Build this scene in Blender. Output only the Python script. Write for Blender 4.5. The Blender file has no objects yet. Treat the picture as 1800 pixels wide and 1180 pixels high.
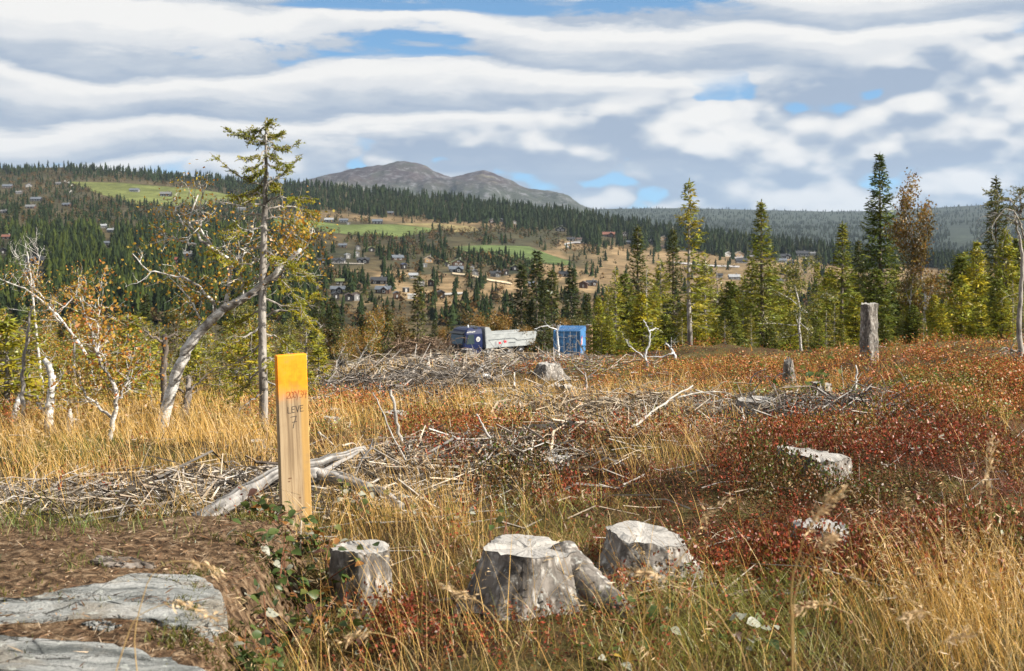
import bpy, math, random
import numpy as np

# ------------------------------------------------------------------ camera, sky, sun, exposure
scene = bpy.context.scene
F, HY = 2200.0, 400.0            # focal length and horizon row, in pixels of the 1800 px wide photograph
cam_d = bpy.data.cameras.new('camera')
cam = bpy.data.objects.new('camera', cam_d)
scene.collection.objects.link(cam)
cam.location = (0, 0, 0)
cam.rotation_euler = (math.radians(90), 0, 0)
cam_d.sensor_width = 36.0
cam_d.lens = 36.0 * F / 1800.0
cam_d.shift_y = -(590.0 - HY) / 1800.0
cam_d.clip_start = 0.05
cam_d.clip_end = 30000
cam_d.dof.use_dof = True
cam_d.dof.focus_distance = 9.0
cam_d.dof.aperture_fstop = 7.0
scene.camera = cam

scene.view_settings.view_transform = 'Standard'
scene.view_settings.look = 'None'
scene.view_settings.gamma = 1.0
scene.view_settings.exposure = 1.12
scene.view_settings.use_curve_mapping = False
scene.render.engine = 'CYCLES'
scene.cycles.use_denoising = True
scene.cycles.max_bounces = 6
scene.cycles.diffuse_bounces = 3
scene.cycles.transmission_bounces = 4
scene.cycles.transparent_max_bounces = 6
scene.cycles.volume_bounces = 0
scene.cycles.caustics_reflective = False
scene.cycles.caustics_refractive = False

SUN_EL, SUN_AZ = math.radians(32), math.radians(106)      # azimuth clockwise from the view direction (+Y)
sun_vec = np.array([math.cos(SUN_EL) * math.sin(SUN_AZ), math.cos(SUN_EL) * math.cos(SUN_AZ), math.sin(SUN_EL)])
sl = bpy.data.lights.new('sun', 'SUN')
sl.energy = 5.0
sl.angle = math.radians(0.5)
sl.color = (1.0, 0.94, 0.84)
so = bpy.data.objects.new('sun', sl)
scene.collection.objects.link(so)
so.location = (60, -50, 60)
so.rotation_euler = (math.pi / 2 - SUN_EL, 0, math.pi - SUN_AZ)

world = bpy.data.worlds.new('World')
scene.world = world
world.use_nodes = True
world.cycles.sampling_method = 'MANUAL'
world.cycles.sample_map_resolution = 512
wt = world.node_tree
wt.nodes.clear()


class NT:
    """small helper to write node graphs as expressions"""
    def __init__(s, tree):
        s.t = tree

    def n(s, typ, **kw):
        nd = s.t.nodes.new(typ)
        for k, v in kw.items():
            setattr(nd, k, v)
        return nd

    def link(s, a, b):
        s.t.links.new(a, b)

    def put(s, sock, v):
        if isinstance(v, (int, float)):
            sock.default_value = v
        elif isinstance(v, (tuple, list)):
            if len(v) == 3 and len(sock.default_value) == 4:
                v = tuple(v) + (1.0,)
            sock.default_value = v
        else:
            s.link(v, sock)

    def m(s, op, a, b=0.0, c=0.0, clamp=False):
        nd = s.n('ShaderNodeMath', operation=op, use_clamp=clamp)
        for i, v in enumerate((a, b, c)):
            s.put(nd.inputs[i], v)
        return nd.outputs[0]

    def vm(s, op, a, b):
        nd = s.n('ShaderNodeVectorMath', operation=op)
        s.put(nd.inputs[0], a)
        s.put(nd.inputs[1], b)
        return nd.outputs[0]

    def noise(s, vec, scale=1.0, detail=4.0, rough=0.5, dist=0.0):
        nd = s.n('ShaderNodeTexNoise')
        if vec is not None:
            s.link(vec, nd.inputs['Vector'])
        nd.inputs['Scale'].default_value = scale
        nd.inputs['Detail'].default_value = detail
        nd.inputs['Roughness'].default_value = rough
        nd.inputs['Distortion'].default_value = dist
        return nd.outputs[0]

    def smooth(s, v, lo, hi, a=0.0, b=1.0):
        nd = s.n('ShaderNodeMapRange', interpolation_type='SMOOTHSTEP')
        for i, x in enumerate((v, lo, hi, a, b)):
            s.put(nd.inputs[i], x)
        return nd.outputs[0]

    def mix(s, f, a, b, blend='MIX'):
        nd = s.n('ShaderNodeMix', data_type='RGBA', blend_type=blend)
        s.put(nd.inputs[0], f)
        s.put(nd.inputs[6], a)
        s.put(nd.inputs[7], b)
        return nd.outputs[2]

    def ramp(s, f, stops, interp='LINEAR'):
        nd = s.n('ShaderNodeValToRGB')
        cr = nd.color_ramp
        cr.interpolation = interp
        while len(cr.elements) < len(stops):
            cr.elements.new(0.5)
        for e, (p, c) in zip(cr.elements, stops):
            e.position = p
            e.color = tuple(c) + (1.0,) if len(c) == 3 else c
        s.put(nd.inputs[0], f)
        return nd.outputs[0]

    def comb(s, x, y, z):
        nd = s.n('ShaderNodeCombineXYZ')
        for i, v in enumerate((x, y, z)):
            s.put(nd.inputs[i], v)
        return nd.outputs[0]


def build_sky():
    g = NT(wt)
    out = g.n('ShaderNodeOutputWorld')
    bg = g.n('ShaderNodeBackground')
    g.link(bg.outputs[0], out.inputs[0])
    sky = g.n('ShaderNodeTexSky', sky_type='NISHITA')
    sky.sun_disc = False
    tc0 = g.n('ShaderNodeTexCoord')
    lift = g.vm('ADD', g.vm('MULTIPLY', tc0.outputs['Generated'], (1.0, 1.0, 1.4)), (0.0, 0.0, 0.16))
    g.link(g.vm('NORMALIZE', lift, (0, 0, 0)), sky.inputs[0])      # clear northern air: blue down to the ridges
    sky.sun_elevation = SUN_EL
    sky.sun_rotation = SUN_AZ
    sky.air_density = 1.0
    sky.dust_density = 0.3
    sky.ozone_density = 1.5
    blue = g.vm('MULTIPLY', sky.outputs[0], (0.066, 0.086, 0.090))
    # clouds live on the direction sphere; V is the tangent of the elevation, softly limited overhead
    tc = g.n('ShaderNodeTexCoord')
    sp = g.n('ShaderNodeSeparateXYZ')
    g.link(tc.outputs['Generated'], sp.inputs[0])
    x, y, z = sp.outputs
    az = g.m('ARCTAN2', x, y)
    V = g.m('ARCSINE', z)
    # ---- stacked stratocumulus bands: bright crests, grey undersides
    wv = g.comb(g.m('MULTIPLY', x, 2.2), g.m('MULTIPLY', y, 2.2), g.m('MULTIPLY', z, 7.0))
    warp = g.noise(wv, 1.0, 2.0, 0.5)
    fv = g.comb(g.m('MULTIPLY', x, 9.0), g.m('MULTIPLY', y, 9.0), g.m('MULTIPLY', z, 34.0))
    fine = g.noise(fv, 1.0, 10.0, 0.62, 0.25)
    ph = g.m('ADD', g.m('MULTIPLY', V, 21.0), g.m('MULTIPLY', g.m('SUBTRACT', warp, 0.5), 4.6))
    ph = g.m('ADD', ph, g.m('MULTIPLY', g.m('SUBTRACT', fine, 0.5), 0.85))
    ph = g.m('ADD', ph, g.m('MULTIPLY', az, 0.9))
    fr = g.m('FRACT', g.m('ADD', ph, 20.36))
    crest = g.ramp(fr, [(0.0, (0.45,) * 3), (0.10, (0.08,) * 3), (0.30, (0.22,) * 3), (0.60, (0.56,) * 3), (0.85, (0.98,) * 3), (0.93, (0.85,) * 3), (1.0, (0.45,) * 3)], 'EASE')
    # ---- cumulus heaps nearer the horizon: billows on a broad pattern, lit from above
    def heap(dz):
        zz = g.m('ADD', z, dz)
        c = g.comb(g.m('MULTIPLY', x, 9.0), g.m('MULTIPLY', y, 9.0), g.m('MULTIPLY', zz, 17.0))
        b = g.noise(c, 1.0, 3.0, 0.45)
        for sc, am in ((1.3, 0.40), (3.0, 0.20), (7.0, 0.08)):
            wob = g.vm('MULTIPLY', c, (sc, sc, sc))
            vo = g.n('ShaderNodeTexVoronoi', feature='F1')
            vo.inputs['Scale'].default_value = 1.0
            g.link(wob, vo.inputs['Vector'])
            b = g.m('SUBTRACT', b, g.m('MULTIPLY', g.m('SUBTRACT', vo.outputs['Distance'], 0.5), am))
        return b
    h0, h1 = heap(0.0), heap(0.014)
    lit = g.smooth(g.m('SUBTRACT', h0, h1), -0.12, 0.20)
    # heaps to the right and low, bands to the left and high
    low = g.smooth(g.m('ADD', g.m('ADD', V, g.m('MULTIPLY', az, -0.16)), g.m('MULTIPLY', g.m('SUBTRACT', fine, 0.5), 0.05)), 0.070, 0.100, 1.0, 0.0)
    shade = g.n('ShaderNodeMix', data_type='FLOAT')
    g.put(shade.inputs[0], low); g.put(shade.inputs[2], crest); g.put(shade.inputs[3], lit)
    sh = shade.outputs[0]
    sh = g.m('ADD', sh, g.m('MULTIPLY', g.m('SUBTRACT', fine, 0.5), 0.55))
    ccol = g.ramp(sh, [(0.0, (0.170, 0.212, 0.275)), (0.25, (0.250, 0.280, 0.320)), (0.52, (0.350, 0.360, 0.374)), (0.90, (0.425, 0.422, 0.415))])
    # distant low clouds are bluer
    far = g.smooth(V, 0.0, 0.075, 0.6, 0.0)
    ccol = g.mix(far, ccol, g.mix(0.5, ccol, (0.15, 0.235, 0.335)))
    # coverage
    gapv = g.comb(g.m('MULTIPLY', x, 2.6), g.m('MULTIPLY', y, 2.6), g.m('MULTIPLY', z, 15.0))
    gap = g.noise(g.vm('ADD', gapv, (18.8, 14.2, 5.7)), 1.0, 3.0, 0.5)
    bandcov = g.smooth(g.m('ADD', g.m('ADD', g.m('MULTIPLY', gap, 1.25), g.m('MULTIPLY', crest, 0.16)), g.m('MULTIPLY', fine, 0.42)), 0.665, 0.745)
    heapcov = g.smooth(g.m('ADD', g.m('ADD', h0, g.m('MULTIPLY', gap, 0.30)), g.smooth(V, 0.02, 0.080, 0.13, 0.0)), 0.462, 0.522)
    cov = g.n('ShaderNodeMix', data_type='FLOAT')
    g.put(cov.inputs[0], low); g.put(cov.inputs[2], bandcov); g.put(cov.inputs[3], heapcov)
    col = g.mix(cov.outputs[0], blue, ccol)
    g.link(col, bg.inputs[0])
    bg.inputs[1].default_value = 1.0


build_sky()

# ------------------------------------------------------------------ helpers
rng = np.random.default_rng(11)
COL = scene.collection


def P(px, py, d):
    return np.array([(px - 900) / F * d, d, (HY - py) / F * d])


def hash2(ix, iy, seed):
    h = (ix.astype(np.int64) * 374761393 + iy.astype(np.int64) * 668265263 + seed * 1442695041) & 0xFFFFFFFF
    h = ((h ^ (h >> 13)) * 1274126177) & 0xFFFFFFFF
    return ((h ^ (h >> 16)) & 0xFFFF) / 65535.0


def vnoise(x, y, seed=0):
    x = np.asarray(x, float); y = np.asarray(y, float)
    ix, iy = np.floor(x), np.floor(y)
    fx, fy = x - ix, y - iy
    fx = fx * fx * (3 - 2 * fx); fy = fy * fy * (3 - 2 * fy)
    a = hash2(ix, iy, seed); b = hash2(ix + 1, iy, seed); c = hash2(ix, iy + 1, seed); d = hash2(ix + 1, iy + 1, seed)
    return (a + (b - a) * fx) * (1 - fy) + (c + (d - c) * fx) * fy


def fbm(x, y, seed=0, octs=4, gain=0.5):
    s, a, t = 0.0, 1.0, 0.0
    for o in range(octs):
        s = s + a * vnoise(np.asarray(x) * 2 ** o, np.asarray(y) * 2 ** o, seed + o * 17)
        t += a; a *= gain
    return s / t


def sstep(a, b, x):
    t = np.clip((x - a) / (b - a), 0, 1)
    return t * t * (3 - 2 * t)


class MB:
    """collects vertices, faces (triangles and quads) and vertex colours"""
    def __init__(s):
        s.v, s.t, s.q, s.c, s.n = [], [], [], [], 0

    def add(s, v, t=None, q=None, c=None):
        v = np.asarray(v, float).reshape(-1, 3)
        if t is not None and len(t):
            s.t.append(np.asarray(t, int).reshape(-1, 3) + s.n)
        if q is not None and len(q):
            s.q.append(np.asarray(q, int).reshape(-1, 4) + s.n)
        if c is None:
            c = np.ones((len(v), 3))
        c = np.asarray(c, float)
        if c.ndim == 1:
            c = np.repeat(c[None, :], len(v), 0)
        s.v.append(v); s.c.append(c); s.n += len(v)

    def mesh(s, name, smooth=False, color=True):
        V = np.concatenate(s.v) if s.v else np.zeros((0, 3))
        T = np.concatenate(s.t) if s.t else np.zeros((0, 3), int)
        Q = np.concatenate(s.q) if s.q else np.zeros((0, 4), int)
        me = bpy.data.meshes.new(name)
        me.vertices.add(len(V))
        me.vertices.foreach_set('co', V.astype(np.float32).ravel())
        nl = T.size + Q.size
        me.loops.add(nl)
        me.loops.foreach_set('vertex_index', np.concatenate([T.ravel(), Q.ravel()]).astype(np.int32))
        nf = len(T) + len(Q)
        me.polygons.add(nf)
        st = np.concatenate([np.arange(len(T)) * 3, len(T) * 3 + np.arange(len(Q)) * 4]).astype(np.int32)
        me.polygons.foreach_set('loop_start', st)
        me.polygons.foreach_set('use_smooth', np.full(nf, smooth, bool))
        if color:
            at = me.color_attributes.new('Col', 'FLOAT_COLOR', 'POINT')
            C = np.concatenate(s.c)
            at.data.foreach_set('color', np.concatenate([C, np.ones((len(C), 1))], 1).astype(np.float32).ravel())
        me.update(calc_edges=True)
        me.validate()
        return me

    def build(s, name, mat, parent=None, smooth=False, origin=None, color=True):
        if origin is not None:
            s.v = [v - np.asarray(origin) for v in s.v]
        me = s.mesh(name, smooth, color)
        if mat is not None:
            for m_ in (mat if isinstance(mat, (list, tuple)) else [mat]):
                me.materials.append(m_)
        return link(name, me, parent, origin if parent is None else None)


def link(name, me, parent=None, loc=None):
    o = bpy.data.objects.new(name, me)
    COL.objects.link(o)
    if parent is not None:
        o.parent = parent
    if loc is not None:
        o.location = tuple(float(a) for a in loc)
    return o


def empty(name, loc, rz=0.0, s=1.0):
    o = bpy.data.objects.new(name, None)
    o.empty_display_size = 0.1
    COL.objects.link(o)
    o.location = tuple(float(a) for a in loc)
    o.rotation_euler = (0, 0, rz)
    o.scale = (s, s, s)
    return o


def tag(o, label=None, cat=None, group=None, kind=None):
    if label: o['label'] = label
    if cat: o['category'] = cat
    if group: o['group'] = group
    if kind: o['kind'] = kind
    return o


def copy_tree(o, parent=None):
    c = o.copy()
    COL.objects.link(c)
    c.parent = parent
    for ch in list(o.children):
        copy_tree(ch, c)
    return c


def rotz(a):
    c, s = np.cos(a), np.sin(a)
    return np.array([[c, -s, 0], [s, c, 0], [0, 0, 1]])


def scatter(mb, proto, pos, scale, rot, col, lean=None):
    """stamp a prototype (v, t, q, c) many times: pos Nx3, scale N or Nx3, rot N about z, col Nx3, lean Nx2 shear per height"""
    v, t, q, c = proto
    v = np.asarray(v, float); n, k = len(pos), len(v)
    if n == 0:
        return
    scale = np.asarray(scale, float)
    if scale.ndim == 1:
        scale = np.repeat(scale[:, None], 3, 1)
    W = v[None] * scale[:, None, :]
    cs, sn = np.cos(rot)[:, None], np.sin(rot)[:, None]
    X = W[..., 0] * cs - W[..., 1] * sn
    Y = W[..., 0] * sn + W[..., 1] * cs
    Z = W[..., 2]
    if lean is not None:
        X = X + lean[:, 0:1] * Z; Y = Y + lean[:, 1:2] * Z
    V = np.stack([X, Y, Z], -1) + np.asarray(pos)[:, None, :]
    C = np.asarray(col)[:, None, :] * (np.ones((1, k, 1)) if c is None else np.asarray(c)[None])
    off = (np.arange(n) * k)[:, None, None]
    T = (np.asarray(t)[None] + off).reshape(-1, 3) if t is not None and len(t) else None
    Q = (np.asarray(q)[None] + off).reshape(-1, 4) if q is not None and len(q) else None
    mb.add(V.reshape(-1, 3), T, Q, np.clip(C.reshape(-1, 3), 0, 1))


def tube(mb, pts, rad, n=6, col=(1, 1, 1), cap=True, rough=0.0):
    """tube along a polyline with a radius per point"""
    pts = np.asarray(pts, float); m = len(pts)
    rad = np.broadcast_to(np.asarray(rad, float), (m,))
    tg = np.gradient(pts, axis=0)
    tg /= np.linalg.norm(tg, axis=1, keepdims=True) + 1e-9
    ref = np.array([0.31, 0.95, 0.05]) if abs(tg[:, 2]).mean() > 0.6 else np.array([0.02, 0.05, 1.0])
    a = np.cross(tg, ref); a /= np.linalg.norm(a, axis=1, keepdims=True) + 1e-9
    b = np.cross(tg, a)
    th = np.linspace(0, 2 * np.pi, n, endpoint=False)
    rr = rad[:, None] * (1 + (rng.uniform(-rough, rough, (m, n)) if rough else 0))
    V = pts[:, None] + rr[..., None] * (np.cos(th)[None, :, None] * a[:, None] + np.sin(th)[None, :, None] * b[:, None])
    i = np.arange(m - 1)[:, None] * n; j = np.arange(n)[None]; k = (np.arange(n) + 1) % n
    Q = np.stack([i + j, i + k[None], i + n + k[None], i + n + j], -1).reshape(-1, 4)
    T = None
    V = V.reshape(-1, 3)
    if cap:
        V = np.concatenate([V, pts[:1], pts[-1:]])
        e = m * n
        jj = np.arange(n)
        T = np.concatenate([np.stack([np.full(n, e), k, jj], 1), np.stack([np.full(n, e + 1), (m - 1) * n + jj, (m - 1) * n + k], 1)])
    col = np.asarray(col, float)
    if col.ndim == 2:
        col = np.repeat(col, n, 0)
        if cap:
            col = np.concatenate([col, col[:1], col[-1:]])
    mb.add(V, T, Q, col)


def box(mb, lo, hi, col=(1, 1, 1), bev=0.0):
    lo, hi = np.asarray(lo, float), np.asarray(hi, float)
    if bev <= 0:
        V = np.array([[x, y, z] for z in (lo[2], hi[2]) for y in (lo[1], hi[1]) for x in (lo[0], hi[0])])
        Q = [[0, 2, 3, 1], [4, 5, 7, 6], [0, 1, 5, 4], [2, 6, 7, 3], [0, 4, 6, 2], [1, 3, 7, 5]]
        mb.add(V, None, Q, col)
        return
    # bevelled box: three shrunk face sets and corner triangles
    V = []
    for sx in (0, 1):
        for sy in (0, 1):
            for sz in (0, 1):
                cpt = np.array([(lo, hi)[s][i] for i, s in enumerate((sx, sy, sz))])
                inn = np.array([bev if s == 0 else -bev for s in (sx, sy, sz)])
                for ax in range(3):
                    w = cpt + inn; w[ax] = cpt[ax]; V.append(w)
    idx = lambda sx, sy, sz, ax: ((sx * 2 + sy) * 2 + sz) * 3 + ax
    Q, T = [], []
    for ax in range(3):
        o = [a for a in range(3) if a != ax]
        for s in (0, 1):
            def cr(a, b):
                k = [0, 0, 0]; k[ax] = s; k[o[0]] = a; k[o[1]] = b; return idx(*k, ax)
            f = [cr(0, 0), cr(1, 0), cr(1, 1), cr(0, 1)]
            Q.append(f if (s == 1) != (ax == 1) else f[::-1])
        for a in (0, 1):
            for b in (0, 1):
                k0 = [0, 0, 0]; k0[o[0]] = a; k0[o[1]] = b; k1 = list(k0); k1[ax] = 1
                f = [idx(*k0, o[0]), idx(*k1, o[0]), idx(*k1, o[1]), idx(*k0, o[1])]
                flip = ((a + b) % 2 == 0) != (ax == 1)
                Q.append(f if not flip else f[::-1])
    for sx in (0, 1):
        for sy in (0, 1):
            for sz in (0, 1):
                f = [idx(sx, sy, sz, a) for a in range(3)]
                T.append(f if (sx + sy + sz) % 2 == 1 else f[::-1])
    mb.add(np.array(V), T, Q, col)


def ribbon_text(mb, strokes, origin, ux, uz, nrm, size, width, col=(1, 1, 1), depth=0.0008):
    """pen strokes on a flat face: strokes in unit letter space"""
    origin, ux, uz, nrm = (np.asarray(a, float) for a in (origin, ux, uz, nrm))
    for st in strokes:
        p = np.asarray(st, float) * size
        for a, b in zip(p[:-1], p[1:]):
            d = b - a; L = np.hypot(*d)
            if L < 1e-9: continue
            d = d / L; nn = np.array([-d[1], d[0]]) * width / 2
            e = d * width * 0.35
            cs = [a - e - nn, b + e - nn, b + e + nn, a - e + nn]
            V = [origin + c[0] * ux + c[1] * uz + nrm * depth for c in cs]
            mb.add(V, None, [[0, 1, 2, 3]], col)


# ------------------------------------------------------------------ materials
def new_mat(name):
    m = bpy.data.materials.new(name)
    m.use_nodes = True
    m.node_tree.nodes.clear()
    return m, NT(m.node_tree)


def finish(m, g, col, rough=0.8, bump=None, bstr=0.4, bdist=0.02, metallic=0.0, spec=0.3):
    out = g.n('ShaderNodeOutputMaterial')
    b = g.n('ShaderNodeBsdfPrincipled')
    g.put(b.inputs['Base Color'], col)
    g.put(b.inputs['Roughness'], rough)
    g.put(b.inputs['Metallic'], metallic)
    b.inputs['Specular IOR Level'].default_value = spec
    if bump is not None:
        bn = g.n('ShaderNodeBump')
        bn.inputs['Strength'].default_value = bstr
        bn.inputs['Distance'].default_value = bdist
        g.link(bump, bn.inputs['Height'])
        g.link(bn.outputs[0], b.inputs['Normal'])
    g.link(b.outputs[0], out.inputs[0])
    return m


def pmat(name, stops, scale=5.0, stretch=(1, 1, 1), rough=0.85, detail=5.0, bstr=0.4, bdist=0.02, dist=0.3, attr=False, spec=0.2, metallic=0.0):
    m, g = new_mat(name)
    tc = g.n('ShaderNodeTexCoord')
    v = g.vm('MULTIPLY', tc.outputs['Object'], stretch)
    nz = g.noise(v, scale, detail, 0.6, dist)
    f = g.smooth(nz, 0.3, 0.7)
    col = g.ramp(f, stops)
    if attr:
        a = g.n('ShaderNodeAttribute', attribute_name='Col')
        col = g.mix(1.0, col, a.outputs[0], 'MULTIPLY')
    return finish(m, g, col, rough, nz if bstr else None, bstr, bdist, metallic, spec)


def leafmat(name, trans=0.35, rough=0.6, tint=(1, 1, 1), gloss=0.0):
    """colour from the vertex colours, light passing through the blade"""
    m, g = new_mat(name)
    a = g.n('ShaderNodeAttribute', attribute_name='Col')
    col = g.mix(1.0, a.outputs[0], tint, 'MULTIPLY')
    out = g.n('ShaderNodeOutputMaterial')
    d = g.n('ShaderNodeBsdfDiffuse'); t = g.n('ShaderNodeBsdfTranslucent')
    g.link(col, d.inputs[0]); g.link(col, t.inputs[0])
    mx = g.n('ShaderNodeMixShader'); mx.inputs[0].default_value = trans
    g.link(d.outputs[0], mx.inputs[1]); g.link(t.outputs[0], mx.inputs[2])
    res = mx.outputs[0]
    if gloss:
        gl = g.n('ShaderNodeBsdfGlossy'); gl.inputs['Roughness'].default_value = 0.45
        m2 = g.n('ShaderNodeMixShader'); m2.inputs[0].default_value = gloss
        g.link(res, m2.inputs[1]); g.link(gl.outputs[0], m2.inputs[2]); res = m2.outputs[0]
    g.link(res, out.inputs[0])
    return m


def flat(name, col, rough=0.5, spec=0.4, metallic=0.0):
    m, g = new_mat(name)
    tc = g.n('ShaderNodeTexCoord')
    nz = g.noise(tc.outputs['Object'], 3.0, 5.0, 0.6)
    c = g.mix(g.smooth(nz, 0.35, 0.75, 0.0, 0.35), col, tuple(x * 0.65 for x in col))
    return finish(m, g, c, rough, None, spec=spec, metallic=metallic)


M = {}
M['needle'] = leafmat('needle', 0.25, tint=(1, 1, 1), gloss=0.03)
M['needle_near'] = leafmat('needle_near', 0.42, tint=(.9, .9, .9), gloss=0.02)
M['leaf'] = leafmat('leaf', 0.38, tint=(.84, .84, .84), gloss=0.03)
M['grass'] = leafmat('grass', 0.3, tint=(.92, .91, .88), gloss=0.03)
M['sprig'] = leafmat('sprig', 0.2, tint=(.80, .80, .80), gloss=0.03)
M['far'] = leafmat('far_foliage', 0.12, tint=(.72, .72, .72))
M['stick'] = pmat('stick', [(0, (0.55,) * 3), (0.6, (0.9,) * 3), (1, (1.0,) * 3)], 14, (1, 1, 1), 0.9, bstr=0.5, attr=True)
M['bark'] = pmat('spruce_bark', [(0, (0.10, 0.088, 0.075)), (0.45, (0.25, 0.225, 0.20)), (1, (0.40, 0.37, 0.33))], 9, (1, 1, 0.35), 0.95, 8, 0.9, 0.03)
M['barkdark'] = pmat('dark_bark', [(0, (0.05, 0.04, 0.03)), (0.5, (0.13, 0.105, 0.085)), (1, (0.25, 0.22, 0.19))], 6, (1, 1, 0.35), 0.95, 6, 0.7, 0.03)


def birch_mat():
    m, g = new_mat('birch_bark')
    tc = g.n('ShaderNodeTexCoord')
    o = tc.outputs['Object']
    a = g.noise(g.vm('MULTIPLY', o, (1, 1, 1.6)), 9.0, 7.0, 0.65, 0.6)
    b = g.noise(g.vm('MULTIPLY', o, (3, 3, 14)), 7.0, 4.0, 0.6)
    base = g.ramp(g.smooth(a, 0.3, 0.72), [(0, (0.10, 0.085, 0.075)), (0.28, (0.30, 0.275, 0.245)), (0.50, (0.52, 0.495, 0.455)), (1, (0.66, 0.635, 0.60))])
    col = g.mix(g.smooth(b, 0.60, 0.72), base, (0.06, 0.05, 0.045))
    return finish(m, g, col, 0.85, a, 0.7, 0.02)


M['birch'] = birch_mat()


def stump_mat(name, dark, mid, pale, lichen=0.4):
    m, g = new_mat(name)
    tc = g.n('ShaderNodeTexCoord')
    o = tc.outputs['Object']
    vor = g.n('ShaderNodeTexVoronoi')
    vor.inputs['Scale'].default_value = 30
    g.link(g.vm('MULTIPLY', g.vm('ADD', o, g.vm('MULTIPLY', g.n('ShaderNodeTexNoise').outputs[1], (0.05, 0.05, 0.05))), (1, 1, 0.45)), vor.inputs['Vector'])
    nz = g.noise(g.vm('MULTIPLY', o, (1, 1, 0.5)), 11, 8, 0.65, 0.5)
    crack = g.smooth(vor.outputs['Distance'], 0.15, 0.55)
    f = g.m('MULTIPLY', g.smooth(nz, 0.28, 0.7), g.m('SUBTRACT', 1.15, g.m('MULTIPLY', crack, 0.7)), clamp=True)
    col = g.ramp(f, [(0, dark), (0.4, mid), (1, pale)])
    ln = g.noise(o, 26, 5, 0.7)
    col = g.mix(g.m('MULTIPLY', g.smooth(ln, 0.55, 0.68), lichen), col, (0.62, 0.63, 0.58))
    h = g.m('SUBTRACT', nz, g.m('MULTIPLY', crack, 0.45))
    return finish(m, g, col, 0.95, h, 0.6, 0.02)


M['stump_bark'] = stump_mat('stump_bark', (0.03, 0.025, 0.021), (0.19, 0.168, 0.146), (0.42, 0.392, 0.355), 0.4)
M['stump_brown'] = stump_mat('stump_brown', (0.10, 0.06, 0.035), (0.38, 0.24, 0.14), (0.58, 0.42, 0.29), 0.15)


def cutwood_mat():
    m, g = new_mat('weathered_cut_wood')
    tc = g.n('ShaderNodeTexCoord')
    o = tc.outputs['Object']
    sp = g.n('ShaderNodeSeparateXYZ'); g.link(o, sp.inputs[0])
    wob = g.noise(o, 6, 3, 0.5)
    r = g.m('SQRT', g.m('ADD', g.m('MULTIPLY', sp.outputs[0], sp.outputs[0]), g.m('MULTIPLY', sp.outputs[1], sp.outputs[1])))
    ring = g.m('SINE', g.m('MULTIPLY', g.m('ADD', r, g.m('MULTIPLY', wob, 0.05)), 330.0))
    ang = g.m('ARCTAN2', sp.outputs[1], sp.outputs[0])
    crk = g.noise(g.comb(g.m('MULTIPLY', ang, 3.2), g.m('MULTIPLY', r, 2.0), 0.0), 3.0, 6, 0.7)
    saw = g.noise(g.vm('MULTIPLY', o, (60, 14, 8)), 1.0, 6, 0.65)
    f = g.m('ADD', g.m('ADD', g.m('MULTIPLY', ring, 0.035), g.m('MULTIPLY', saw, 0.5)), g.m('MULTIPLY', g.smooth(crk, 0.3, 0.5), 0.4))
    col = g.ramp(f, [(0.2, (0.09, 0.08, 0.07)), (0.55, (0.30, 0.28, 0.255)), (0.98, (0.40, 0.38, 0.35))])
    st = g.noise(o, 5, 4, 0.6)
    col = g.mix(g.smooth(st, 0.50, 0.66, 0, 0.8), col, (0.15, 0.14, 0.125))
    return finish(m, g, col, 0.9, f, 0.7, 0.01)


M['cut'] = cutwood_mat()

# ------------------------------------------------------------------ the lie of the land
_py = np.array([-6, 0, 3, 5, 6.5, 8, 10, 14, 18, 24, 32, 40, 50, 60, 70, 80, 90, 100, 117, 135, 160, 200, 260, 340, 430, 520.])
_pz = np.array([-1.42, -1.44, -1.46, -1.49, -1.54, -1.63, -1.78, -2.06, -2.36, -2.80, -3.50, -4.28, -5.30, -6.30, -7.35, -8.5, -9.7, -10.9, -12.9, -15, -19, -24.5, -31, -36, -39, -41.])
_yy = np.linspace(-6, 520, 5261)
_zz = np.interp(_yy, _py, _pz)
_k = np.hanning(41); _k /= _k.sum()
_zs = np.convolve(np.pad(_zz, 20, mode='edge'), _k, 'valid')
_zz = np.where(_yy > 12, _zs, _zz)

MOUNDS = [(1450, 7.9, 0.16, 1.0, 0.9), (1560, 8.6, 0.12, 0.9, 0.8), (900, 8.4, 0.12, 0.8, 0.7), (1330, 13.0, 0.12, 1.2, 0.8), (1500, 14.0, 0.10, 1.5, 1.0),
          (1290, 23, 0.30, 1.6, 2.0), (1600, 20, 0.20, 1.5, 1.8), (1750, 11, 0.15, 1.2, 1.2), (700, 19, 0.08, 3.2, 1.6), (560, 12, 0.10, 1.2, 1.0),
          (250, 9.5, 0.10, 1.5, 0.8), (1250, 33, 0.5, 2.2, 2.5), (1060, 40, 0.15, 5, 4), (1640, 9.5, .20, .9, .7), (1760, 14, .28, 1.6, 1.4), (1560, 17, .25, 1.3, 1.2), (1250, 9.2, .14, .6, .6), (1060, 9.0, .13, .7, .6), (1300, 7.0, .12, .5, .5), (760, 9.8, .12, .8, .6), (1680, 26, .35, 2.5, 2.2), (1780, 18, .3, 1.8, 1.6)]


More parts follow.
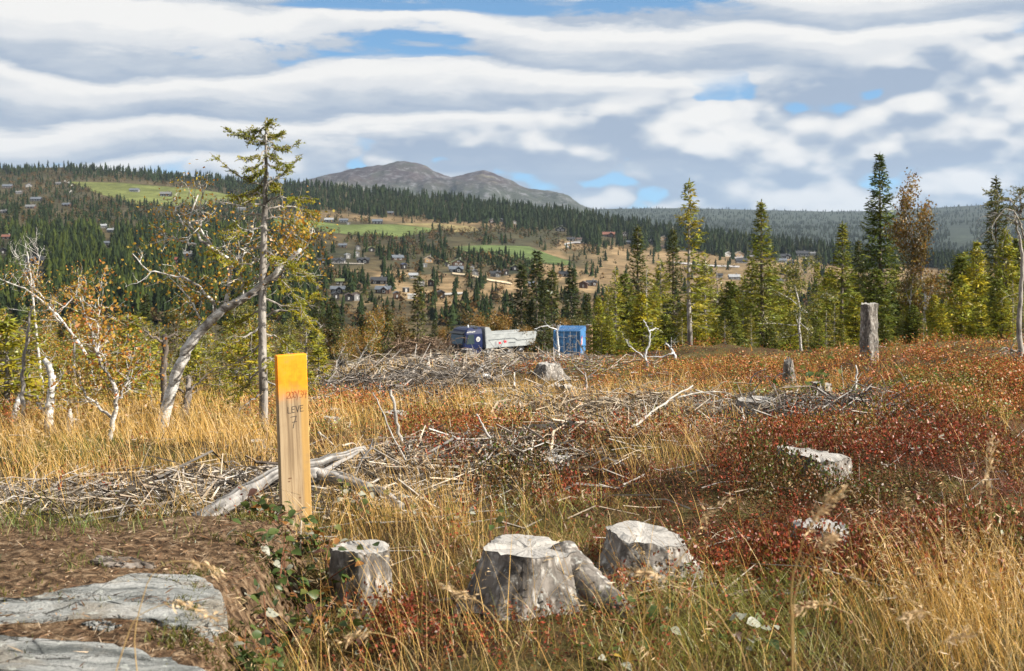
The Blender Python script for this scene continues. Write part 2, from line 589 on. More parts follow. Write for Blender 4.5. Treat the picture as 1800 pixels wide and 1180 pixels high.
def zg(x, y):
    """height of the near ground"""
    x = np.asarray(x, float); y = np.asarray(y, float)
    z = np.interp(y, _yy, _zz)
    yy = np.maximum(y, 0.5)
    z = z + 0.0042 * np.clip(x, 0, 30) ** 1.55 * sstep(8, 30, y) * (1 - sstep(48, 100, y))
    z = z - 0.022 * np.clip(-x, 0, 25) * sstep(6, 14, y)
    z = z + 0.020 * np.clip(x - 1, 0, 6) * sstep(5, 9, y) * (1 - sstep(30, 60, y))
    z = z + (fbm(x * 0.9, y * 0.9, 5, 3) - 0.5) * 0.34 * sstep(4, 9, y) + (fbm(x * 2.1, y * 2.1, 6, 2) - 0.5) * 0.14 * sstep(3, 5, y) * (1 - .6 * sstep(20, 40, y))
    z = z + (fbm(x * 0.22, y * 0.22, 9, 3) - 0.5) * np.clip(yy * 0.02, 0, 1.2) * (1 - 0.85 * sstep(25, 55, y)) * sstep(6, 16, y)
    z = z + (fbm(x * 0.03, y * 0.03, 15, 3) - 0.5) * 6 * sstep(130, 300, y)
    z = z + (fbm(x * 4.5, y * 4.5, 3, 2) - 0.5) * 0.05
    for px, d, h, wx, wy in MOUNDS:
        z = z + h * np.exp(-((x - (px - 900) / F * d) / wx) ** 2 - ((y - d) / wy) ** 2)
    # the low ground in front of the rock ledge drops away a little
    z = z - 0.10 * np.exp(-((x + 0.75) / 0.35) ** 2 - ((y - 4.7) / 0.8) ** 2)
    return z


def gpt(px, py, ymin=3.0, ymax=130.0):
    """the ground point seen at a pixel"""
    ys = np.exp(np.linspace(np.log(ymin), np.log(ymax), 1500))
    xs = (px - 900) / F * ys
    zr = (HY - py) / F * ys
    g = zg(xs, ys)
    hit = np.nonzero(zr <= g)[0]
    i = hit[0] if len(hit) else len(ys) - 1
    return np.array([xs[i], ys[i], g[i]])


def gat(px, d):
    x = (px - 900) / F * d
    return np.array([x, d, float(zg(np.array([x]), np.array([d]))[0])])


def screen(x, y, z):
    return 900 + F * x / y, HY - F * z / y


def grid_mesh(X, Y, Z, C=None):
    r, c = X.shape
    i = np.arange(r - 1)[:, None] * c + np.arange(c - 1)[None]
    Q = np.stack([i, i + 1, i + c + 1, i + c], -1).reshape(-1, 4)
    return np.stack([X, Y, Z], -1).reshape(-1, 3), Q, None if C is None else C.reshape(-1, 3)


def ground_mat():
    m, g = new_mat('heath_soil')
    tc = g.n('ShaderNodeTexCoord')
    o = tc.outputs['Object']
    a = g.noise(o, 1.3, 6, 0.6, 0.4)
    b = g.noise(o, 28, 6, 0.7, 0.2)
    c = g.noise(o, 0.35, 4, 0.5)
    base = g.ramp(g.smooth(a, 0.3, 0.7), [(0, (0.035, 0.020, 0.010)), (0.4, (0.075, 0.050, 0.022)), (0.7, (0.08, 0.068, 0.022)), (1, (0.14, 0.098, 0.048))])
    col = g.mix(g.smooth(b, 0.5, 0.75, 0, 0.4), base, (0.28, 0.20, 0.11))
    col = g.mix(g.smooth(c, 0.5, 0.7, 0, 0.5), col, (0.13, 0.05, 0.025))
    return finish(m, g, col, 0.95, b, 0.9, 0.05, spec=0.1)


M['ground'] = ground_mat()

rows = np.concatenate([np.linspace(-5, 3.2, 12), 3.2 + np.cumsum(0.022 * 1.0175 ** np.arange(262))])
rows = rows[rows < 470]
rows = np.append(rows, 480.0)
us = np.sinh(np.linspace(-1.9, 1.9, 240)) / np.sinh(1.9) * 0.95
Yg, Ug = np.meshgrid(rows, us, indexing='ij')
Xg = Ug * (np.maximum(Yg, 0) + 5.0)
Zg = zg(Xg, Yg)
mb = MB()
v, q, _ = grid_mesh(Xg, Yg, Zg)
mb.add(v, None, q)
tag(mb.build('ground', M['ground'], smooth=True, color=False), 'heath ground of the clearing sloping away from the viewer', kind='structure')

# ------------------------------------------------------------------ opposite hillside
_sx = np.array([-700, 0, 130, 300, 420, 560, 700, 850, 1000, 1100, 1200, 1300, 1400, 1500, 1600, 1800, 2500.])
_sy = np.array([300, 296, 294, 307, 318, 328, 343, 358, 380, 398, 412, 425, 436, 447, 458, 470, 480.])
_dx = np.array([-700, 0, 560, 1000, 1400, 1800, 2500.])
_dd = np.array([2000, 1900, 1800, 1600, 1350, 1150, 1100.])
HB = 590.0


def skyrow(px):
    return np.interp(px, _sx, _sy)


def HD(px, py):
    S = skyrow(px)
    t = np.clip((py - S) / (HB - S), 0, 1)
    i0 = 1 / np.interp(px, _dx, _dd)
    return 1 / (i0 + (1 / 430. - i0) * t ** 1.4)


def HPt(px, py):
    px = np.asarray(px, float); py = np.asarray(py, float)
    d = HD(px, py)
    x = (px - 900) / F * d
    z = (HY - py) / F * d
    return np.stack([x, d, z], -1)


MEADOWS = [
    ('upper hill meadow', [(122, 320), (160, 321), (215, 322), (270, 327), (330, 331), (385, 339), (412, 346), (405, 356), (350, 362), (296, 363), (240, 361), (212, 352), (180, 343), (150, 333)], (0.125, 0.138, 0.042)),
    ('middle meadow below the farm houses', [(480, 382), (545, 388), (600, 396), (690, 395), (745, 400), (772, 404), (742, 411), (692, 419), (640, 416), (580, 409), (540, 404), (480, 398)], (0.105, 0.132, 0.042)),
    ('dry end of the middle meadow', [(690, 394.0), (760, 393), (835, 399), (842, 407), (800, 409), (774, 404), (745, 400)], (0.19, 0.15, 0.068)),
    ('lower right meadow', [(796, 435), (850, 431.5), (930, 434), (965, 448), (1008, 462), (992, 468), (940, 462), (870, 452), (815, 444)], (0.088, 0.118, 0.040)),
]


def inpoly(px, py, poly):
    ins = np.zeros(np.shape(px), bool)
    n = len(poly)
    for i in range(n):
        x1, y1 = poly[i]; x2, y2 = poly[(i + 1) % n]
        if y1 == y2: continue
        c = ((y1 > py) != (y2 > py)) & (px < (x2 - x1) * (py - y1) / (y2 - y1) + x1)
        ins ^= c
    return ins


def hill_mat():
    m, g = new_mat('hill_ground')
    a = g.n('ShaderNodeAttribute', attribute_name='Col')
    tc = g.n('ShaderNodeTexCoord')
    n1 = g.noise(tc.outputs['Object'], 0.02, 6, 0.65, 0.5)
    n2 = g.noise(tc.outputs['Object'], 0.13, 5, 0.65)
    f = g.m('MULTIPLY', g.smooth(n1, 0.25, 0.75, 0.62, 1.3), g.smooth(n2, 0.25, 0.75, 0.6, 1.35))
    col = g.mix(1.0, a.outputs[0], g.comb(f, f, f), 'MULTIPLY')
    return finish(m, g, col, 0.95, n2, 0.6, 2.0, spec=0.05)


M['hill'] = hill_mat()


def open_tan(px, py):
    """how open and dry the hillside ground is (0 forest floor, 1 bleached grass)"""
    up = np.interp(px, [560, 900, 1000, 1060, 1180, 1300, 1450, 1600, 1800, 2500], [470, 470, 408, 420, 432, 444, 452, 457, 470, 480])
    w = sstep(0, 10, py - up) * sstep(540, 700, px)
    n = fbm(px / 42., py / 14., 31, 4)
    right = sstep(1000, 1060, px)
    lo = sstep(535, 565, py)
    w = w * np.maximum(sstep(0.40, 0.56, n), right * 0.72) * (1 - lo * 0.75)
    strip = np.exp(-((py - (377 + (px - 540) * 0.055)) / 7.0) ** 2) * sstep(470, 560, px) * (1 - sstep(880, 960, px)) * 0.8
    return np.clip(np.maximum(w, strip), 0, 1)


pxs = np.arange(-700, 2501, 11.0)
ts = np.linspace(0, 1, 150) ** 1.15
PX, TT = np.meshgrid(pxs, ts)
PY = skyrow(PX) + (HB - skyrow(PX)) * TT
HP_ = HPt(PX, PY)
n1 = fbm(PX / 60., PY / 22., 40, 4)
w = open_tan(PX, PY)[..., None]
floor = np.array([0.065, 0.056, 0.030]) + (n1[..., None] - 0.5) * np.array([0.10, 0.055, 0.025])
tan = np.array([0.215, 0.148, 0.078]) + (fbm(PX / 14., PY / 5., 44, 4)[..., None] - 0.5) * np.array([0.22, 0.16, 0.095])
C = floor * (1 - w) + tan * w
back = HP_[:1].copy(); rowsB = []
for kk, (add, drop) in enumerate([(900, 120), (250, 15)]):
    b = back.copy(); b[..., 1] += add; b[..., 0] *= (b[..., 1] / back[..., 1]); b[..., 2] -= drop; rowsB.append(b)
low = HP_[-1:].copy(); low[..., 0] *= 0.8; low[..., 1] *= 0.8; low[..., 2] -= 30
ALL = np.concatenate(rowsB + [HP_, low], 0)
CC = np.concatenate([C[:1], C[:1], C, C[-1:]], 0)
mb = MB()
v, q, c = grid_mesh(ALL[..., 0], ALL[..., 1], ALL[..., 2], np.clip(CC, 0.01, 1))
mb.add(v, None, q[:, ::-1], c)
tag(mb.build('hillside', M['hill'], smooth=True), 'wooded hillside across the valley', kind='structure')


def drape(poly, col, name, label, lift=0.35, step=2.0, kind='structure'):
    """a sheet lying on the hillside inside a polygon"""
    poly = np.array(poly, float)
    x0, y0 = poly.min(0); x1, y1 = poly.max(0)
    mb = MB()
    nx = max(3, int((x1 - x0) / 5)); ny = 14
    gx = np.linspace(x0, x1, nx)
    rowsP = []
    for X in gx:
        cr = []
        for i in range(len(poly)):
            a, b = poly[i], poly[(i + 1) % len(poly)]
            if a[0] == b[0]: continue
            if min(a[0], b[0]) - 1e-6 <= X <= max(a[0], b[0]) + 1e-6:
                cr.append(a[1] + (b[1] - a[1]) * (X - a[0]) / (b[0] - a[0]))
        lo, hi = min(cr), max(cr)
        j = 0.5 * math.sin(X * 0.7)
        rowsP.append(np.stack([np.full(ny, X), np.linspace(lo + 0.3 * j, hi + 0.3 * j, ny)], -1))
    R = np.array(rowsP)
    W = HPt(R[..., 0], R[..., 1]); W[..., 2] += lift
    n = fbm(R[..., 0] / 25., R[..., 1] / 6., 60, 4)[..., None]
    Cc = np.asarray(col) * (0.75 + 0.5 * n)
    v, q, c = grid_mesh(W[..., 0], W[..., 1], W[..., 2], np.clip(Cc, 0, 1))
    mb.add(v, None, q, c)
    o = mb.build(name, M['hill'], smooth=True)
    return tag(o, label, kind=kind)


for i, (nm, poly, col) in enumerate(MEADOWS):
    drape(poly, col, 'meadow', 'mown green hillside field, the ' + nm if 'dry' not in nm else 'bleached tan field, the ' + nm)


def road(pts, wpx, col, label):
    pts = np.array(pts, float)
    t = np.linspace(0, len(pts) - 1, len(pts) * 8)
    cx = np.interp(t, range(len(pts)), pts[:, 0]); cy = np.interp(t, range(len(pts)), pts[:, 1])
    a = HPt(cx, cy - wpx / 2); b = HPt(cx, cy + wpx / 2)
    a[:, 2] += 0.55; b[:, 2] += 0.55
    mb = MB()
    V = np.stack([a, b], 1)
    v, q, c = grid_mesh(V[..., 0], V[..., 1], V[..., 2])
    mb.add(v, None, q[:, ::-1], np.asarray(col))
    tag(mb.build('gravel_road', M['hill'], smooth=True), label, kind='structure')


road([(112, 318), (122, 322), (130, 330), (122, 340)], 3.5, (0.40, 0.38, 0.34), 'pale gravel road at the left end of the upper meadow')
road([(795, 482), (830, 486), (862, 494), (900, 500)], 3.0, (0.52, 0.42, 0.28), 'sandy road leaving the cabins towards the right')
road([(742, 522), (780, 519), (815, 517)], 3.2, (0.42, 0.40, 0.37), 'grey gravel drive below the lower cabins')
road([(1002, 437), (992, 430), (1010, 427), (1040, 428)], 2.6, (0.40, 0.38, 0.37), 'pale road curving round the right end cabins')
road([(1285, 455), (1330, 450), (1390, 446), (1460, 446)], 2.2, (0.40, 0.37, 0.35), 'gravel road along the top of the bare cabin field')
road([(1180, 462), (1250, 468), (1300, 470)], 2.4, (0.38, 0.36, 0.35), 'gravel road through the middle of the bare cabin field')
road([(560, 462), (590, 464), (640, 465)], 1.6, (0.40, 0.36, 0.30), 'narrow track in front of the white-trimmed cabin row')

# ------------------------------------------------------------------ far ridges and the bare mountain


def ridge_sheet(prof, d_near, py_near, d_far, px0, px1, rough, seed, rows_n=60, fall=200):
    """ground rising from d_near (seen at row py_near) to a skyline profile at d_far"""
    gx = np.linspace(px0, px1, 160)
    sky = np.interp(gx, [p[0] for p in prof], [p[1] for p in prof])
    R = []
    for t in np.linspace(0, 1, rows_n):
        py = py_near + (sky - py_near) * t
        inv = 1 / d_near + (1 / d_far - 1 / d_near) * t ** 0.8
        d = 1 / inv
        x = (gx - 900) / F * d; z = (HY - py) / F * d
        z = z + (fbm(x / 260., d / 260., seed, 4) - 0.5) * rough * (t * (1 - t) * 3)
        R.append(np.stack([x, np.full_like(x, d), z], -1))
    b = R[-1].copy(); b[:, 1] += 1500; b[:, 0] *= b[:, 1] / R[-1][:, 1]; b[:, 2] -= fall; R.append(b)
    return np.array(R)


RIDGE = ridge_sheet([(-400, 380), (700, 375), (1000, 369), (1090, 367), (1200, 366), (1330, 369), (1450, 372), (1560, 371), (1650, 365), (1720, 361), (1800, 361), (1900, 360), (2600, 356)], 1700, 470, 5200, -200, 2600, 40, 70)
mb = MB()
n = fbm(RIDGE[..., 0] / 300., RIDGE[..., 1] / 300., 72, 4)[..., None]
v, q, c = grid_mesh(RIDGE[..., 0], RIDGE[..., 1], RIDGE[..., 2], np.clip(np.array([0.042, 0.052, 0.040]) * (0.6 + 0.8 * n), 0, 1))
mb.add(v, None, q, c)
tag(mb.build('far_ridge', M['hill'], smooth=True), 'far forested ridge on the right horizon', kind='structure')


def mountain_mat():
    m, g = new_mat('mountain_rock')
    tc = g.n('ShaderNodeTexCoord')
    o = tc.outputs['Object']
    a = g.noise(o, 0.006, 8, 0.65, 0.4)
    b = g.noise(g.vm('MULTIPLY', o, (1, 1, 2.0)), 0.026, 8, 0.72, 0.3)
    c = g.noise(o, 0.004, 4, 0.5)
    ge = g.n('ShaderNodeSeparateXYZ'); g.link(o, ge.inputs[0])
    hgt = g.smooth(g.m('ADD', ge.outputs[2], g.m('MULTIPLY', g.m('SUBTRACT', a, 0.5), 160)), 120, 200)
    heath = g.ramp(g.smooth(a, 0.3, 0.7), [(0, (0.030, 0.022, 0.024)), (0.5, (0.055, 0.040, 0.040)), (1, (0.045, 0.047, 0.034))])
    col = g.mix(hgt, (0.045, 0.050, 0.036), heath)
    col = g.mix(g.smooth(b, 0.50, 0.64, 0, 0.8), col, (0.16, 0.16, 0.17))
    col = g.mix(g.smooth(c, 0.60, 0.68, 0, 0.5), col, (0.20, 0.18, 0.11))
    return finish(m, g, col, 0.95, b, 0.9, 14.0, spec=0.05)


M['mountain'] = mountain_mat()
prof = [(380, 352), (440, 342), (480, 330), (540, 316), (565, 310), (590, 304), (620, 297), (640, 293), (655, 291), (680, 289), (697, 284), (716, 282), (735, 286), (745, 291), (770, 302), (785, 308), (797, 311), (812, 306), (830, 303), (850, 301), (868, 304), (880, 309), (905, 321), (930, 332), (950, 335), (975, 337), (990, 341), (1003, 348), (1020, 362), (1080, 385)]
gx = np.linspace(380, 1080, 260); sky = np.interp(gx, [p[0] for p in prof], [p[1] for p in prof])
D0 = 5200.
R = []
for t in np.linspace(0, 1, 80):
    d = 4100 + (6400 - 4100) * t
    x = (gx - 900) / F * D0
    top = (HY - sky) / F * D0
    e = np.where(d < D0, ((d - 4100) / (D0 - 4100)), 1 - ((d - D0) / (6400 - D0)))
    rdg = 1 - abs(fbm(x / 260., np.full_like(x, d / 260.), 80, 5, 0.55) - 0.5) * 2
    z = top * (np.clip(e, 0, 1) ** 0.75) + (rdg - 0.75) * 95 * (1 - abs(2 * e - 1) ** 2) * (e < 0.999) + (fbm(x / 60., np.full_like(x, d / 60.), 85, 4) - 0.5) * 22 - 20 * (1 - e)
    R.append(np.stack([x * (1 + 0.0 * d), np.full_like(x, d), z], -1))
R = np.array(R)
mb = MB()
v, q, _ = grid_mesh(R[..., 0], R[..., 1], R[..., 2])
mb.add(v, None, q)
tag(mb.build('mountain', M['mountain'], smooth=True, color=False), 'bare rocky twin-topped mountain behind the forest ridge', kind='structure')
# broad terrain below everything, out to the horizon
mb = MB()
gxx, gyy = np.meshgrid(np.linspace(-16000, 16000, 30), np.linspace(-3000, 24000, 30))
zz = np.where(gyy < 2500, -70, -70 - 0.002 * gyy)
v, q, _ = grid_mesh(gxx, gyy, zz - 10.)
mb.add(v, None, q, np.array([0.07, 0.08, 0.05]))
tag(mb.build('terrain', M['hill'], smooth=True), 'low country between the hills, out to the horizon', kind='structure')

# ------------------------------------------------------------------ tree builders


def skirt_spruce(layers, rim, seed, ragged=0.25):
    """small far spruce: stacked ragged skirts, unit height"""
    r = np.random.default_rng(seed)
    V, T = [], []
    for l in range(layers):
        t0 = 0.10 + 0.86 * l / layers
        t1 = min(1.0, t0 + 1.55 / layers)
        R = 0.19 * (1 - t0) ** 0.8 + 0.012
        b = len(V)
        V.append([r.normal(0, .006), r.normal(0, .006), t1])
        ph = r.uniform(0, 6.28)
        for k in range(rim):
            a = ph + 2 * np.pi * k / rim
            rr = R * (1.0 if k % 2 == 0 else 0.62) * r.uniform(1 - ragged, 1 + ragged)
            V.append([rr * np.cos(a), rr * np.sin(a), t0 + r.uniform(-.03, .03) - (0.02 if k % 2 == 0 else -0.02)])
        for k in range(rim):
            T.append([b, b + 1 + k, b + 1 + (k + 1) % rim])
    return np.array(V), np.array(T), None, np.ones((len(V), 3))


def puff_tree(n, seed, size=0.16, shape=(0.30, 0.30, 0.42), zc=0.58):
    """small far broadleaf: loose leaf faces in an uneven crown, unit height"""
    r = np.random.default_rng(seed)
    V, T = [], []
    cl = r.normal(0, 0.5, (5, 3))
    for i in range(n):
        u = r.normal(0, 1, 3); u /= np.linalg.norm(u); u *= r.uniform(0.35, 1.0) ** 0.5
        u = u * 0.75 + cl[r.integers(5)] * 0.4
        c = u * np.array(shape) + [0, 0, zc]
        a = r.normal(0, 1, 3); a /= np.linalg.norm(a); bb = np.cross(a, r.normal(0, 1, 3)); bb /= np.linalg.norm(bb)
        s = size * r.uniform(.6, 1.3)
        k = len(V)
        V += [c + a * s * .5, c - a * s * .3 + bb * s * .4, c - a * s * .3 - bb * s * .4]
        T.append([k, k + 1, k + 2])
    k = len(V)
    V += [[0.012, 0, 0], [-0.012, 0, 0], [0, 0.01, 0.6]]
    T.append([k, k + 1, k + 2])
    c = np.ones((len(V), 3)); c *= r.uniform(.8, 1.15, (len(V) // 3, 1)).repeat(3, 0)[:len(V)]
    return np.array(V), np.array(T), None, c


def kites(base, tip, width, up):
    """flat kite-shaped twig sprays from base to tip"""
    d = tip - base
    s = np.cross(d, up); s /= np.linalg.norm(s, axis=1, keepdims=True) + 1e-9
    mid = base + d * 0.42
    V = np.stack([base, mid + s * width[:, None] / 2, tip, mid - s * width[:, None] / 2], 1)
    n = len(base)
    T = np.array([[0, 1, 2], [0, 2, 3]])[None] + (np.arange(n) * 4)[:, None, None]
    return V.reshape(-1, 3), T.reshape(-1, 3)


def spruce_mesh(H, R, seed, crown0=0.06, whorl=0.20, per=6, twig=0.075, kw=0.055, col=(0.055, 0.085, 0.018), var=0.3, droop=0.25, onesided=None, power=0.85, thin=0.0, dead=0.0, warm=0.3):
    """spruce with real limbs: returns (trunk MB, crown MB)"""
    r = np.random.default_rng(seed)
    tr, cr = MB(), MB()
    n = 9
    zs = np.linspace(0, H, n)
    sway = np.cumsum(r.normal(0, 0.012 * H / 6, (n, 2)), 0)
    sway -= sway[0]
    pts = np.concatenate([sway, zs[:, None]], 1)
    r0 = 0.013 * H + 0.02
    tube(tr, pts, r0 * (1 - zs / H * 0.93), 7)
    z = crown0 * H
    col = np.asarray(col)
    A, B, W, U, CC = [], [], [], [], []
    while z < H * 0.985:
        t = z / H
        tc = (z - crown0 * H) / (H - crown0 * H)
        L0 = R * max(1 - tc, 0.02) ** power * (1.0 if tc > 0.12 else 0.75 + 2 * tc)
        nb = per if t < 0.85 else max(4, per - 1)
        ph = r.uniform(0, 6.28)
        for b in range(nb):
            if r.random() < thin: continue
            a = ph + 2 * np.pi * b / nb + r.normal(0, 0.25)
            L = L0 * r.uniform(0.62, 1.12) + 0.04
            if onesided is not None:
                L *= 0.25 + 0.75 * max(0, math.cos(a - onesided)) ** 0.7 if t < 0.72 else 1.0
                if L < 0.3 * L0 and r.random() < 0.6: continue
            el = -0.35 + 0.95 * t + r.normal(0, 0.1)
            ns = max(3, int(L / (twig * 1.15)))
            s = np.linspace(0, 1, ns + 1)
            base = np.array([np.interp(z, zs, pts[:, 0]), np.interp(z, zs, pts[:, 1]), z])
            rad = L * s
            hz = L * (math.sin(el) * s - droop * s * (1 - t) + droop * 1.1 * (1 - t) * s ** 2.4)
            bp = base + np.stack([np.cos(a) * rad * math.cos(el), np.sin(a) * rad * math.cos(el), hz], 1)
            tube(tr, bp[[0, ns // 2, ns]], [0.006 + 0.012 * L, 0.004 + 0.006 * L, 0.002], 3, cap=False)
            cb = col * r.uniform(1 - var, 1 + var)
            if r.random() < warm: cb = cb * np.array([1.45, 1.15, 0.8])
            if r.random() < dead: continue
            side = np.array([-np.sin(a), np.cos(a), 0])
            fw = np.array([np.cos(a), np.sin(a), 0.0])
            for i in range(1, ns + 1):
                f = s[i]
                if f < 0.14: continue
                tl = (0.42 * L * (1 - f) ** 0.8 + twig * 1.3) * r.uniform(0.7, 1.15)
                for sg in (-1, 1):
                    d = side * sg * r.uniform(.7, 1) + fw * r.uniform(.5, .9) + np.array([0, 0, r.normal(-0.10, 0.16)])
                    d /= np.linalg.norm(d)
                    m = max(1, int(tl / (twig * 1.7)))
                    for k in range(m):
                        st = bp[i] + d * tl * k / m
                        dd = d + r.normal(0, 0.28, 3); dd /= np.linalg.norm(dd)
                        A.append(st); B.append(st + dd * tl / m * 1.5); W.append(kw * r.uniform(.8, 1.35)); U.append(np.array([0, 0, 1.0]) + r.normal(0, 0.45, 3)); CC.append(cb * r.uniform(.75, 1.3))
                if r.random() < 0.5:
                    A.append(bp[i]); B.append(bp[i] + np.array([r.normal(0, .03), r.normal(0, .03), -r.uniform(.05, .14)])); W.append(kw); U.append(r.normal(0, 1, 3)); CC.append(cb * r.uniform(.7, 1.1))
            A.append(bp[-2]); B.append(bp[-1] + (bp[-1] - bp[-2]) * .8); W.append(kw * 1.1); U.append(np.array([0, 0, 1.0])); CC.append(cb * 1.1)
        z += whorl * r.uniform(.75, 1.25) * (0.6 + 0.55 * (1 - t))
    for k in range(6):     # leader
        a = r.uniform(0, 6.28)
        b0 = np.array([pts[-1, 0], pts[-1, 1], H - 0.035 * H * k / 6])
        A.append(b0); B.append(b0 + [0.04 * np.cos(a), 0.04 * np.sin(a), 0.10]); W.append(kw * .7); U.append(r.normal(0, 1, 3)); CC.append(col)
    V, T = kites(np.array(A), np.array(B), np.array(W), np.array(U))
    cr.add(V, T, None, np.clip(np.repeat(np.array(CC), 4, 0), 0, 1))
    return tr, cr


def walk(p, d, L, n, r, wob=0.25, up=0.0):
    """a crooked twig: n steps of length L/n from p along d"""
    out = [np.array(p, float)]
    d = np.array(d, float); d /= np.linalg.norm(d)
    for i in range(n):
        d = d + r.normal(0, wob, 3) + np.array([0, 0, up])
        d /= np.linalg.norm(d)
        out.append(out[-1] + d * L / n)
    return np.array(out)


def sprout(mb, poly, r, n, L, rad, level, tips, t0=0.2, wob=0.22, up=0.08, sides=4, col=(1, 1, 1), spread=0.9):
    """side branches along a limb; collects the tips where leaves grow"""
    poly = np.asarray(poly)
    seg = np.linalg.norm(np.diff(poly, axis=0), axis=1); cum = np.concatenate([[0], np.cumsum(seg)])
    for i in range(n):
        t = t0 + (1 - t0) * (i + r.random()) / n
        s = t * cum[-1]
        p = np.array([np.interp(s, cum, poly[:, k]) for k in range(3)])
        j = min(len(seg) - 1, np.searchsorted(cum, s) - 1)
        tg = (poly[j + 1] - poly[j]) / seg[j]
        d = tg * 0.55 + r.normal(0, spread, 3) * 0.7
        l = L * (1.15 - 0.6 * t) * r.uniform(0.6, 1.2)
        br = walk(p, d, l, 5, r, wob, up)
        tube(mb, br, np.linspace(rad, rad * 0.3, 6), sides, col, cap=False)
        if level > 0:
            sprout(mb, br, r, 4, l * 0.5, rad * 0.45, level - 1, tips, 0.3, wob, up, 3, col, spread)
        tips.append(br[3:]);


def leaves(mb, tips, r, per, size, cols, spread=0.05, hang=0.3):
    """leaf faces around twig ends"""
    pts = np.concatenate(tips)
    n = len(pts) * per
    if n == 0: return
    n = int(n)
    c = pts[r.integers(len(pts), size=n)] + r.normal(0, spread, (n, 3))
    d = r.normal(0, 1, (n, 3)) + [0, 0, -hang]; d /= np.linalg.norm(d, axis=1, keepdims=True)
    s = size * r.uniform(.65, 1.25, n)
    V, T = kites(c, c + d * s[:, None], s * 0.75, r.normal(0, 1, (n, 3)))
    cols = np.asarray(cols)
    cc = cols[r.integers(len(cols), size=n)] * r.uniform(.75, 1.2, (n, 1))
    mb.add(V, T, None, np.clip(np.repeat(cc, 4, 0), 0, 1))


def birch_mesh(H, seed, cols, nl=10, per=2.0, leaf=0.05, lean=(0, 0), spread=0.9, limbL=0.34):
    r = np.random.default_rng(seed)
    tr, cr = MB(), MB()
    tips = []
    tk = walk((0, 0, 0), (lean[0], lean[1], 1), H * 0.95, 9, r, 0.10, 0.05)
    tube(tr, tk, np.linspace(0.011 * H + 0.012, 0.006, 10), 7)
    sprout(tr, tk, r, nl, H * limbL, 0.004 * H + 0.003, 2, tips, 0.22, 0.18, 0.10, 4, spread=spread)
    leaves(cr, tips, r, per, leaf, cols, leaf * 1.6)
    return tr, cr


OCHRE = [(0.33, 0.16, 0.03), (0.30, 0.19, 0.035), (0.24, 0.12, 0.03), (0.20, 0.15, 0.04)]
GOLD = [(0.52, 0.30, 0.03), (0.48, 0.22, 0.03), (0.42, 0.33, 0.06), (0.45, 0.14, 0.03)]
OLIVE = [(0.16, 0.17, 0.035), (0.22, 0.21, 0.04), (0.11, 0.13, 0.03), (0.30, 0.25, 0.05)]

# ------------------------------------------------------------------ far woods: one mass on the hillside and on the ridge
forest = MB()
fr = np.random.default_rng(21)
FAR_SP = [skirt_spruce(4, 6, s) for s in range(5)]
MID_SP = [skirt_spruce(5, 9, s + 50, 0.4) for s in range(5)]
FAR_PF = [puff_tree(14, s, .22) for s in range(5)]
MID_PF = [puff_tree(44, s + 9, 0.11) for s in range(4)]
CABIN_CLEAR = []       # filled below from the cabin list: (px, py, half width, rows below)


def spruce_frac(px, py):
    """share of spruce and tree cover on the hillside"""
    band_lo = np.interp(px, [-700, 0, 120, 330, 430, 560, 700, 850, 960, 1060, 1200, 1300, 1500, 1600, 2500], [308, 305, 307, 322, 345, 372, 383, 398, 408, 436, 446, 455, 474, 470, 480])
    band_hi = np.interp(px, [400, 560, 700, 850, 1000, 1100, 1200, 1300, 1500, 1600], [300, 300, 320, 330, 340, 350, 360, 370, 380, 458])
    dark = (py < band_lo + 4 * np.sin(px * 0.05))
    return dark


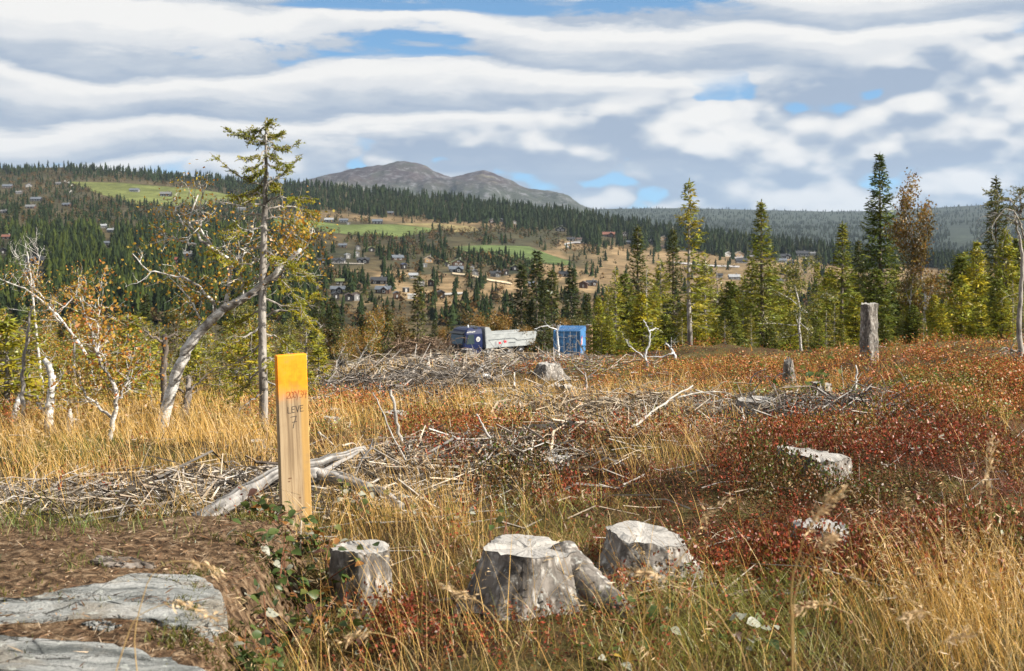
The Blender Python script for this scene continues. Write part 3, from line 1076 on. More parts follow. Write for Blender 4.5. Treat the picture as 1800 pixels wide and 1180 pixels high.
CABINS = [
    # px, py of the eaves' foot, width in pixels, style, roof, turn, label
    (12, 331, 22, 'long', 'slate', 0.1), (51, 329, 16, 'gable', 'black', 0.5), (102, 325, 12, 'long', 'grey', 0.1), (33, 341, 14, 'long', 'grey', 0.2),
    (62, 354, 24, 'long', 'slate', 0.0), (115, 363, 18, 'long', 'slate', -0.2), (52, 367, 22, 'long', 'grey', 0.0), (6, 375, 14, 'long', 'grey', 0.0),
    (235, 338, 22, 'long', 'slate', 0.0), (290, 346, 26, 'farm', 'grey', 0.0), (182, 401, 15, 'long', 'pale', 0.2), (194, 409, 18, 'long', 'pale', -0.2),
    (10, 421, 22, 'long', 'rust', 0.0), (188, 432, 15, 'long', 'slate', 0.0), (5, 447, 18, 'gable', 'black', 0.3), (60, 465, 44, 'row', 'black', 0.0),
    (45, 483, 18, 'gable', 'slate', 0.4), (75, 492, 18, 'gable', 'black', -0.4), (330, 452, 24, 'long', 'grey', 0.0), (310, 462, 14, 'long', 'red', 0.1),
    (425, 370, 18, 'long', 'grey', 0.2), (420, 459, 16, 'long', 'black', 0.1), (486, 465, 22, 'gable', 'black', 0.3), (470, 500, 14, 'long', 'black', 0.0), (540, 460, 16, 'long', 'black', 0.0),
    (578, 391, 20, 'farm', 'pale', 0.0), (604, 392, 20, 'farm', 'slate', 0.1), (663, 394, 24, 'farm', 'slate', 0.05), (612, 395, 6, 'shed', 'pale', 0.0),
    (686, 377, 13, 'long', 'slate', -0.1), (865, 392, 12, 'gable', 'black', 0.4), (880, 390, 9, 'gable', 'pale', -0.3), (905, 394, 9, 'gable', 'brown', 0.4),
    (602, 436, 18, 'long', 'slate', 0.0), (630, 440, 10, 'gable', 'black', 0.3), (653, 443, 16, 'gable', 'turf', 0.4),
    (565, 463, 14, 'long', 'black', 0.0), (594, 464, 30, 'row', 'black', -0.05), (612, 455, 10, 'gable', 'pale', 0.5), (638, 463, 28, 'row', 'black', 0.05), (628, 452, 9, 'gable', 'pale', 0.4),
    (700, 458, 26, 'long', 'slate', 0.35), (711, 473, 12, 'gable', 'navy', 0.5), (754, 462, 20, 'gable', 'flat', 0.2), (746, 470, 10, 'shed', 'pale', 0.0),
    (802, 479, 32, 'cross', 'slate', 0.1), (806, 468, 28, 'gable', 'turf', 0.2), (783, 469, 8, 'gable', 'turf', -0.3), (836, 485, 15, 'gable', 'slate', 0.1), (830, 476, 8, 'gable', 'black', 0.4),
    (597, 501, 18, 'long', 'turf', 0.1), (665, 500, 36, 'long', 'black', 0.0), (727, 490, 20, 'long', 'pale', 0.15), (757, 503, 14, 'gable', 'turf', 0.0), (741, 503, 16, 'gable', 'turf', 0.3),
    (593, 516, 32, 'cross', 'slate', 0.0), (562, 508, 10, 'shed', 'pale', 0.0), (672, 516, 34, 'cross', 'slate', -0.15), (714, 514, 11, 'shed', 'grey', 0.2),
    (613, 530, 18, 'gable', 'brown', 0.2), (628, 529, 12, 'gable', 'brown', 0.6), (591, 527, 10, 'gable', 'black', 0.4), (698, 526, 14, 'gable', 'slate', 0.2), (723, 526, 18, 'shed', 'white', 0.0), (776, 524, 16, 'gable', 'black', 0.3),
    (871, 487, 24, 'cross', 'black', 0.1), (890, 484, 12, 'gable', 'brown', 0.4), (905, 476, 16, 'gable', 'turf', 0.3), (935, 505, 13, 'long', 'slate', 0.2), (932, 484, 8, 'shed', 'white', 0.2),
    (993, 487, 26, 'long', 'black', 0.05), (1025, 507, 20, 'gable', 'brown', -0.2), (1041, 503, 22, 'cross', 'black', 0.2),
    (985, 407, 24, 'gable', 'turf', 0.0), (1004, 424, 18, 'long', 'black', 0.1), (1019, 424, 14, 'long', 'brown', 0.2), (1070, 417, 30, 'cross', 'rust', 0.0), (1098, 415, 12, 'gable', 'brown', 0.2),
    (1106, 429, 12, 'long', 'slate', 0.0), (1143, 430, 14, 'gable', 'black', 0.3), (1166, 423, 16, 'gable', 'flat', 0.1), (1203, 441, 12, 'gable', 'black', 0.0), (1165, 437, 10, 'long', 'brown', 0.0),
    (1280, 451, 14, 'gable', 'white', 0.1), (1300, 452, 22, 'gable', 'flat', 0.2), (1322, 447, 16, 'gable', 'black', 0.3), (1304, 463, 26, 'long', 'black', 0.0),
    (1380, 455, 26, 'cross', 'black', 0.05), (1375, 462, 22, 'long', 'slate', 0.0), (1392, 467, 18, 'gable', 'black', 0.2), (1412, 451, 32, 'long', 'black', 0.05), (1430, 449, 14, 'long', 'grey', 0.0), (1440, 464, 12, 'gable', 'black', 0.2),
    (1292, 492, 26, 'long', 'pale', 0.05), (1265, 489, 14, 'long', 'black', 0.0), (1372, 498, 16, 'long', 'slate', 0.1), (1376, 484, 10, 'gable', 'black', 0.0), (1310, 522, 22, 'long', 'grey', 0.0),
]


def tree_ok(px, py, h_px):
    """keep trees off the fields and out of the line of the cabins"""
    ok = np.ones(len(px), bool)
    for _, poly, _ in MEADOWS:
        ok &= ~inpoly(px, py, poly)
    for c in CABINS:
        cx, cy, w = c[0], c[1], c[2]
        ok &= ~((np.abs(px - cx) < w * 0.48) & (py > cy - w * 0.2) & (py - h_px < cy - 3))
    return ok


N = 71000
px = fr.uniform(-420, 2150, N)
tt = fr.random(N)
py = skyrow(px) + (575 - skyrow(px)) * tt ** 1.0
dark = spruce_frac(px, py)
openn = open_tan(px, py)
clump = fbm(px / 26., py / 12., 91, 3)
leftw = 1 - sstep(480, 620, px)
plant = leftw * sstep(385, 430, py) * (1 - sstep(552, 575, py))            # dense plantation on the left
dens = np.where(dark, 1.0, np.clip((clump - 0.30 + .07 * leftw) * 3.2, 0.06, 0.95) * (1 - 0.88 * openn))
dens = np.maximum(dens, plant * np.where((clump > 0.33), 1.0, 0.25))
village = sstep(500, 560, px) * (1 - sstep(1000, 1100, px)) * sstep(448, 462, py) * (1 - sstep(528, 545, py))
dens = dens * (1 + 0.25 * village)
rightopen = sstep(1010, 1070, px) * sstep(0, 12, py - np.interp(px, [1000, 1060, 1200, 1300, 1500, 1600, 1800], [420, 440, 450, 459, 478, 474, 484])) * (1 - sstep(505, 545, py))
dens = dens * (1 - 0.68 * rightopen)
# equal density per ground area would starve the far rows: thin the near rows instead
dens = dens * np.interp((py - skyrow(px)), [0, 30, 120, 250], [1.0, 0.85, 0.42, 0.22]) * (1 + .75 * leftw)
keep = fr.random(N) < dens
px, py, dark, plant, clump = px[keep], py[keep], dark[keep], plant[keep], clump[keep]
W3 = HPt(px, py)
sp_p = np.where(dark, 0.97, np.where(plant > 0.5, 0.93, 0.50))
sp_p = np.where(~dark & (px > 520) & (px < 1050) & (py < 440), 0.22, sp_p)
sp_p = np.where(~dark & (px < 520) & (py < 360), 0.35, sp_p)
is_sp = fr.random(len(px)) < sp_p
hgt = np.where(is_sp, fr.uniform(5.5, 15.0, len(px)), fr.uniform(4, 8, len(px)))
hgt = np.where(dark & is_sp, hgt * np.interp(px, [0, 600, 1100, 1500], [0.85, 1.0, 1.25, 1.1]), hgt)
hgt = np.where((~dark) & is_sp & (plant < 0.5), hgt * 0.72, hgt)
hpx = hgt / W3[:, 1] * F
ok = tree_ok(px, py, hpx)
px, py, W3, hgt, is_sp, dark, plant, clump = [a[ok] for a in (px, py, W3, hgt, is_sp, dark, plant, clump)]
order = np.argsort(-(hgt / W3[:, 1]))
W3[:, 2] -= 0.4
spc = np.array([0.030, 0.044, 0.016])
n = len(px)
col = spc * fr.uniform(.65, 1.35, (n, 1)) * np.array([1, 1, 1])
warm = fr.random(n)
col = np.where(((plant > 0.5) & (warm < 0.45))[:, None], np.array([0.062, 0.080, 0.018]) * fr.uniform(.8, 1.2, (n, 1)), col)
col = np.where((dark & (warm < 0.25))[:, None], np.array([0.045, 0.052, 0.020]) * fr.uniform(.7, 1.2, (n, 1)), col)
pcs = np.array([(0.115, 0.070, 0.030), (0.095, 0.078, 0.030), (0.15, 0.085, 0.026), (0.085, 0.088, 0.030), (0.12, 0.085, 0.05)])
col = np.where(is_sp[:, None], col, pcs[fr.integers(5, size=n)] * fr.uniform(.75, 1.25, (n, 1)))
big = (hgt / W3[:, 1] * F) > 21
for k in range(5):
    for bigf, SP in ((False, FAR_SP), (True, MID_SP)):
        s = is_sp & (big == bigf) & ((np.arange(n) % 5) == k)
        wd = hgt[s] * fr.uniform(.7, 1.5, s.sum())
        scatter(forest, SP[k], W3[s], np.stack([wd, wd, hgt[s]], 1), fr.uniform(0, 6.28, s.sum()), col[s])
    s = (~is_sp) & ((np.arange(n) % 5) == k)
    wd = hgt[s] * fr.uniform(.9, 1.5, s.sum())
    scatter(forest, FAR_PF[k], W3[s], np.stack([wd, wd, hgt[s]], 1), fr.uniform(0, 6.28, s.sum()), col[s])
tag(forest.build('hillside_forest', M['far']), 'mass of dark spruce and brown birch covering the hillside', 'forest', kind='stuff')
N_FOREST = n
# ridge forest
rf = MB()
N = 24000
ri = fr.uniform(0, RIDGE.shape[0] - 2.02, N); ci = fr.uniform(0, RIDGE.shape[1] - 1.01, N)
i0, j0 = ri.astype(int), ci.astype(int); a, b = (ri - i0)[:, None], (ci - j0)[:, None]
W = (RIDGE[i0, j0] * (1 - a) + RIDGE[i0 + 1, j0] * a) * (1 - b) + (RIDGE[i0, j0 + 1] * (1 - a) + RIDGE[i0 + 1, j0 + 1] * a) * b
rx, ry = screen(W[:, 0], W[:, 1], W[:, 2])
k = (rx > 1000) & (rx < 1990) & ~((np.abs(rx - (1690 + (ry - 420) * 0.25)) < 16 + (ry - 400) * 0.25) & (ry > 398) & (ry < 430))
W = W[k]
n = len(W)
h = fr.uniform(7, 12.5, n)
FAR2 = [skirt_spruce(3, 6, s + 90) for s in range(4)]
for kk in range(4):
    s = (np.arange(n) % 4) == kk
    scatter(rf, FAR2[kk], W[s], np.stack([h[s] * 1.35, h[s] * 1.35, h[s]], 1), fr.uniform(0, 6, s.sum()), np.array([0.040, 0.050, 0.030]) * fr.uniform(.75, 1.25, (s.sum(), 1)))
tag(rf.build('ridge_forest', M['far']), 'far spruce forest over the ridges on the right', 'forest', kind='stuff')

# ------------------------------------------------------------------ cabins on the hillside
WALLS = {'black': (0.022, 0.019, 0.018), 'brown': (0.075, 0.042, 0.026), 'red': (0.16, 0.035, 0.022), 'wood': (0.36, 0.24, 0.13), 'white': (0.62, 0.61, 0.58), 'greyw': (0.17, 0.165, 0.16)}
ROOFS = {'slate': ((0.10, 0.112, 0.13), 'slate-grey'), 'black': ((0.030, 0.031, 0.034), 'black'), 'grey': ((0.14, 0.14, 0.14), 'grey'), 'pale': ((0.27, 0.28, 0.29), 'pale metal'), 'rust': ((0.17, 0.07, 0.045), 'rust-brown'),
         'red': ((0.17, 0.045, 0.03), 'red'), 'turf': ((0.12, 0.14, 0.045), 'grass-covered'), 'navy': ((0.030, 0.042, 0.10), 'dark blue'), 'brown': ((0.085, 0.055, 0.04), 'brown'), 'flat': ((0.33, 0.26, 0.17), 'unfinished timber'), 'white': ((0.7, 0.7, 0.68), 'white')}
for k_, c_ in WALLS.items():
    M['w_' + k_] = pmat('cabin_wall_' + k_, [(0, tuple(x * 0.8 for x in c_)), (1, tuple(x * 1.2 for x in c_))], 1.5, (1, 1, 6), 0.8, 3, 0.2)
for k_, (c_, _) in ROOFS.items():
    M['r_' + k_] = pmat('cabin_roof_' + k_, [(0, tuple(x * 0.8 for x in c_)), (1, tuple(x * 1.2 for x in c_))], 0.8, (1, 1, 1), 0.55, 4, 0.2, spec=0.4)
M['trim'] = flat('white_trim', (0.46, 0.455, 0.44), 0.6)
M['pane'] = flat('window_pane', (0.035, 0.045, 0.055), 0.12, 0.7)
M['stone'] = flat('chimney_stone', (0.22, 0.21, 0.20), 0.9)


def prism_roof(mb, x0, x1, y0, y1, ze, zr, along, over=0.5, th=0.25):
    """two roof slabs meeting at a ridge; along='x' or 'y'"""
    if along == 'x':
        ym = (y0 + y1) / 2
        s = (zr - ze) / (ym - y0)
        ya, yb, zl = y0 - over, y1 + over, ze - over * s
        pr = [(x0 - over, ya, zl), (x0 - over, ym, zr), (x0 - over, yb, zl)]
        pe = [(x1 + over, p[1], p[2]) for p in pr]
    else:
        xm = (x0 + x1) / 2
        s = (zr - ze) / (xm - x0)
        xa, xb, zl = x0 - over, x1 + over, ze - over * s
        pr = [(xa, y0 - over, zl), (xm, y0 - over, zr), (xb, y0 - over, zl)]
        pe = [(p[0], y1 + over, p[2]) for p in pr]
    up = lambda L: [(p[0], p[1], p[2] + th) for p in L]
    V = np.array(pr + pe + up(pr) + up(pe))
    Q = [[0, 1, 4, 3], [1, 2, 5, 4], [6, 9, 10, 7], [7, 10, 11, 8], [0, 3, 9, 6], [2, 8, 11, 5], [0, 6, 7, 1], [1, 7, 8, 2], [3, 4, 10, 9], [4, 5, 11, 10]]
    mb.add(V, None, Q)


def gable_body(mb, x0, x1, y0, y1, h, zr, along):
    if along == 'x':
        ym = (y0 + y1) / 2
        V = [(x0, y0, -2), (x1, y0, -2), (x1, y1, -2), (x0, y1, -2), (x0, y0, h), (x1, y0, h), (x1, y1, h), (x0, y1, h), (x0, ym, zr), (x1, ym, zr)]
        mb.add(np.array(V), [[4, 7, 8], [5, 9, 6]], [[0, 1, 5, 4], [1, 2, 6, 5], [2, 3, 7, 6], [3, 0, 4, 7]])
    else:
        xm = (x0 + x1) / 2
        V = [(x0, y0, -2), (x1, y0, -2), (x1, y1, -2), (x0, y1, -2), (x0, y0, h), (x1, y0, h), (x1, y1, h), (x0, y1, h), (xm, y0, zr), (xm, y1, zr)]
        mb.add(np.array(V), [[4, 8, 5], [6, 9, 7]], [[0, 1, 5, 4], [1, 2, 6, 5], [2, 3, 7, 6], [3, 0, 4, 7]])


def window(root, x, y, z, w, h):
    mb = MB(); box(mb, (x - w / 2, y - 0.10, z), (x + w / 2, y + 0.02, z + h))
    f = mb.build('window', M['trim'], root, color=False)
    mb = MB(); box(mb, (x - w / 2 + 0.28, y - 0.14, z + 0.25), (x + w / 2 - 0.28, y - 0.104, z + h - 0.25))
    mb.build('pane', M['pane'], f, color=False)


def place_words(px, py):
    if px < 300 and py < 380: return 'on the upper left hillside by the top meadow'
    if px < 560: return 'among the spruces on the left hillside'
    if py < 400 and px < 920: return 'near the middle meadow under the ridge forest'
    if px < 675 and py < 480: return 'in the row below the middle meadow'
    if px < 960 and py < 496: return 'in the upper middle cabin village'
    if px < 960: return 'in the lower middle cabin village'
    if px < 1060 and py > 470: return 'on bare ground above the blue container'
    if px < 1240: return 'along the foot of the dark ridge forest'
    return 'in the bare cabin field on the right'


ORD = ['leftmost', 'second', 'third', 'fourth', 'fifth', 'sixth', 'seventh', 'eighth', 'ninth', 'tenth', 'eleventh', 'twelfth', 'thirteenth', 'fourteenth', 'fifteenth', 'sixteenth', 'seventeenth', 'eighteenth', 'nineteenth', 'twentieth']


def ordw(i):
    if i < len(ORD): return ORD[i] if i == 0 else ORD[i] + ' from left'
    tens = {2: 'twenty', 3: 'thirty', 4: 'forty', 5: 'fifty', 6: 'sixty', 7: 'seventy', 8: 'eighty'}
    n_ = i + 1
    unit = ['', 'first', 'second', 'third', 'fourth', 'fifth', 'sixth', 'seventh', 'eighth', 'ninth'][n_ % 10]
    return (tens[n_ // 10] + ('-' + unit if unit else 'th')).replace('yth', 'ieth') + ' from left'


cabr = np.random.default_rng(5)
buck = {}
for c in CABINS:
    buck.setdefault((place_words(c[0], c[1]), c[4]), []).append(c[0])
for (cx, cy, wpx, style, roof, turn) in CABINS:
    p = HPt(np.array(cx), np.array(cy))
    W_ = max(3.0, 0.72 * wpx / F * p[1])
    wall = {'pale': 'greyw', 'white': 'white', 'flat': 'wood', 'red': 'red', 'rust': 'brown'}.get(roof, cabr.choice(['black', 'black', 'brown', 'greyw']))
    if style == 'farm': wall = 'red' if cabr.random() < .3 else 'black'
    root = empty('cabin' if style not in ('farm', 'shed') else ('farmhouse' if style == 'farm' else 'shed'), p, turn)
    words = place_words(cx, cy)
    same = sorted(buck[(words, roof)])
    o_ = same.index(cx)
    kindw = {'farm': 'farm house', 'shed': 'small shed'}.get(style, 'cabin')
    lab = f'{ROOFS[roof][1]} roofed {kindw} {words}' + (f', {ordw(o_)}' if len(same) > 1 else '')
    tag(root, lab, 'house' if style != 'shed' else 'shed', 'buildings on the far hillside')
    hw = W_ / 2
    dep = float(np.clip(W_ * 0.62, 3, 8))
    h = float(np.clip(W_ * 0.24, 2.1, 3.0)) + (0.6 if style in ('gable', 'farm') else 0)
    wm, rm = M['w_' + wall], M['r_' + roof]
    mb = MB(); rb = MB()
    if style == 'gable':
        zr = h + W_ * 0.26
        gable_body(mb, -hw, hw, 0, dep, h, zr, 'y'); mb.build('wall', wm, root, color=False)
        prism_roof(rb, -hw, hw, 0, dep, h + .02, zr + .02, 'y', min(.7, .12 * W_))
        rf_ = rb.build('roof', rm, root, color=False)
        nw = 2 if W_ > 5 else 1
        for i in range(nw): window(root, (-hw + W_ * (i + .5) / nw) * .8, 0, .7, W_ * .2, h * .45)
        if W_ > 5: window(root, 0, 0, h + 0.1, W_ * .2, W_ * .10)
    elif style == 'shed':
        box(mb, (-hw, 0, -1), (hw, dep, h)); mb.build('wall', wm, root, color=False)
        box(rb, (-hw - .2, -.2, h + .01), (hw + .2, dep + .2, h + .2)); rf_ = rb.build('roof', rm, root, color=False)
        mb = MB(); box(mb, (-.5, -.06, 0), (.5, .02, 1.9)); mb.build('door', M['trim'], root, color=False)
    else:
        zr = h + dep * 0.30
        gable_body(mb, -hw, hw, 0, dep, h, zr, 'x'); mb.build('wall', wm, root, color=False)
        prism_roof(rb, -hw, hw, 0, dep, h + .02, zr + .02, 'x', .55)
        rf_ = rb.build('roof', rm, root, color=False)
        nw = int(np.clip(W_ / 2.6, 2, 6))
        for i in range(nw):
            if style in ('cross', 'row') and abs(i - nw * .65) < .8: continue
            window(root, -hw + W_ * (i + .5) / nw, 0, .6, min(1.5, W_ / nw * .55), h * .5)
        if style in ('cross', 'row'):
            gx_ = hw * 0.35; gw = W_ * .2
            mb = MB(); gable_body(mb, gx_ - gw, gx_ + gw, -1.8, dep / 2, h, h + gw * .75, 'y'); mb.build('porch_wall', wm, root, color=False)
            rb = MB(); prism_roof(rb, gx_ - gw, gx_ + gw, -1.8, dep / 2, h + .05, h + gw * .75 + .05, 'y', .45); rb.build('porch_roof', rm, root, color=False)
            window(root, gx_, -1.8, .5, gw * 1.1, h * .62)
        if style == 'row':
            gx_ = -hw * 0.55; gw = W_ * .13
            mb = MB(); gable_body(mb, gx_ - gw, gx_ + gw, -1.2, dep / 2, h, h + gw * .8, 'y'); mb.build('porch_wall', wm, root, color=False)
            rb = MB(); prism_roof(rb, gx_ - gw, gx_ + gw, -1.2, dep / 2, h + .05, h + gw * .8 + .05, 'y', .4); rb.build('porch_roof', rm, root, color=False)
            window(root, gx_, -1.2, .5, gw * 1.1, h * .6)
    if style != 'shed' and W_ > 5:
        mb = MB(); zt = h + (W_ * .26 if style == 'gable' else dep * .30)
        box(mb, (hw * .3, dep * .45, zt - .6), (hw * .3 + .8, dep * .45 + .7, zt + 1.0)); mb.build('chimney', M['stone'], rf_, color=False)

# ------------------------------------------------------------------ parked tipper truck
M['truckblue'] = flat('blue_truck_paint', (0.006, 0.012, 0.052), 0.35, 0.35)
M['truckblack'] = flat('black_plastic', (0.012, 0.013, 0.015), 0.45, 0.4)
M['glass'] = flat('dark_glass', (0.035, 0.05, 0.05), 0.07, 0.8)
M['body'] = pmat('tipper_body_paint', [(0, (0.23, 0.24, 0.24)), (1, (0.34, 0.355, 0.35))], 1.2, (1, 1, 2), 0.5, 5, 0.05, spec=0.4)
M['bodydark'] = flat('body_groove', (0.05, 0.06, 0.065), 0.6)
M['redpaint'] = flat('red_mark', (0.50, 0.03, 0.04), 0.5)
M['rim'] = flat('rim_metal', (0.45, 0.45, 0.46), 0.35, 0.5, 0.6)
M['tyre'] = flat('tyre_rubber', (0.02, 0.02, 0.02), 0.9)
M['lamp'] = flat('lamp_glass', (0.75, 0.74, 0.70), 0.2)


def loft(mb, secs):
    """skin between closed sections with equal point counts"""
    secs = np.asarray(secs, float); m, n = secs.shape[:2]
    i = np.arange(m - 1)[:, None] * n; j = np.arange(n)[None]; k = ((np.arange(n) + 1) % n)[None]
    Q = np.stack([i + j, i + k, i + n + k, i + n + j], -1).reshape(-1, 4)
    V = secs.reshape(-1, 3)
    cs = np.array([secs[0].mean(0), secs[-1].mean(0)])
    e = m * n; jj = np.arange(n); kk = (jj + 1) % n
    T = np.concatenate([np.stack([np.full(n, e), kk, jj], 1), np.stack([np.full(n, e + 1), (m - 1) * n + jj, (m - 1) * n + kk], 1)])
    mb.add(np.concatenate([V, cs]), T, Q)


def disc(mb, c, axis, r, w, n=20):
    c = np.asarray(c, float); ax = np.asarray(axis, float)
    tube(mb, [c - ax * w / 2, c - ax * w * .42, c + ax * w * .42, c + ax * w / 2], [r * .93, r, r, r * .93], n)


TG = 38.0
tor = P(815, 578, 119) + np.array([-.77, .985, 0]); tor[2] = -9.63 - 3.12
truck = empty('tipper_truck', tor, math.radians(180 + TG))
tag(truck, 'blue tipper truck with pale grey dump body parked behind the slash', 'truck')
# cab: rounded-corner sections from the bumper line to the roof
secs = []
for z_, xf, xb, hw_ in [(0.45, 0.0, -2.2, 1.22), (1.0, 0.02, -2.25, 1.25), (1.55, 0.0, -2.28, 1.25), (2.55, -0.22, -2.28, 1.20), (2.95, -0.42, -2.25, 1.12), (3.12, -0.75, -2.1, 0.98)]:
    b_ = 0.14
    secs.append([(xf, -hw_ + b_, z_), (xf, hw_ - b_, z_), (xf - b_, hw_, z_), (xb + .05, hw_, z_), (xb, hw_ - .05, z_), (xb, -hw_ + .05, z_), (xb + .05, -hw_, z_), (xf - b_, -hw_, z_)])
mb = MB(); loft(mb, secs); cabo = mb.build('cab', M['truckblue'], truck, color=False)


def quad_part(name, pts, mat, parent, push=(0, 0, 0), th=0.03):
    pts = np.asarray(pts, float); n_ = np.cross(pts[1] - pts[0], pts[3] - pts[0]); n_ /= np.linalg.norm(n_)
    mb = MB()
    V = np.concatenate([pts - n_ * th, pts + n_ * th]) + np.asarray(push)
    mb.add(V, None, [[0, 3, 2, 1], [4, 5, 6, 7], [0, 1, 5, 4], [1, 2, 6, 5], [2, 3, 7, 6], [3, 0, 4, 7]])
    return mb.build(name, mat, parent, color=False)


quad_part('windscreen', [(0.0, -1.05, 1.58), (0.0, 1.05, 1.58), (-.21, 1.0, 2.52), (-.21, -1.0, 2.52)], M['glass'], cabo, (0.005, 0, 0))
quad_part('sun_visor', [(0.10, -1.1, 2.58), (0.10, 1.1, 2.58), (-.28, 1.05, 2.74), (-.28, -1.05, 2.74)], M['truckblack'], cabo)
quad_part('grille', [(0.03, -.85, .95), (0.03, .85, .95), (0.015, .85, 1.5), (0.015, -.85, 1.5)], M['truckblack'], cabo, (.01, 0, 0))
for k_ in range(4):
    quad_part('grille_bar', [(0.05, -.8, 1.02 + k_ * .12), (0.05, .8, 1.02 + k_ * .12), (0.05, .8, 1.06 + k_ * .12), (0.05, -.8, 1.06 + k_ * .12)], M['truckblack'], cabo, (.012, 0, 0), .01)
mb = MB(); box(mb, (-.25, -1.24, .35), (.12, 1.24, .85), bev=.06); mb.build('bumper', M['truckblack'], truck, color=False)
for sy in (-1, 1):
    mb = MB(); box(mb, (.06, sy * 1.0 - .2, .55), (.14, sy * 1.0 + .2, .75), bev=.02); mb.build('headlight', M['lamp'], truck, color=False)
    quad_part('side_window', [(-.30, sy * 1.25, 1.6), (-1.25, sy * 1.25, 1.6), (-1.22, sy * 1.205, 2.5), (-.55, sy * 1.21, 2.5)], M['glass'], cabo, (0, sy * .006, 0))
    mb = MB(); box(mb, (-.1, sy * 1.42 - .1, 1.75), (0.04, sy * 1.42 + .1, 2.45), bev=.04); mr = mb.build('mirror', M['truckblack'], truck, color=False)
    mb = MB(); tube(mb, [(-.1, sy * 1.2, 2.5), (-.03, sy * 1.42, 2.42)], .03, 5); mb.build('mirror_arm', M['truckblack'], mr, color=False)
    mb = MB(); box(mb, (-1.3, sy * 1.262 - .012, 1.2), (-1.1, sy * 1.262 + .012, 1.26)); mb.build('door_handle', M['truckblack'], cabo, color=False)
    mb = MB(); disc(mb, (-1.72, sy * 1.245, 2.02), (0, 1, 0), .24, .03, 18); mb.build('round_emblem', M['trim'], cabo, color=False)
    mb = MB(); disc(mb, (-1.72, sy * 1.250, 2.02), (0, 1, 0), .15, .034, 14); mb.build('emblem_centre', M['rim'], cabo, color=False)
    mb = MB()
    for (x_, z_) in ((-.55, 2.72), (-.8, 2.75), (-1.05, 2.73), (-1.3, 2.76)): box(mb, (x_ - .11, sy * 1.163 - .016, z_ - .04), (x_ + .11, sy * 1.163 + .016, z_ + .05))
    mb.build('white_lettering', M['trim'], cabo, color=False)
mb = MB(); box(mb, (-1.75, -1.15, 3.0), (-2.24, 1.15, 3.14) if False else (-1.35, 1.1, 3.15)); mb.build('roof_spoiler', M['truckblack'], cabo, color=False)
mb = MB(); tube(mb, [(-1.2, .3, 3.1), (-1.2, .3, 3.22), (-1.2, .3, 3.36)], [.08, .10, .06], 10); mb.build('beacon', M['lamp'], cabo, color=False)
mb = MB(); tube(mb, [(-1.9, -.6, 3.1), (-2.05, -.65, 4.1)], .012, 4); mb.build('aerial', M['truckblack'], cabo, color=False)
mb = MB()
for y_ in (-.42, .34): box(mb, (-8.6, y_, .75), (-.6, y_ + .09, 1.02))
for x_ in (-2.6, -4.5, -6.5, -8.4): box(mb, (x_ - .05, -.4, .78), (x_ + .05, .4, .98))
mb.build('chassis', M['truckblack'], truck, color=False)
for x_ in (-1.15, -5.6, -7.0):
    for sy in (-1, 1):
        mb = MB(); disc(mb, (x_, sy * 1.06, .52), (0, 1, 0), .52, .34); wh = mb.build('wheel', M['tyre'], truck, color=False)
        mb = MB(); disc(mb, (x_, sy * 1.17, .52), (0, 1, 0), .30, .16, 16); mb.build('rim', M['rim'], wh, color=False)
# dump body: tray with sloping rear, headboard rising behind the cab
mb = MB()
prof_ = [(-2.75, 1.1), (-8.65, 1.1), (-8.95, 2.35), (-3.55, 2.42), (-3.05, 3.1), (-2.62, 3.15)]
for sy in (-1, 1):
    a_ = [(x, sy * 1.25, z) for x, z in prof_]; b2 = [(x, sy * 1.15, z) for x, z in prof_]
    n_ = len(a_); mb.add(np.array(a_ + b2), [[0, 1, 3], [1, 2, 3], [0, 3, 4], [0, 4, 5], [6, 9, 7], [7, 9, 8], [6, 10, 9], [6, 11, 10]], [[i, (i + 1) % n_, n_ + (i + 1) % n_, n_ + i] for i in range(n_)])
box(mb, (-8.66, -1.149, 1.11), (-2.76, 1.149, 1.25))
tray = mb.build('dump_body', M['body'], truck, color=False)
quad_part('headboard', [(-2.78, -1.24, 1.1), (-2.78, 1.24, 1.1), (-2.62, 1.24, 3.14), (-2.62, -1.24, 3.14)], M['body'], tray, (.06, 0, 0))
quad_part('tailgate', [(-8.67, -1.2, 1.12), (-8.67, 1.2, 1.12), (-8.95, 1.2, 2.34), (-8.95, -1.2, 2.34)], M['body'], tray)
for sy in (-1, 1):
    for a_, b_ in (((-3.0, 1.86), (-6.1, 1.90)), ((-6.1, 1.90), (-6.5, 1.66)), ((-6.5, 1.66), (-8.6, 1.72))):
        mb = MB(); tube(mb, [(a_[0], sy * 1.255, a_[1]), (b_[0], sy * 1.255, b_[1])], .035, 4); mb.build('side_groove', M['bodydark'], tray, color=False)
    mb = MB(); box(mb, (-8.9, sy * 1.2 - .07, 2.36), (-3.5, sy * 1.2 + .07, 2.46), bev=.02); mb.build('top_rail', M['body'], tray, color=False)
    for k_, (x_, z_) in enumerate(((-4.35, 1.52), (-5.0, 1.62))):
        quad_part('red_mark', [(x_ - .17, sy * 1.262, z_ - .08), (x_ + .13, sy * 1.262, z_ - .12), (x_ + .17, sy * 1.262, z_ + .12), (x_ - .1, sy * 1.262, z_ + .10)], M['redpaint'], tray, (0, 0, 0), .012)
    mb = MB(); box(mb, (-3.75, sy * 1.262 - .012, 1.35), (-3.95, sy * 1.262 + .012, 1.7)); mb.build('side_plate', M['rim'], tray, color=False)
    mb = MB()
    for k_ in range(5): box(mb, (-5.55 - k_ * .17, sy * 1.258 - .008, 1.44), (-5.43 - k_ * .17, sy * 1.258 + .008, 1.54))
    mb.build('dark_lettering', M['bodydark'], tray, color=False)

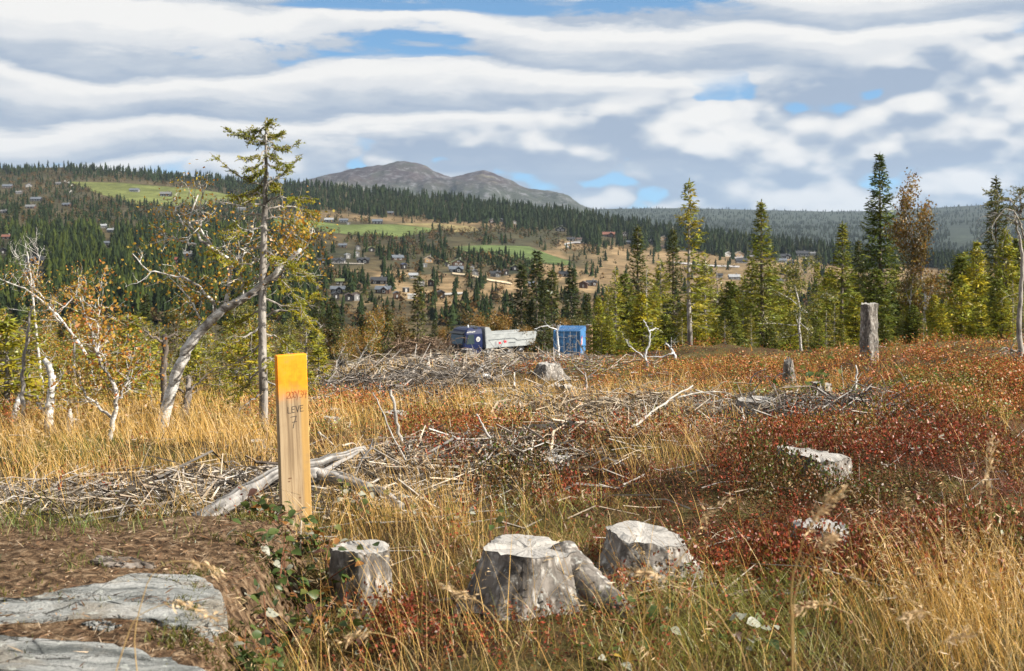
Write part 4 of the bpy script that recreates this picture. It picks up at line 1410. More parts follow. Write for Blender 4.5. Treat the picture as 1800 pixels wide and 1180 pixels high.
# ------------------------------------------------------------------ blue shipping container
M['cblue'] = pmat('blue_container_paint', [(0, (0.035, 0.125, 0.285)), (1, (0.06, 0.19, 0.39))], 0.9, (1, 1, 1), 0.5, 6, 0.05, spec=0.4)
cp = P(974, 581, 117.0)
cont = empty('shipping_container', (cp[0], cp[1], cp[2] - 2.59), math.radians(-9))
tag(cont, 'blue steel shipping container with double doors and white numerals', 'container')
cw, cd, ch = 2.44, 6.06, 2.59
mb = MB()
def corr(p0, p1, n, out):
    p0, p1 = np.array(p0, float), np.array(p1, float); out = np.array(out, float)
    ts_ = np.linspace(0, 1, n * 4 + 1); V = []
    for i, t in enumerate(ts_):
        off = [0, 0, 1, 1][i % 4] * 0.04
        for z_ in (0.16, ch - .10): V.append(p0 + (p1 - p0) * t - out * off + np.array([0, 0, z_]))
    V = np.array(V); m = len(ts_)
    mb.add(V, None, [[2 * i, 2 * i + 2, 2 * i + 3, 2 * i + 1] for i in range(m - 1)])
corr((cw, .1, 0), (cw, cd - .1, 0), 16, (1, 0, 0)); corr((0, cd - .1, 0), (0, .1, 0), 16, (-1, 0, 0)); corr((cw, cd, 0), (0, cd, 0), 7, (0, 1, 0))
mb.build('side_panels', M['cblue'], cont, color=False)
mb = MB(); box(mb, (0.02, 0.02, ch - .07), (cw - .02, cd - .02, ch - .03))
for k_ in range(14): box(mb, (.12, .3 + k_ * .4, ch - .029), (cw - .12, .48 + k_ * .4, ch - .012))
mb.build('roof', M['cblue'], cont, color=False)
mb = MB()
for x_ in (0, cw):
    for y_ in (0, cd): box(mb, (x_ - .06, y_ - .06, 0), (x_ + .06, y_ + .06, ch + .004), bev=.015)
for x_ in (0, cw):
    for z_ in (.08, ch - .06): box(mb, (x_ - .05, .061, z_ - .05), (x_ + .05, cd - .061, z_ + .05))
for y_ in (0, cd):
    for z_ in (.08, ch - .06): box(mb, (.061, y_ - .05, z_ - .05), (cw - .061, y_ + .05, z_ + .05))
mb.build('frame', M['cblue'], cont, color=False)
for k_, (a_, b_) in enumerate(((.07, cw / 2 - .01), (cw / 2 + .01, cw - .07))):
    mb = MB(); box(mb, (a_, -.015, .14), (b_, .03, ch - .12), bev=.012)
    for z_ in (.75, 1.35, 1.95): box(mb, (a_ + .06, -.03, z_ - .14), (b_ - .06, -.016, z_ + .14), bev=.006)
    dr = mb.build('door', M['cblue'], cont, color=False)
    for x_ in (a_ + .28, b_ - .28):
        mb = MB(); tube(mb, [(x_, -.075, .1), (x_, -.075, ch - .08)], .022, 6); mb.build('locking_rod', M['rim'], dr, color=False)
    mb = MB(); tube(mb, [(a_ + .28, -.09, 1.1), (b_ - .28, -.09, 1.08)], .018, 5); mb.build('door_handle', M['rim'], dr, color=False)
SEG = {'2': [[(0, .8), (.15, 1), (.5, 1), (.6, .8), (.5, .55), (0, 0), (.65, 0)]], '.': [[(0.2, 0), (.3, 0.02)]], '1': [[(0.1, .75), (.3, 1), (.3, 0)]]}
mb = MB(); xo = 1.16
for chx in '2.11':
    ribbon_text(mb, SEG[chx], (xo, -.034, .98), (1, 0, 0), (0, 0, 1), (0, -1, 0), .42, .085, depth=.004); xo += .17 if chx == '.' else .30
mb.build('white_numerals', M['trim'], cont, color=False)
mb = MB()
for k_ in range(7): box(mb, (1.32 + k_ * .11, -.0385, 2.05), (1.40 + k_ * .11, -.0345, 2.15))
for k_ in range(3): box(mb, (1.66 + k_ * .1, -.0385, 1.90), (1.73 + k_ * .1, -.0345, 1.98))
for k_ in range(2): box(mb, (.26, -.0385, 1.92 - k_ * .16), (.42, -.0345, 2.02 - k_ * .16))
mb.build('white_lettering', M['trim'], cont, color=False)
mb = MB(); box(mb, (cw + .004, .9, 1.15), (cw + .012, 2.2, 1.75)); mb.build('white_side_mark', M['trim'], cont, color=False)
mb = MB(); mb.add([(cw + .016, .8, 1.3), (cw + .016, 1.5, 1.9), (cw + .016, 2.0, 2.0), (cw + .016, 1.2, 1.1)], None, [[0, 3, 2, 1]]); mb.build('red_side_mark', M['redpaint'], cont, color=False)

# ------------------------------------------------------------------ standing trees, one by one
def add_tree(name, trunk_me, crown_me, loc, rz, s, label, cat, group=None, crown_name='crown', sz=None):
    root = empty(name, loc, rz, s)
    if sz is not None: root.scale = (s, s, sz)
    link('trunk', trunk_me, root)
    link(crown_name, crown_me, root)
    return tag(root, label, cat, group)


def mk(pair, tm, cm):
    t_, c_ = pair
    a = t_.mesh('trunk', True); a.materials.append(tm)
    b = c_.mesh('crown', False); b.materials.append(cm)
    return a, b


YG, DG, MG = (0.235, 0.245, 0.026), (0.040, 0.058, 0.018), (0.085, 0.108, 0.020)
# (height, meshes) prototypes for the stand on the right
SPR = {
    'tall': (8.4, mk(spruce_mesh(8.4, 1.55, 1, 0.05, 0.23, 7, 0.10, 0.075, (0.078, 0.105, 0.022), droop=.3, warm=.3), M['barkdark'], M['needle'])),
    'slim': (6.0, mk(spruce_mesh(6.0, 0.95, 2, 0.06, 0.21, 6, 0.085, 0.062, (0.150, 0.170, 0.024), warm=.4), M['barkdark'], M['needle'])),
    'slimdark': (7.0, mk(spruce_mesh(7.0, 1.05, 3, 0.10, 0.22, 6, 0.09, 0.066, (0.075, 0.088, 0.024), warm=.4, thin=.05), M['barkdark'], M['needle'])),
    'bushy': (3.2, mk(spruce_mesh(3.2, 1.0, 4, 0.02, 0.14, 7, 0.07, 0.052, YG, warm=.5), M['barkdark'], M['needle'])),
    'bushyb': (3.6, mk(spruce_mesh(3.6, 1.1, 5, 0.04, 0.15, 7, 0.07, 0.052, (0.195, 0.215, 0.024), warm=.45), M['barkdark'], M['needle'])),
    'ragged': (4.6, mk(spruce_mesh(4.6, 1.0, 6, 0.12, 0.17, 6, 0.07, 0.052, (0.200, 0.210, 0.026), thin=.22, dead=.1, warm=.5), M['bark'], M['needle'])),
    'dense': (3.4, mk(spruce_mesh(3.4, 1.15, 14, 0.03, 0.15, 7, 0.07, 0.055, (0.105, 0.128, 0.022), warm=.3, droop=.35), M['barkdark'], M['needle'])),
    'lean': (3.8, mk(spruce_mesh(3.8, 0.85, 15, 0.16, 0.18, 5, 0.07, 0.052, (0.165, 0.165, 0.026), thin=.3, dead=.2, warm=.5), M['bark'], M['needle'])),
    'olive': (3.0, mk(spruce_mesh(3.0, 1.05, 16, 0.02, 0.14, 6, 0.07, 0.055, (0.15, 0.175, 0.022), warm=.25, thin=.12, power=.65), M['barkdark'], M['needle'])),
    'sapling': (1.8, mk(spruce_mesh(1.8, 0.62, 7, 0.02, 0.11, 6, 0.055, 0.042, YG, warm=.5), M['barkdark'], M['needle'])),
    'onesided': (5.0, mk(spruce_mesh(5.0, 0.95, 8, 0.16, 0.19, 7, 0.065, 0.05, (0.205, 0.215, 0.026), onesided=0.0, dead=.12, warm=.5, power=.75, thin=.25), M['bark'], M['needle'])),
}


def spruce_at(kind, px, top, d, label, rz=None, group='spruces at the edge of the clearing', wide=1.0, name='spruce_tree'):
    H0, (tm, cm) = SPR[kind]
    b = gat(px, d)
    zt = (HY - top) / F * d
    H = zt - b[2]
    s = H / H0
    root = add_tree(name, tm, cm, (b[0], b[1], b[2] - 0.03), rng.uniform(0, 6.28) if rz is None else rz, s * wide, label, 'tree', group, sz=s)
    return root


big = [
    ('tall', 1547, 268, 50, 'tallest dense dark spruce, left of the brown birch', None, 1.0),
    ('slim', 1340, 352, 43, 'slender pointed spruce between the one-sided spruce and the tallest spruce', None, 1.15),
    ('onesided', 1213, 315, 33, 'bare-stemmed spruce with foliage on its right side only', -0.1, 1.0),
    ('slimdark', 1119, 395, 62, 'brown-green narrow spruce, left one of the pair right of the container', None, 1.15),
    ('slimdark', 1185, 400, 60, 'dark narrow spruce, right one of the pair behind the one-sided spruce', None, 1.1),
    ('ragged', 1083, 470, 46, 'pale green ragged spruce just right of the blue container', None, 1.0),
    ('bushyb', 1052, 520, 47, 'bushy spruce touching the brown stump by the container', None, 0.95),
    ('slim', 1479, 390, 44, 'green spruce left of the tallest spruce, above the tall stump', None, 1.25),
    ('slimdark', 1752, 308, 46, 'tall spruce near the right edge with a bare pointed tip', None, 0.95),
    ('bushyb', 1768, 400, 40, 'wide yellow-green spruce at the right edge below the pointed spruce', None, 0.85),
    ('bushy', 1715, 425, 42, 'wide green spruce right of the gap beside the brown birch', None, 0.8),
    ('ragged', 1240, 440, 40, 'ragged spruce right behind the one-sided spruce', None, 1.0),
    ('bushyb', 1150, 500, 50, 'bushy spruce between the two narrow dark spruces', None, 1.0),
    ('ragged', 1305, 480, 45, 'loose spruce left below the slender pointed spruce', None, 1.1),
    ('bushyb', 1370, 500, 47, 'bushy spruce right below the slender pointed spruce', None, 1.0),
    ('slim', 1435, 460, 52, 'narrow spruce behind the olive leafy birch', None, 1.0),
    ('slimdark', 1510, 420, 54, 'dark spruce hugging the left of the tallest spruce', None, 1.1),
]
med = [(1068, 500, 'ragged'), (1098, 478, 'dense'), (1135, 468, 'lean'), (1160, 455, 'ragged'), (1232, 490, 'bushyb'), (1262, 470, 'lean'), (1292, 505, 'dense'), (1322, 455, 'ragged'), (1358, 470, 'olive'), (1390, 480, 'ragged'), (1458, 470, 'bushyb'), (1498, 480, 'dense'), (1572, 470, 'ragged'), (1606, 480, 'bushyb'), (1662, 465, 'lean'), (1690, 450, 'dense'), (1732, 440, 'ragged'), (1786, 430, 'bushyb')]
for i_, (px, top, k_) in enumerate(med):
    big.append((k_, px, top, 48 + (i_ * 7) % 13, f'mid-height spruce rising behind the young thicket, {ordw(i_)}', None, 1.0 + .1 * (i_ % 4)))
for (k_, px, top, d, lab, rz, wd) in big:
    spruce_at(k_, px, top, d, lab, rz, wide=wd)
small = [(1062, 565, 42), (1095, 560, 40), (1130, 545, 38), (1165, 560, 40), (1232, 560, 38), (1262, 540, 37), (1290, 555, 39), (1322, 530, 41), (1352, 560, 38), (1392, 550, 42), (1448, 545, 40), (1470, 520, 43), (1500, 545, 38), (1560, 540, 40),
         (1585, 520, 41), (1610, 545, 38), (1640, 500, 43), (1665, 520, 40), (1690, 500, 38), (1725, 540, 35), (1750, 500, 37), (1782, 480, 36), (1800, 520, 33), (1540, 500, 45), (1330, 590, 36), (1200, 575, 41), (1275, 590, 35), (1420, 580, 38), (1480, 580, 36), (1575, 575, 36), (1655, 560, 35), (1705, 555, 35), (1765, 545, 32), (1240, 600, 34), (1110, 595, 41), (1840, 470, 38), (1880, 500, 36), (1920, 430, 42), (1078, 540, 52), (1105, 530, 55), (1140, 520, 54), (1172, 535, 52), (1222, 525, 55), (1255, 520, 52), (1285, 525, 56), (1316, 545, 50), (1345, 530, 54), (1385, 535, 52), (1412, 560, 48), (1455, 505, 56), (1492, 515, 52), (1528, 530, 50), (1572, 500, 54), (1602, 505, 52), (1625, 530, 48), (1652, 520, 52), (1680, 530, 48), (1700, 480, 52), (1735, 470, 50), (1790, 440, 48), (1598, 560, 38), (1625, 585, 36), (1540, 585, 36), (1380, 592, 38), (1150, 590, 40), (1075, 590, 42), (1440, 595, 34), (1500, 600, 33)]
small.sort()
for i, (px, top, d) in enumerate(small):
    k_ = ['bushy', 'dense', 'lean', 'bushyb', 'olive', 'ragged', 'dense', 'sapling'][rng.integers(8)]
    spruce_at(k_, px + rng.uniform(-6, 6), top + rng.uniform(-38, 22), d, f'low young spruce in the thicket right of the container, {ordw(i)}', None, 'young spruces in the thicket', rng.uniform(.9, 1.65), name='young_spruce')

BIR = {
    'brown': (7.0, mk(birch_mesh(7.0, 3, OCHRE + [(0.28, 0.20, 0.05), (0.16, 0.12, 0.04)], 16, 5.0, 0.12, limbL=0.28), M['birch'], M['leaf'])),
    'brownb': (6.0, mk(birch_mesh(6.0, 4, [(0.28, 0.17, 0.04), (0.22, 0.15, 0.035), (0.16, 0.14, 0.035)], 15, 3.4, 0.10, limbL=0.26), M['birch'], M['leaf'])),
    'olive': (3.6, mk(birch_mesh(3.6, 5, OLIVE, 13, 4.0, 0.075, limbL=0.38), M['birch'], M['leaf'])),
    'gold': (2.6, mk(birch_mesh(2.6, 6, GOLD + OLIVE, 12, 3.0, 0.06, limbL=0.42), M['birch'], M['leaf'])),
}


def birch_at(kind, px, top, d, label, wide=1.0, group=None, name='birch_tree', rz=None):
    H0, (tm, cm) = BIR[kind]
    b = gat(px, d)
    s = ((HY - top) / F * d - b[2]) / H0
    return add_tree(name, tm, cm, (b[0], b[1], b[2] - 0.03), rng.uniform(0, 6.28) if rz is None else rz, s * wide, label, 'tree', group, sz=s)


birch_at('brown', 1632, 325, 46, 'tall autumn-brown birch right of the tallest spruce', 0.85, 'autumn birches')
birch_at('brownb', 1592, 400, 47, 'shorter dark brown birch between the tallest spruce and tall birch', .72, 'autumn birches')
birch_at('olive', 1410, 468, 36, 'olive-yellow leafy birch left of the tall stump', 1.25, 'autumn birches')
birch_at('brownb', 1140, 540, 43, 'rusty birch sapling low among the spruces right of the container', .7, 'autumn birches')
birch_at('gold', 1645, 560, 38, 'small yellowing birch in front of the tall brown birch', 1.0, 'autumn birches')
birch_at('gold', 622, 560, 27, 'yellow-green birch bush left of the truck', 1.1, 'autumn birches')
birch_at('gold', 585, 585, 25, 'golden birch sapling right behind the orange-topped stake', 0.9, 'autumn birches')

# ------------------------------------------------------------------ belt of trees in the dip behind the truck
BSP = [(9.0, mk(spruce_mesh(9.0, R_, 30 + i, 0.05, 0.42, 6, 0.22, 0.15, c_, warm=.35), M['barkdark'], M['needle'])) for i, (R_, c_) in enumerate([(1.5, (0.048, 0.062, 0.018)), (1.25, (0.060, 0.072, 0.018)), (1.8, (0.042, 0.058, 0.018)), (1.3, (0.075, 0.082, 0.020))])]
BBI = [(6.0, mk(birch_mesh(6.0, 40 + i, c_, 12, 3.0, 0.20, limbL=.34), M['barkdark'], M['leaf'])) for i, c_ in enumerate([OCHRE, [(0.17, 0.11, 0.03), (0.13, 0.11, 0.03), (0.22, 0.12, 0.03)], [(0.12, 0.12, 0.03), (0.16, 0.13, 0.03)], [(0.30, 0.16, 0.03), (0.22, 0.13, 0.03), (0.12, 0.10, 0.03)]])]
belt = []
named = [(683, 540, 130), (735, 478, 140), (764, 560, 128), (880, 555, 138), (915, 462, 150), (945, 440, 148), (970, 470, 155), (705, 555, 150), (790, 560, 160), (845, 545, 170), (1020, 540, 140), (640, 560, 140), (560, 560, 135), (600, 555, 150), (520, 540, 150), (905, 560, 136), (1005, 470, 190)]
br = np.random.default_rng(77)
for (px, top, d) in named: belt.append(('s', px, top, d))
for i in range(95):
    d = br.uniform(126, 240)
    px = br.uniform(-120, 1320) if i % 3 else br.uniform(540, 1050)
    b = gat(px, d); H = br.uniform(4.5, 9.5)
    belt.append(('s', px, HY - F * (b[2] + H) / d, d))
for i in range(120):
    d = br.uniform(124, 210)
    px = br.uniform(520, 1060) if i % 2 else br.uniform(-100, 1500)
    b = gat(px, d); H = br.uniform(3.5, 6.5)
    belt.append(('b', px, HY - F * (b[2] + H) / d, d))
belt.sort(key=lambda a: a[1])
cnt = {'s': {}, 'b': {}}
for i, (kd, px, top, d) in enumerate(belt):
    H0, (tm, cm) = (BSP if kd == 's' else BBI)[i % 4]
    b = gat(px, d)
    s = ((HY - top) / F * d - b[2]) / H0
    where = 'left of the leaning birch' if px < 280 else 'behind the leaning birch and stake' if px < 560 else 'behind and left of the truck' if px < 790 else 'behind the truck' if px < 960 else 'behind the container' if px < 1060 else 'far behind the right-hand spruces'
    depth = 'nearer' if d < 150 else 'middle' if d < 185 else 'farther'
    key = (where, depth)
    n_ = cnt[kd].get(key, 0); cnt[kd][key] = n_ + 1
    sort_ = 'spruce' if kd == 's' else 'autumn birch'
    add_tree('spruce_tree' if kd == 's' else 'birch_tree', tm, cm, (b[0], b[1], b[2] - .1), br.uniform(0, 6.28), s * br.uniform(.85, 1.2), f'{sort_} in the {depth} valley belt {where}, {ordw(n_)}', 'tree', 'spruces in the valley belt' if kd == 's' else 'birches in the valley belt', sz=s)
# low brush filling the dip between those trees: nobody could count it
mb = MB()
n = 1700
d = br.uniform(112, 420, n); u = br.uniform(-.55, .55, n); x = u * d
z = zg(x, d)
colr = np.array([(0.14, 0.085, 0.028), (0.11, 0.095, 0.03), (0.085, 0.09, 0.028), (0.19, 0.11, 0.03)])[br.integers(4, size=n)] * br.uniform(.7, 1.2, (n, 1))
h = br.uniform(1.4, 3.8, n) * np.where(d < 122, .45, 1)
near_truck = (np.abs(x + 2) < 9) & (d < 124)
k = ~near_truck & ~((np.abs(x - 5.5) < 4) & (d < 126))
for j in range(4):
    s = k & (np.arange(n) % 4 == j)
    scatter(mb, MID_PF[j], np.stack([x, d, z - .2], 1)[s], np.stack([h * 1.3, h * 1.3, h], 1)[s], br.uniform(0, 6.28, s.sum()), colr[s])
tag(mb.build('valley_thicket', M['leaf']), 'brown and olive thicket filling the valley dip', 'thicket', kind='stuff')

# ------------------------------------------------------------------ trees of the left foreground
def poly(pts, d):
    return np.array([P(p[0], p[1], d if len(p) < 3 else p[2]) for p in pts])


def refine(p, n, r, j):
    """more points on a polyline with a little crookedness"""
    p = np.asarray(p, float)
    t = np.linspace(0, len(p) - 1, n)
    q = np.stack([np.interp(t, np.arange(len(p)), p[:, k]) for k in range(3)], 1)
    k_ = np.array([.25, .5, .25])
    for _ in range(2):
        q[1:-1] = q[:-2] * .25 + q[1:-1] * .5 + q[2:] * .25
    q[1:-1] += r.normal(0, j, (n - 2, 3))
    return q


lr = np.random.default_rng(42)
# --- leaning birch
BD = 13.6
base = gpt(284, 762)
BD = base[1]
root = empty('leaning_birch', base)
tag(root, 'leaning white-barked birch with sparse golden leaves', 'tree')
tr, tw, cr, tips = MB(), MB(), MB(), []
main = refine(poly([(280, 772), (290, 735), (302, 690), (315, 650), (330, 615), (352, 585), (378, 560), (400, 541), (430, 527), (455, 510), (480, 490), (500, 470), (520, 452), (537, 436)], BD), 40, lr, .006)
main[:, 1] += np.linspace(0, -.25, 40)
tube(tr, main, np.interp(np.linspace(0, 1, 40), [0, .3, .6, 1], [.055, .049, .038, .014]), 12, rough=.10)
limbs = [([(396, 545), (395, 520), (405, 500), (403, 470), (395, 447), (372, 432), (345, 430), (330, 413), (318, 395), (322, 368), (335, 340)], .026, .3),
         ([(345, 430), (320, 426), (300, 418), (268, 413)], .012, .1), ([(372, 432), (354, 400), (360, 370), (366, 335)], .014, -.2), ([(380, 556), (372, 520), (345, 490), (300, 481), (265, 478), (250, 445)], .016, -.3),
         ([(455, 510), (462, 480), (478, 450), (500, 420), (520, 385)], .016, .2), ([(480, 490), (515, 470), (548, 430), (556, 400)], .013, -.2), ([(335, 413), (305, 370), (300, 345)], .008, .1), ([(430, 527), (425, 490), (440, 450), (430, 420)], .012, -.3), ([(352, 585), (345, 550), (320, 520), (300, 505)], .012, .25), ([(403, 470), (425, 440), (432, 405)], .009, .3)]
for pts, r_, dy in limbs:
    l_ = refine(poly(pts, BD), 14, lr, .012); l_[:, 1] += np.linspace(0, dy, 14)
    tube(tw, l_, np.linspace(r_, r_ * .25, 14), 6, rough=.08)
    sprout(tw, l_, lr, 9, .38, .0045, 1, tips, .15, .25, .05, 3)
tr.build('trunk', M['birch'], root, True, color=False, origin=base)
tw.build('branches', M['birch'], root, True, color=False, origin=base)
tp = np.concatenate(tips)
sx_, sy_ = screen(tp[:, 0], tp[:, 1], tp[:, 2])
wgt = np.exp(-(((sx_ - 390) / 70) ** 2 + ((sy_ - 520) / 45) ** 2)) + np.exp(-(((sx_ - 520) / 45) ** 2 + ((sy_ - 415) / 50) ** 2)) + .16
keep = lr.random(len(tp)) < wgt
leaves(cr, [tp[keep]], lr, 5.0, .032, [(0.50, 0.29, 0.03), (0.46, 0.20, 0.03), (0.40, 0.30, 0.05), (0.55, 0.33, 0.04)], .09)
cr.build('leaves', M['leaf'], root, origin=base)


def needle_twigs(mb, A, B, r, per=26, nl=.027, nw=.0085, col=(0.15, 0.165, 0.022)):
    """short needles bristling round twig segments A->B"""
    n = len(A)
    t = r.random((n, per))
    base_ = A[:, None] + (B - A)[:, None] * t[..., None]
    ax = (B - A); ax /= np.linalg.norm(ax, axis=1, keepdims=True) + 1e-9
    d = r.normal(0, 1, (n, per, 3)) + ax[:, None] * 1.0
    d /= np.linalg.norm(d, axis=2, keepdims=True)
    b_ = base_.reshape(-1, 3); dd = d.reshape(-1, 3)
    V, T = kites(b_, b_ + dd * (nl * r.uniform(.7, 1.2, len(b_)))[:, None], np.full(len(b_), nw), r.normal(0, 1, (len(b_), 3)))
    cc = np.asarray(col) * r.uniform(.7, 1.3, (n, 1)) * np.where(r.random((n, 1)) < .4, np.array([1.4, 1.15, .8]), 1.0)
    mb.add(V, T, None, np.clip(np.repeat(np.repeat(cc, per, 0), 4, 0), 0, 1))


def live_branch(tw, nd, p, r, f0=.3, tl=.16, col=(0.15, 0.165, 0.022), per=24, bare=.0):
    """needled twigs along the outer part of a limb"""
    A, B = [], []
    n = len(p)
    for i in range(int(n * f0), n - 1):
        if r.random() < bare: continue
        tg = p[i + 1] - p[i]; tg /= np.linalg.norm(tg)
        for sg in (-1, 1):
            side = np.cross(tg, [0, 0, 1]); side /= np.linalg.norm(side) + 1e-6
            d = side * sg * .8 + tg * .8 + r.normal(0, .3, 3) + [0, 0, -.1]
            d /= np.linalg.norm(d)
            L = tl * (1.2 - .7 * i / n) * r.uniform(.6, 1.2)
            m = max(1, int(L / .05))
            w_ = walk(p[i], d, L, m, r, .12)
            tube(tw, w_[[0, -1]], [.003, .0015], 3, cap=False)
            A += list(w_[:-1]); B += list(w_[1:])
        A.append(p[i]); B.append(p[i + 1])
    if A: needle_twigs(nd, np.array(A), np.array(B), r, per, col=col)


# --- lone half-bare spruce
base = gpt(463, 757); SD = base[1]
root = empty('half_bare_spruce', base)
tag(root, 'slim grey-stemmed half-bare spruce beside the leaning birch', 'tree')
tr, tw, nd = MB(), MB(), MB()
stem = refine(poly([(464, 765), (462, 650), (461, 540), (464, 430), (466, 350), (468, 270), (467, 206)], SD), 30, lr, .002)
tube(tr, stem, np.interp(np.linspace(0, 1, 30), [0, .55, 1], [.044, .030, .004]), 10, rough=.06)
m2p = SD / F


def limb(py0, dxp, dyp, droop, depth, r0, live, f0, tl, bare=0.0):
    p0 = np.array([np.interp(-py0, -np.array([765, 650, 540, 430, 350, 270, 206])[::1], [464, 462, 461, 464, 466, 468, 467]), py0])
    n_ = 12
    t = np.linspace(0, 1, n_)
    q = np.stack([p0[0] + dxp * t, p0[1] + dyp * t + droop * np.sin(np.pi * t)], 1)
    w_ = np.array([P(a, b, SD) for a, b in q]); w_[:, 1] += depth * t
    w_[1:] += lr.normal(0, .008, (n_ - 1, 3))
    tube(tw, w_, np.linspace(r0, .0022, n_), 5, cap=False)
    return w_


top = [(215, 14, -2), (222, -22, 8), (232, 34, 4), (238, -40, -4), (245, 30, 14), (250, -62, -22), (258, 60, -12), (264, -36, 16), (270, 46, 20), (276, -30, 26), (285, 40, 14), (295, -42, 20), (300, 22, 30), (312, -34, 30), (318, 28, 18), (330, -90, -58), (326, 62, -62), (338, -26, 14), (262, 12, 12), (290, -14, 18), (240, -10, 10), (228, 10, 10)]
for i, (py0, dx, dy) in enumerate(top):
    w_ = limb(py0, dx, dy, 6, lr.uniform(-.25, .25), .009, 1, .2, .14)
    live_branch(tw, nd, w_, lr, .25, .12, (0.22, 0.235, 0.028), 15, .08)
mid = [(345, -58, 5, -8, .2), (352, 75, 2, -6, -.2), (360, -85, -6, 4, -.2), (368, 82, 10, -10, .3), (378, -72, 30, -14, .2), (385, 68, 22, -12, .1), (395, -50, 25, 0, -.3), (405, 60, 30, -8, .3), (430, -78, -30, 16, .1), (440, 60, 25, 0, -.3), (455, -85, -12, 14, -.2), (470, 88, 30, -20, .2), (485, -70, 14, 6, .3), (498, 80, 50, -26, -.2), (512, -90, 14, 10, -.1), (525, 95, -10, 20, .3), (540, -60, 32, 2, .3), (556, 110, 46, -30, .1), (570, -70, 40, 8, -.3), (590, 70, 60, -18, .2), (604, -80, 50, 4, .2), (625, 60, 40, -10, -.3), (645, -66, 70, 0, .3), (668, 50, 60, -12, .2), (690, -50, 50, -8, -.2)]
for i, (py0, dx, dy, dr, dep) in enumerate(mid):
    w_ = limb(py0, dx, dy, dr, dep, .011, 0, .5, .1)
    sprout(tw, w_, lr, 7, .22, .003, 1, [], .2, .3, -.06, 3)
    if i % 6 != 2 and py0 < 690:
        live_branch(tw, nd, w_, lr, .62 if py0 < 420 else .40, .24, (0.30, 0.30, 0.03), 22, .10)
tr.build('trunk', M['bark'], root, True, color=False, origin=base)
tw.build('branches', M['bark'], root, False, color=False, origin=base)
nd.build('needles', M['needle_near'], root, origin=base)

# --- crooked autumn birches and dead stems at the far left


def stem_tree(name, label, pts, r0, r1, bp, mat, cat='tree', group=None, sub=None, leafcols=None, per=2.0, leaf=.030, nsp=0, L=.3, extra=(), lvl=1, up=.05):
    b = gpt(*bp)
    root = empty(name, b)
    tag(root, label, cat, group)
    tr, tw, cr, tips = MB(), MB(), MB(), []
    p = refine(poly(pts, b[1]), 24, lr, .006); p[0, 2] -= .06
    p[:, 1] += np.linspace(0, lr.uniform(-.25, .25), 24)
    tube(tr, p, np.linspace(r0, r1, 24), 8, rough=.12)
    ls = [p]
    for e in extra:
        q = refine(poly(e[0], b[1]), 12, lr, .008); q[:, 1] += np.linspace(0, e[2] if len(e) > 2 else lr.uniform(-.3, .3), 12)
        tube(tr, q, np.linspace(e[1], e[1] * .3, 12), 6, rough=.1); ls.append(q)
    if nsp:
        for l_ in ls: sprout(tw, l_, lr, nsp, L, max(.003, r0 * .08), lvl, tips, .3, .25, up, 3)
    tr.c = [np.full((len(v_), 3), .62) for v_ in tr.v]; tw.c = [np.full((len(v_), 3), .58) for v_ in tw.v]
    tr.build('trunk', mat, root, True, origin=b)
    if nsp: tag(tw.build('branches', mat, root, False, origin=b), kind='stuff')
    if leafcols: leaves(cr, tips, lr, per, leaf, leafcols, .06); cr.build('leaves', M['leaf'], root, origin=b)
    return root


ORANGE = [(0.45, 0.20, 0.04), (0.42, 0.13, 0.03), (0.48, 0.27, 0.04), (0.36, 0.22, 0.06), (0.30, 0.13, 0.05)]
stem_tree('crooked_birch', 'crooked birch with orange leaves leaning left at the left edge', [(170, 690), (160, 640), (148, 612), (125, 580), (100, 548), (78, 527), (55, 508), (30, 500), (5, 488)], .030, .006, (168, 700), M['birch'], leafcols=ORANGE[:1] + ORANGE[2:4] + GOLD[:3], per=1.6, nsp=12, L=.40, extra=[([(78, 527), (62, 505), (66, 488)], .012), ([(125, 580), (105, 560), (100, 530)], .010), ([(100, 548), (130, 520), (128, 490)], .01)])
stem_tree('forked_birch', 'thin forked birch with bright orange crown left of the leaning birch', [(190, 775), (200, 745), (207, 715), (210, 690), (196, 660), (182, 640), (175, 610), (168, 580), (158, 550), (150, 520)], .021, .005, (191, 775), M['birch'], leafcols=ORANGE[:1] + ORANGE[2:4] + GOLD + [(0.30, 0.26, 0.06)], per=2.4, nsp=12, L=.42, extra=[([(207, 700), (218, 680), (225, 650)], .012), ([(203, 735), (180, 722), (150, 700), (132, 680), (128, 655)], .014), ([(170, 590), (172, 560), (175, 535)], .01), ([(180, 640), (160, 620), (150, 590)], .009)])
stem_tree('birch_snag', 'bent white birch snag with broken top at the left edge', [(92, 770), (86, 745), (82, 725), (86, 700), (89, 675), (86, 655), (80, 640), (71, 634)], .044, .024, (92, 770), M['birch'], cat='tree', nsp=3, L=.2, extra=[([(85, 735), (66, 718), (55, 700)], .028), ([(88, 690), (95, 660)], .015)])
stem_tree('thin_grey_stem', 'thin bare grey stem standing at the far left edge', [(40, 750), (37, 700), (36, 660), (40, 600), (44, 555), (46, 540)], .026, .007, (41, 752), M['bark'], nsp=9, L=.28, up=-.05)
stem_tree('short_birch_stem', 'short pale birch stem cut by the left edge grass', [(22, 742), (23, 715), (24, 700)], .030, .026, (22, 742), M['birch'])
stem_tree('gnarled_snag', 'dark gnarled dead spruce behind the leaning birch base', [(285, 735), (287, 700), (285, 660), (288, 620), (284, 590)], .038, .03, (286, 735), M['barkdark'], nsp=16, L=.32, extra=[([(285, 600), (270, 590), (262, 575)], .016), ([(286, 600), (300, 588), (312, 600)], .016)], up=-.12)
stem_tree('dead_bush', 'leafless grey dead bush behind the leaning birch', [(320, 740), (326, 700), (322, 665)], .05, .02, (321, 742), M['barkdark'], nsp=9, L=.4, extra=[([(324, 700), (345, 672), (372, 650)], .015), ([(322, 690), (300, 670), (290, 650)], .014)])
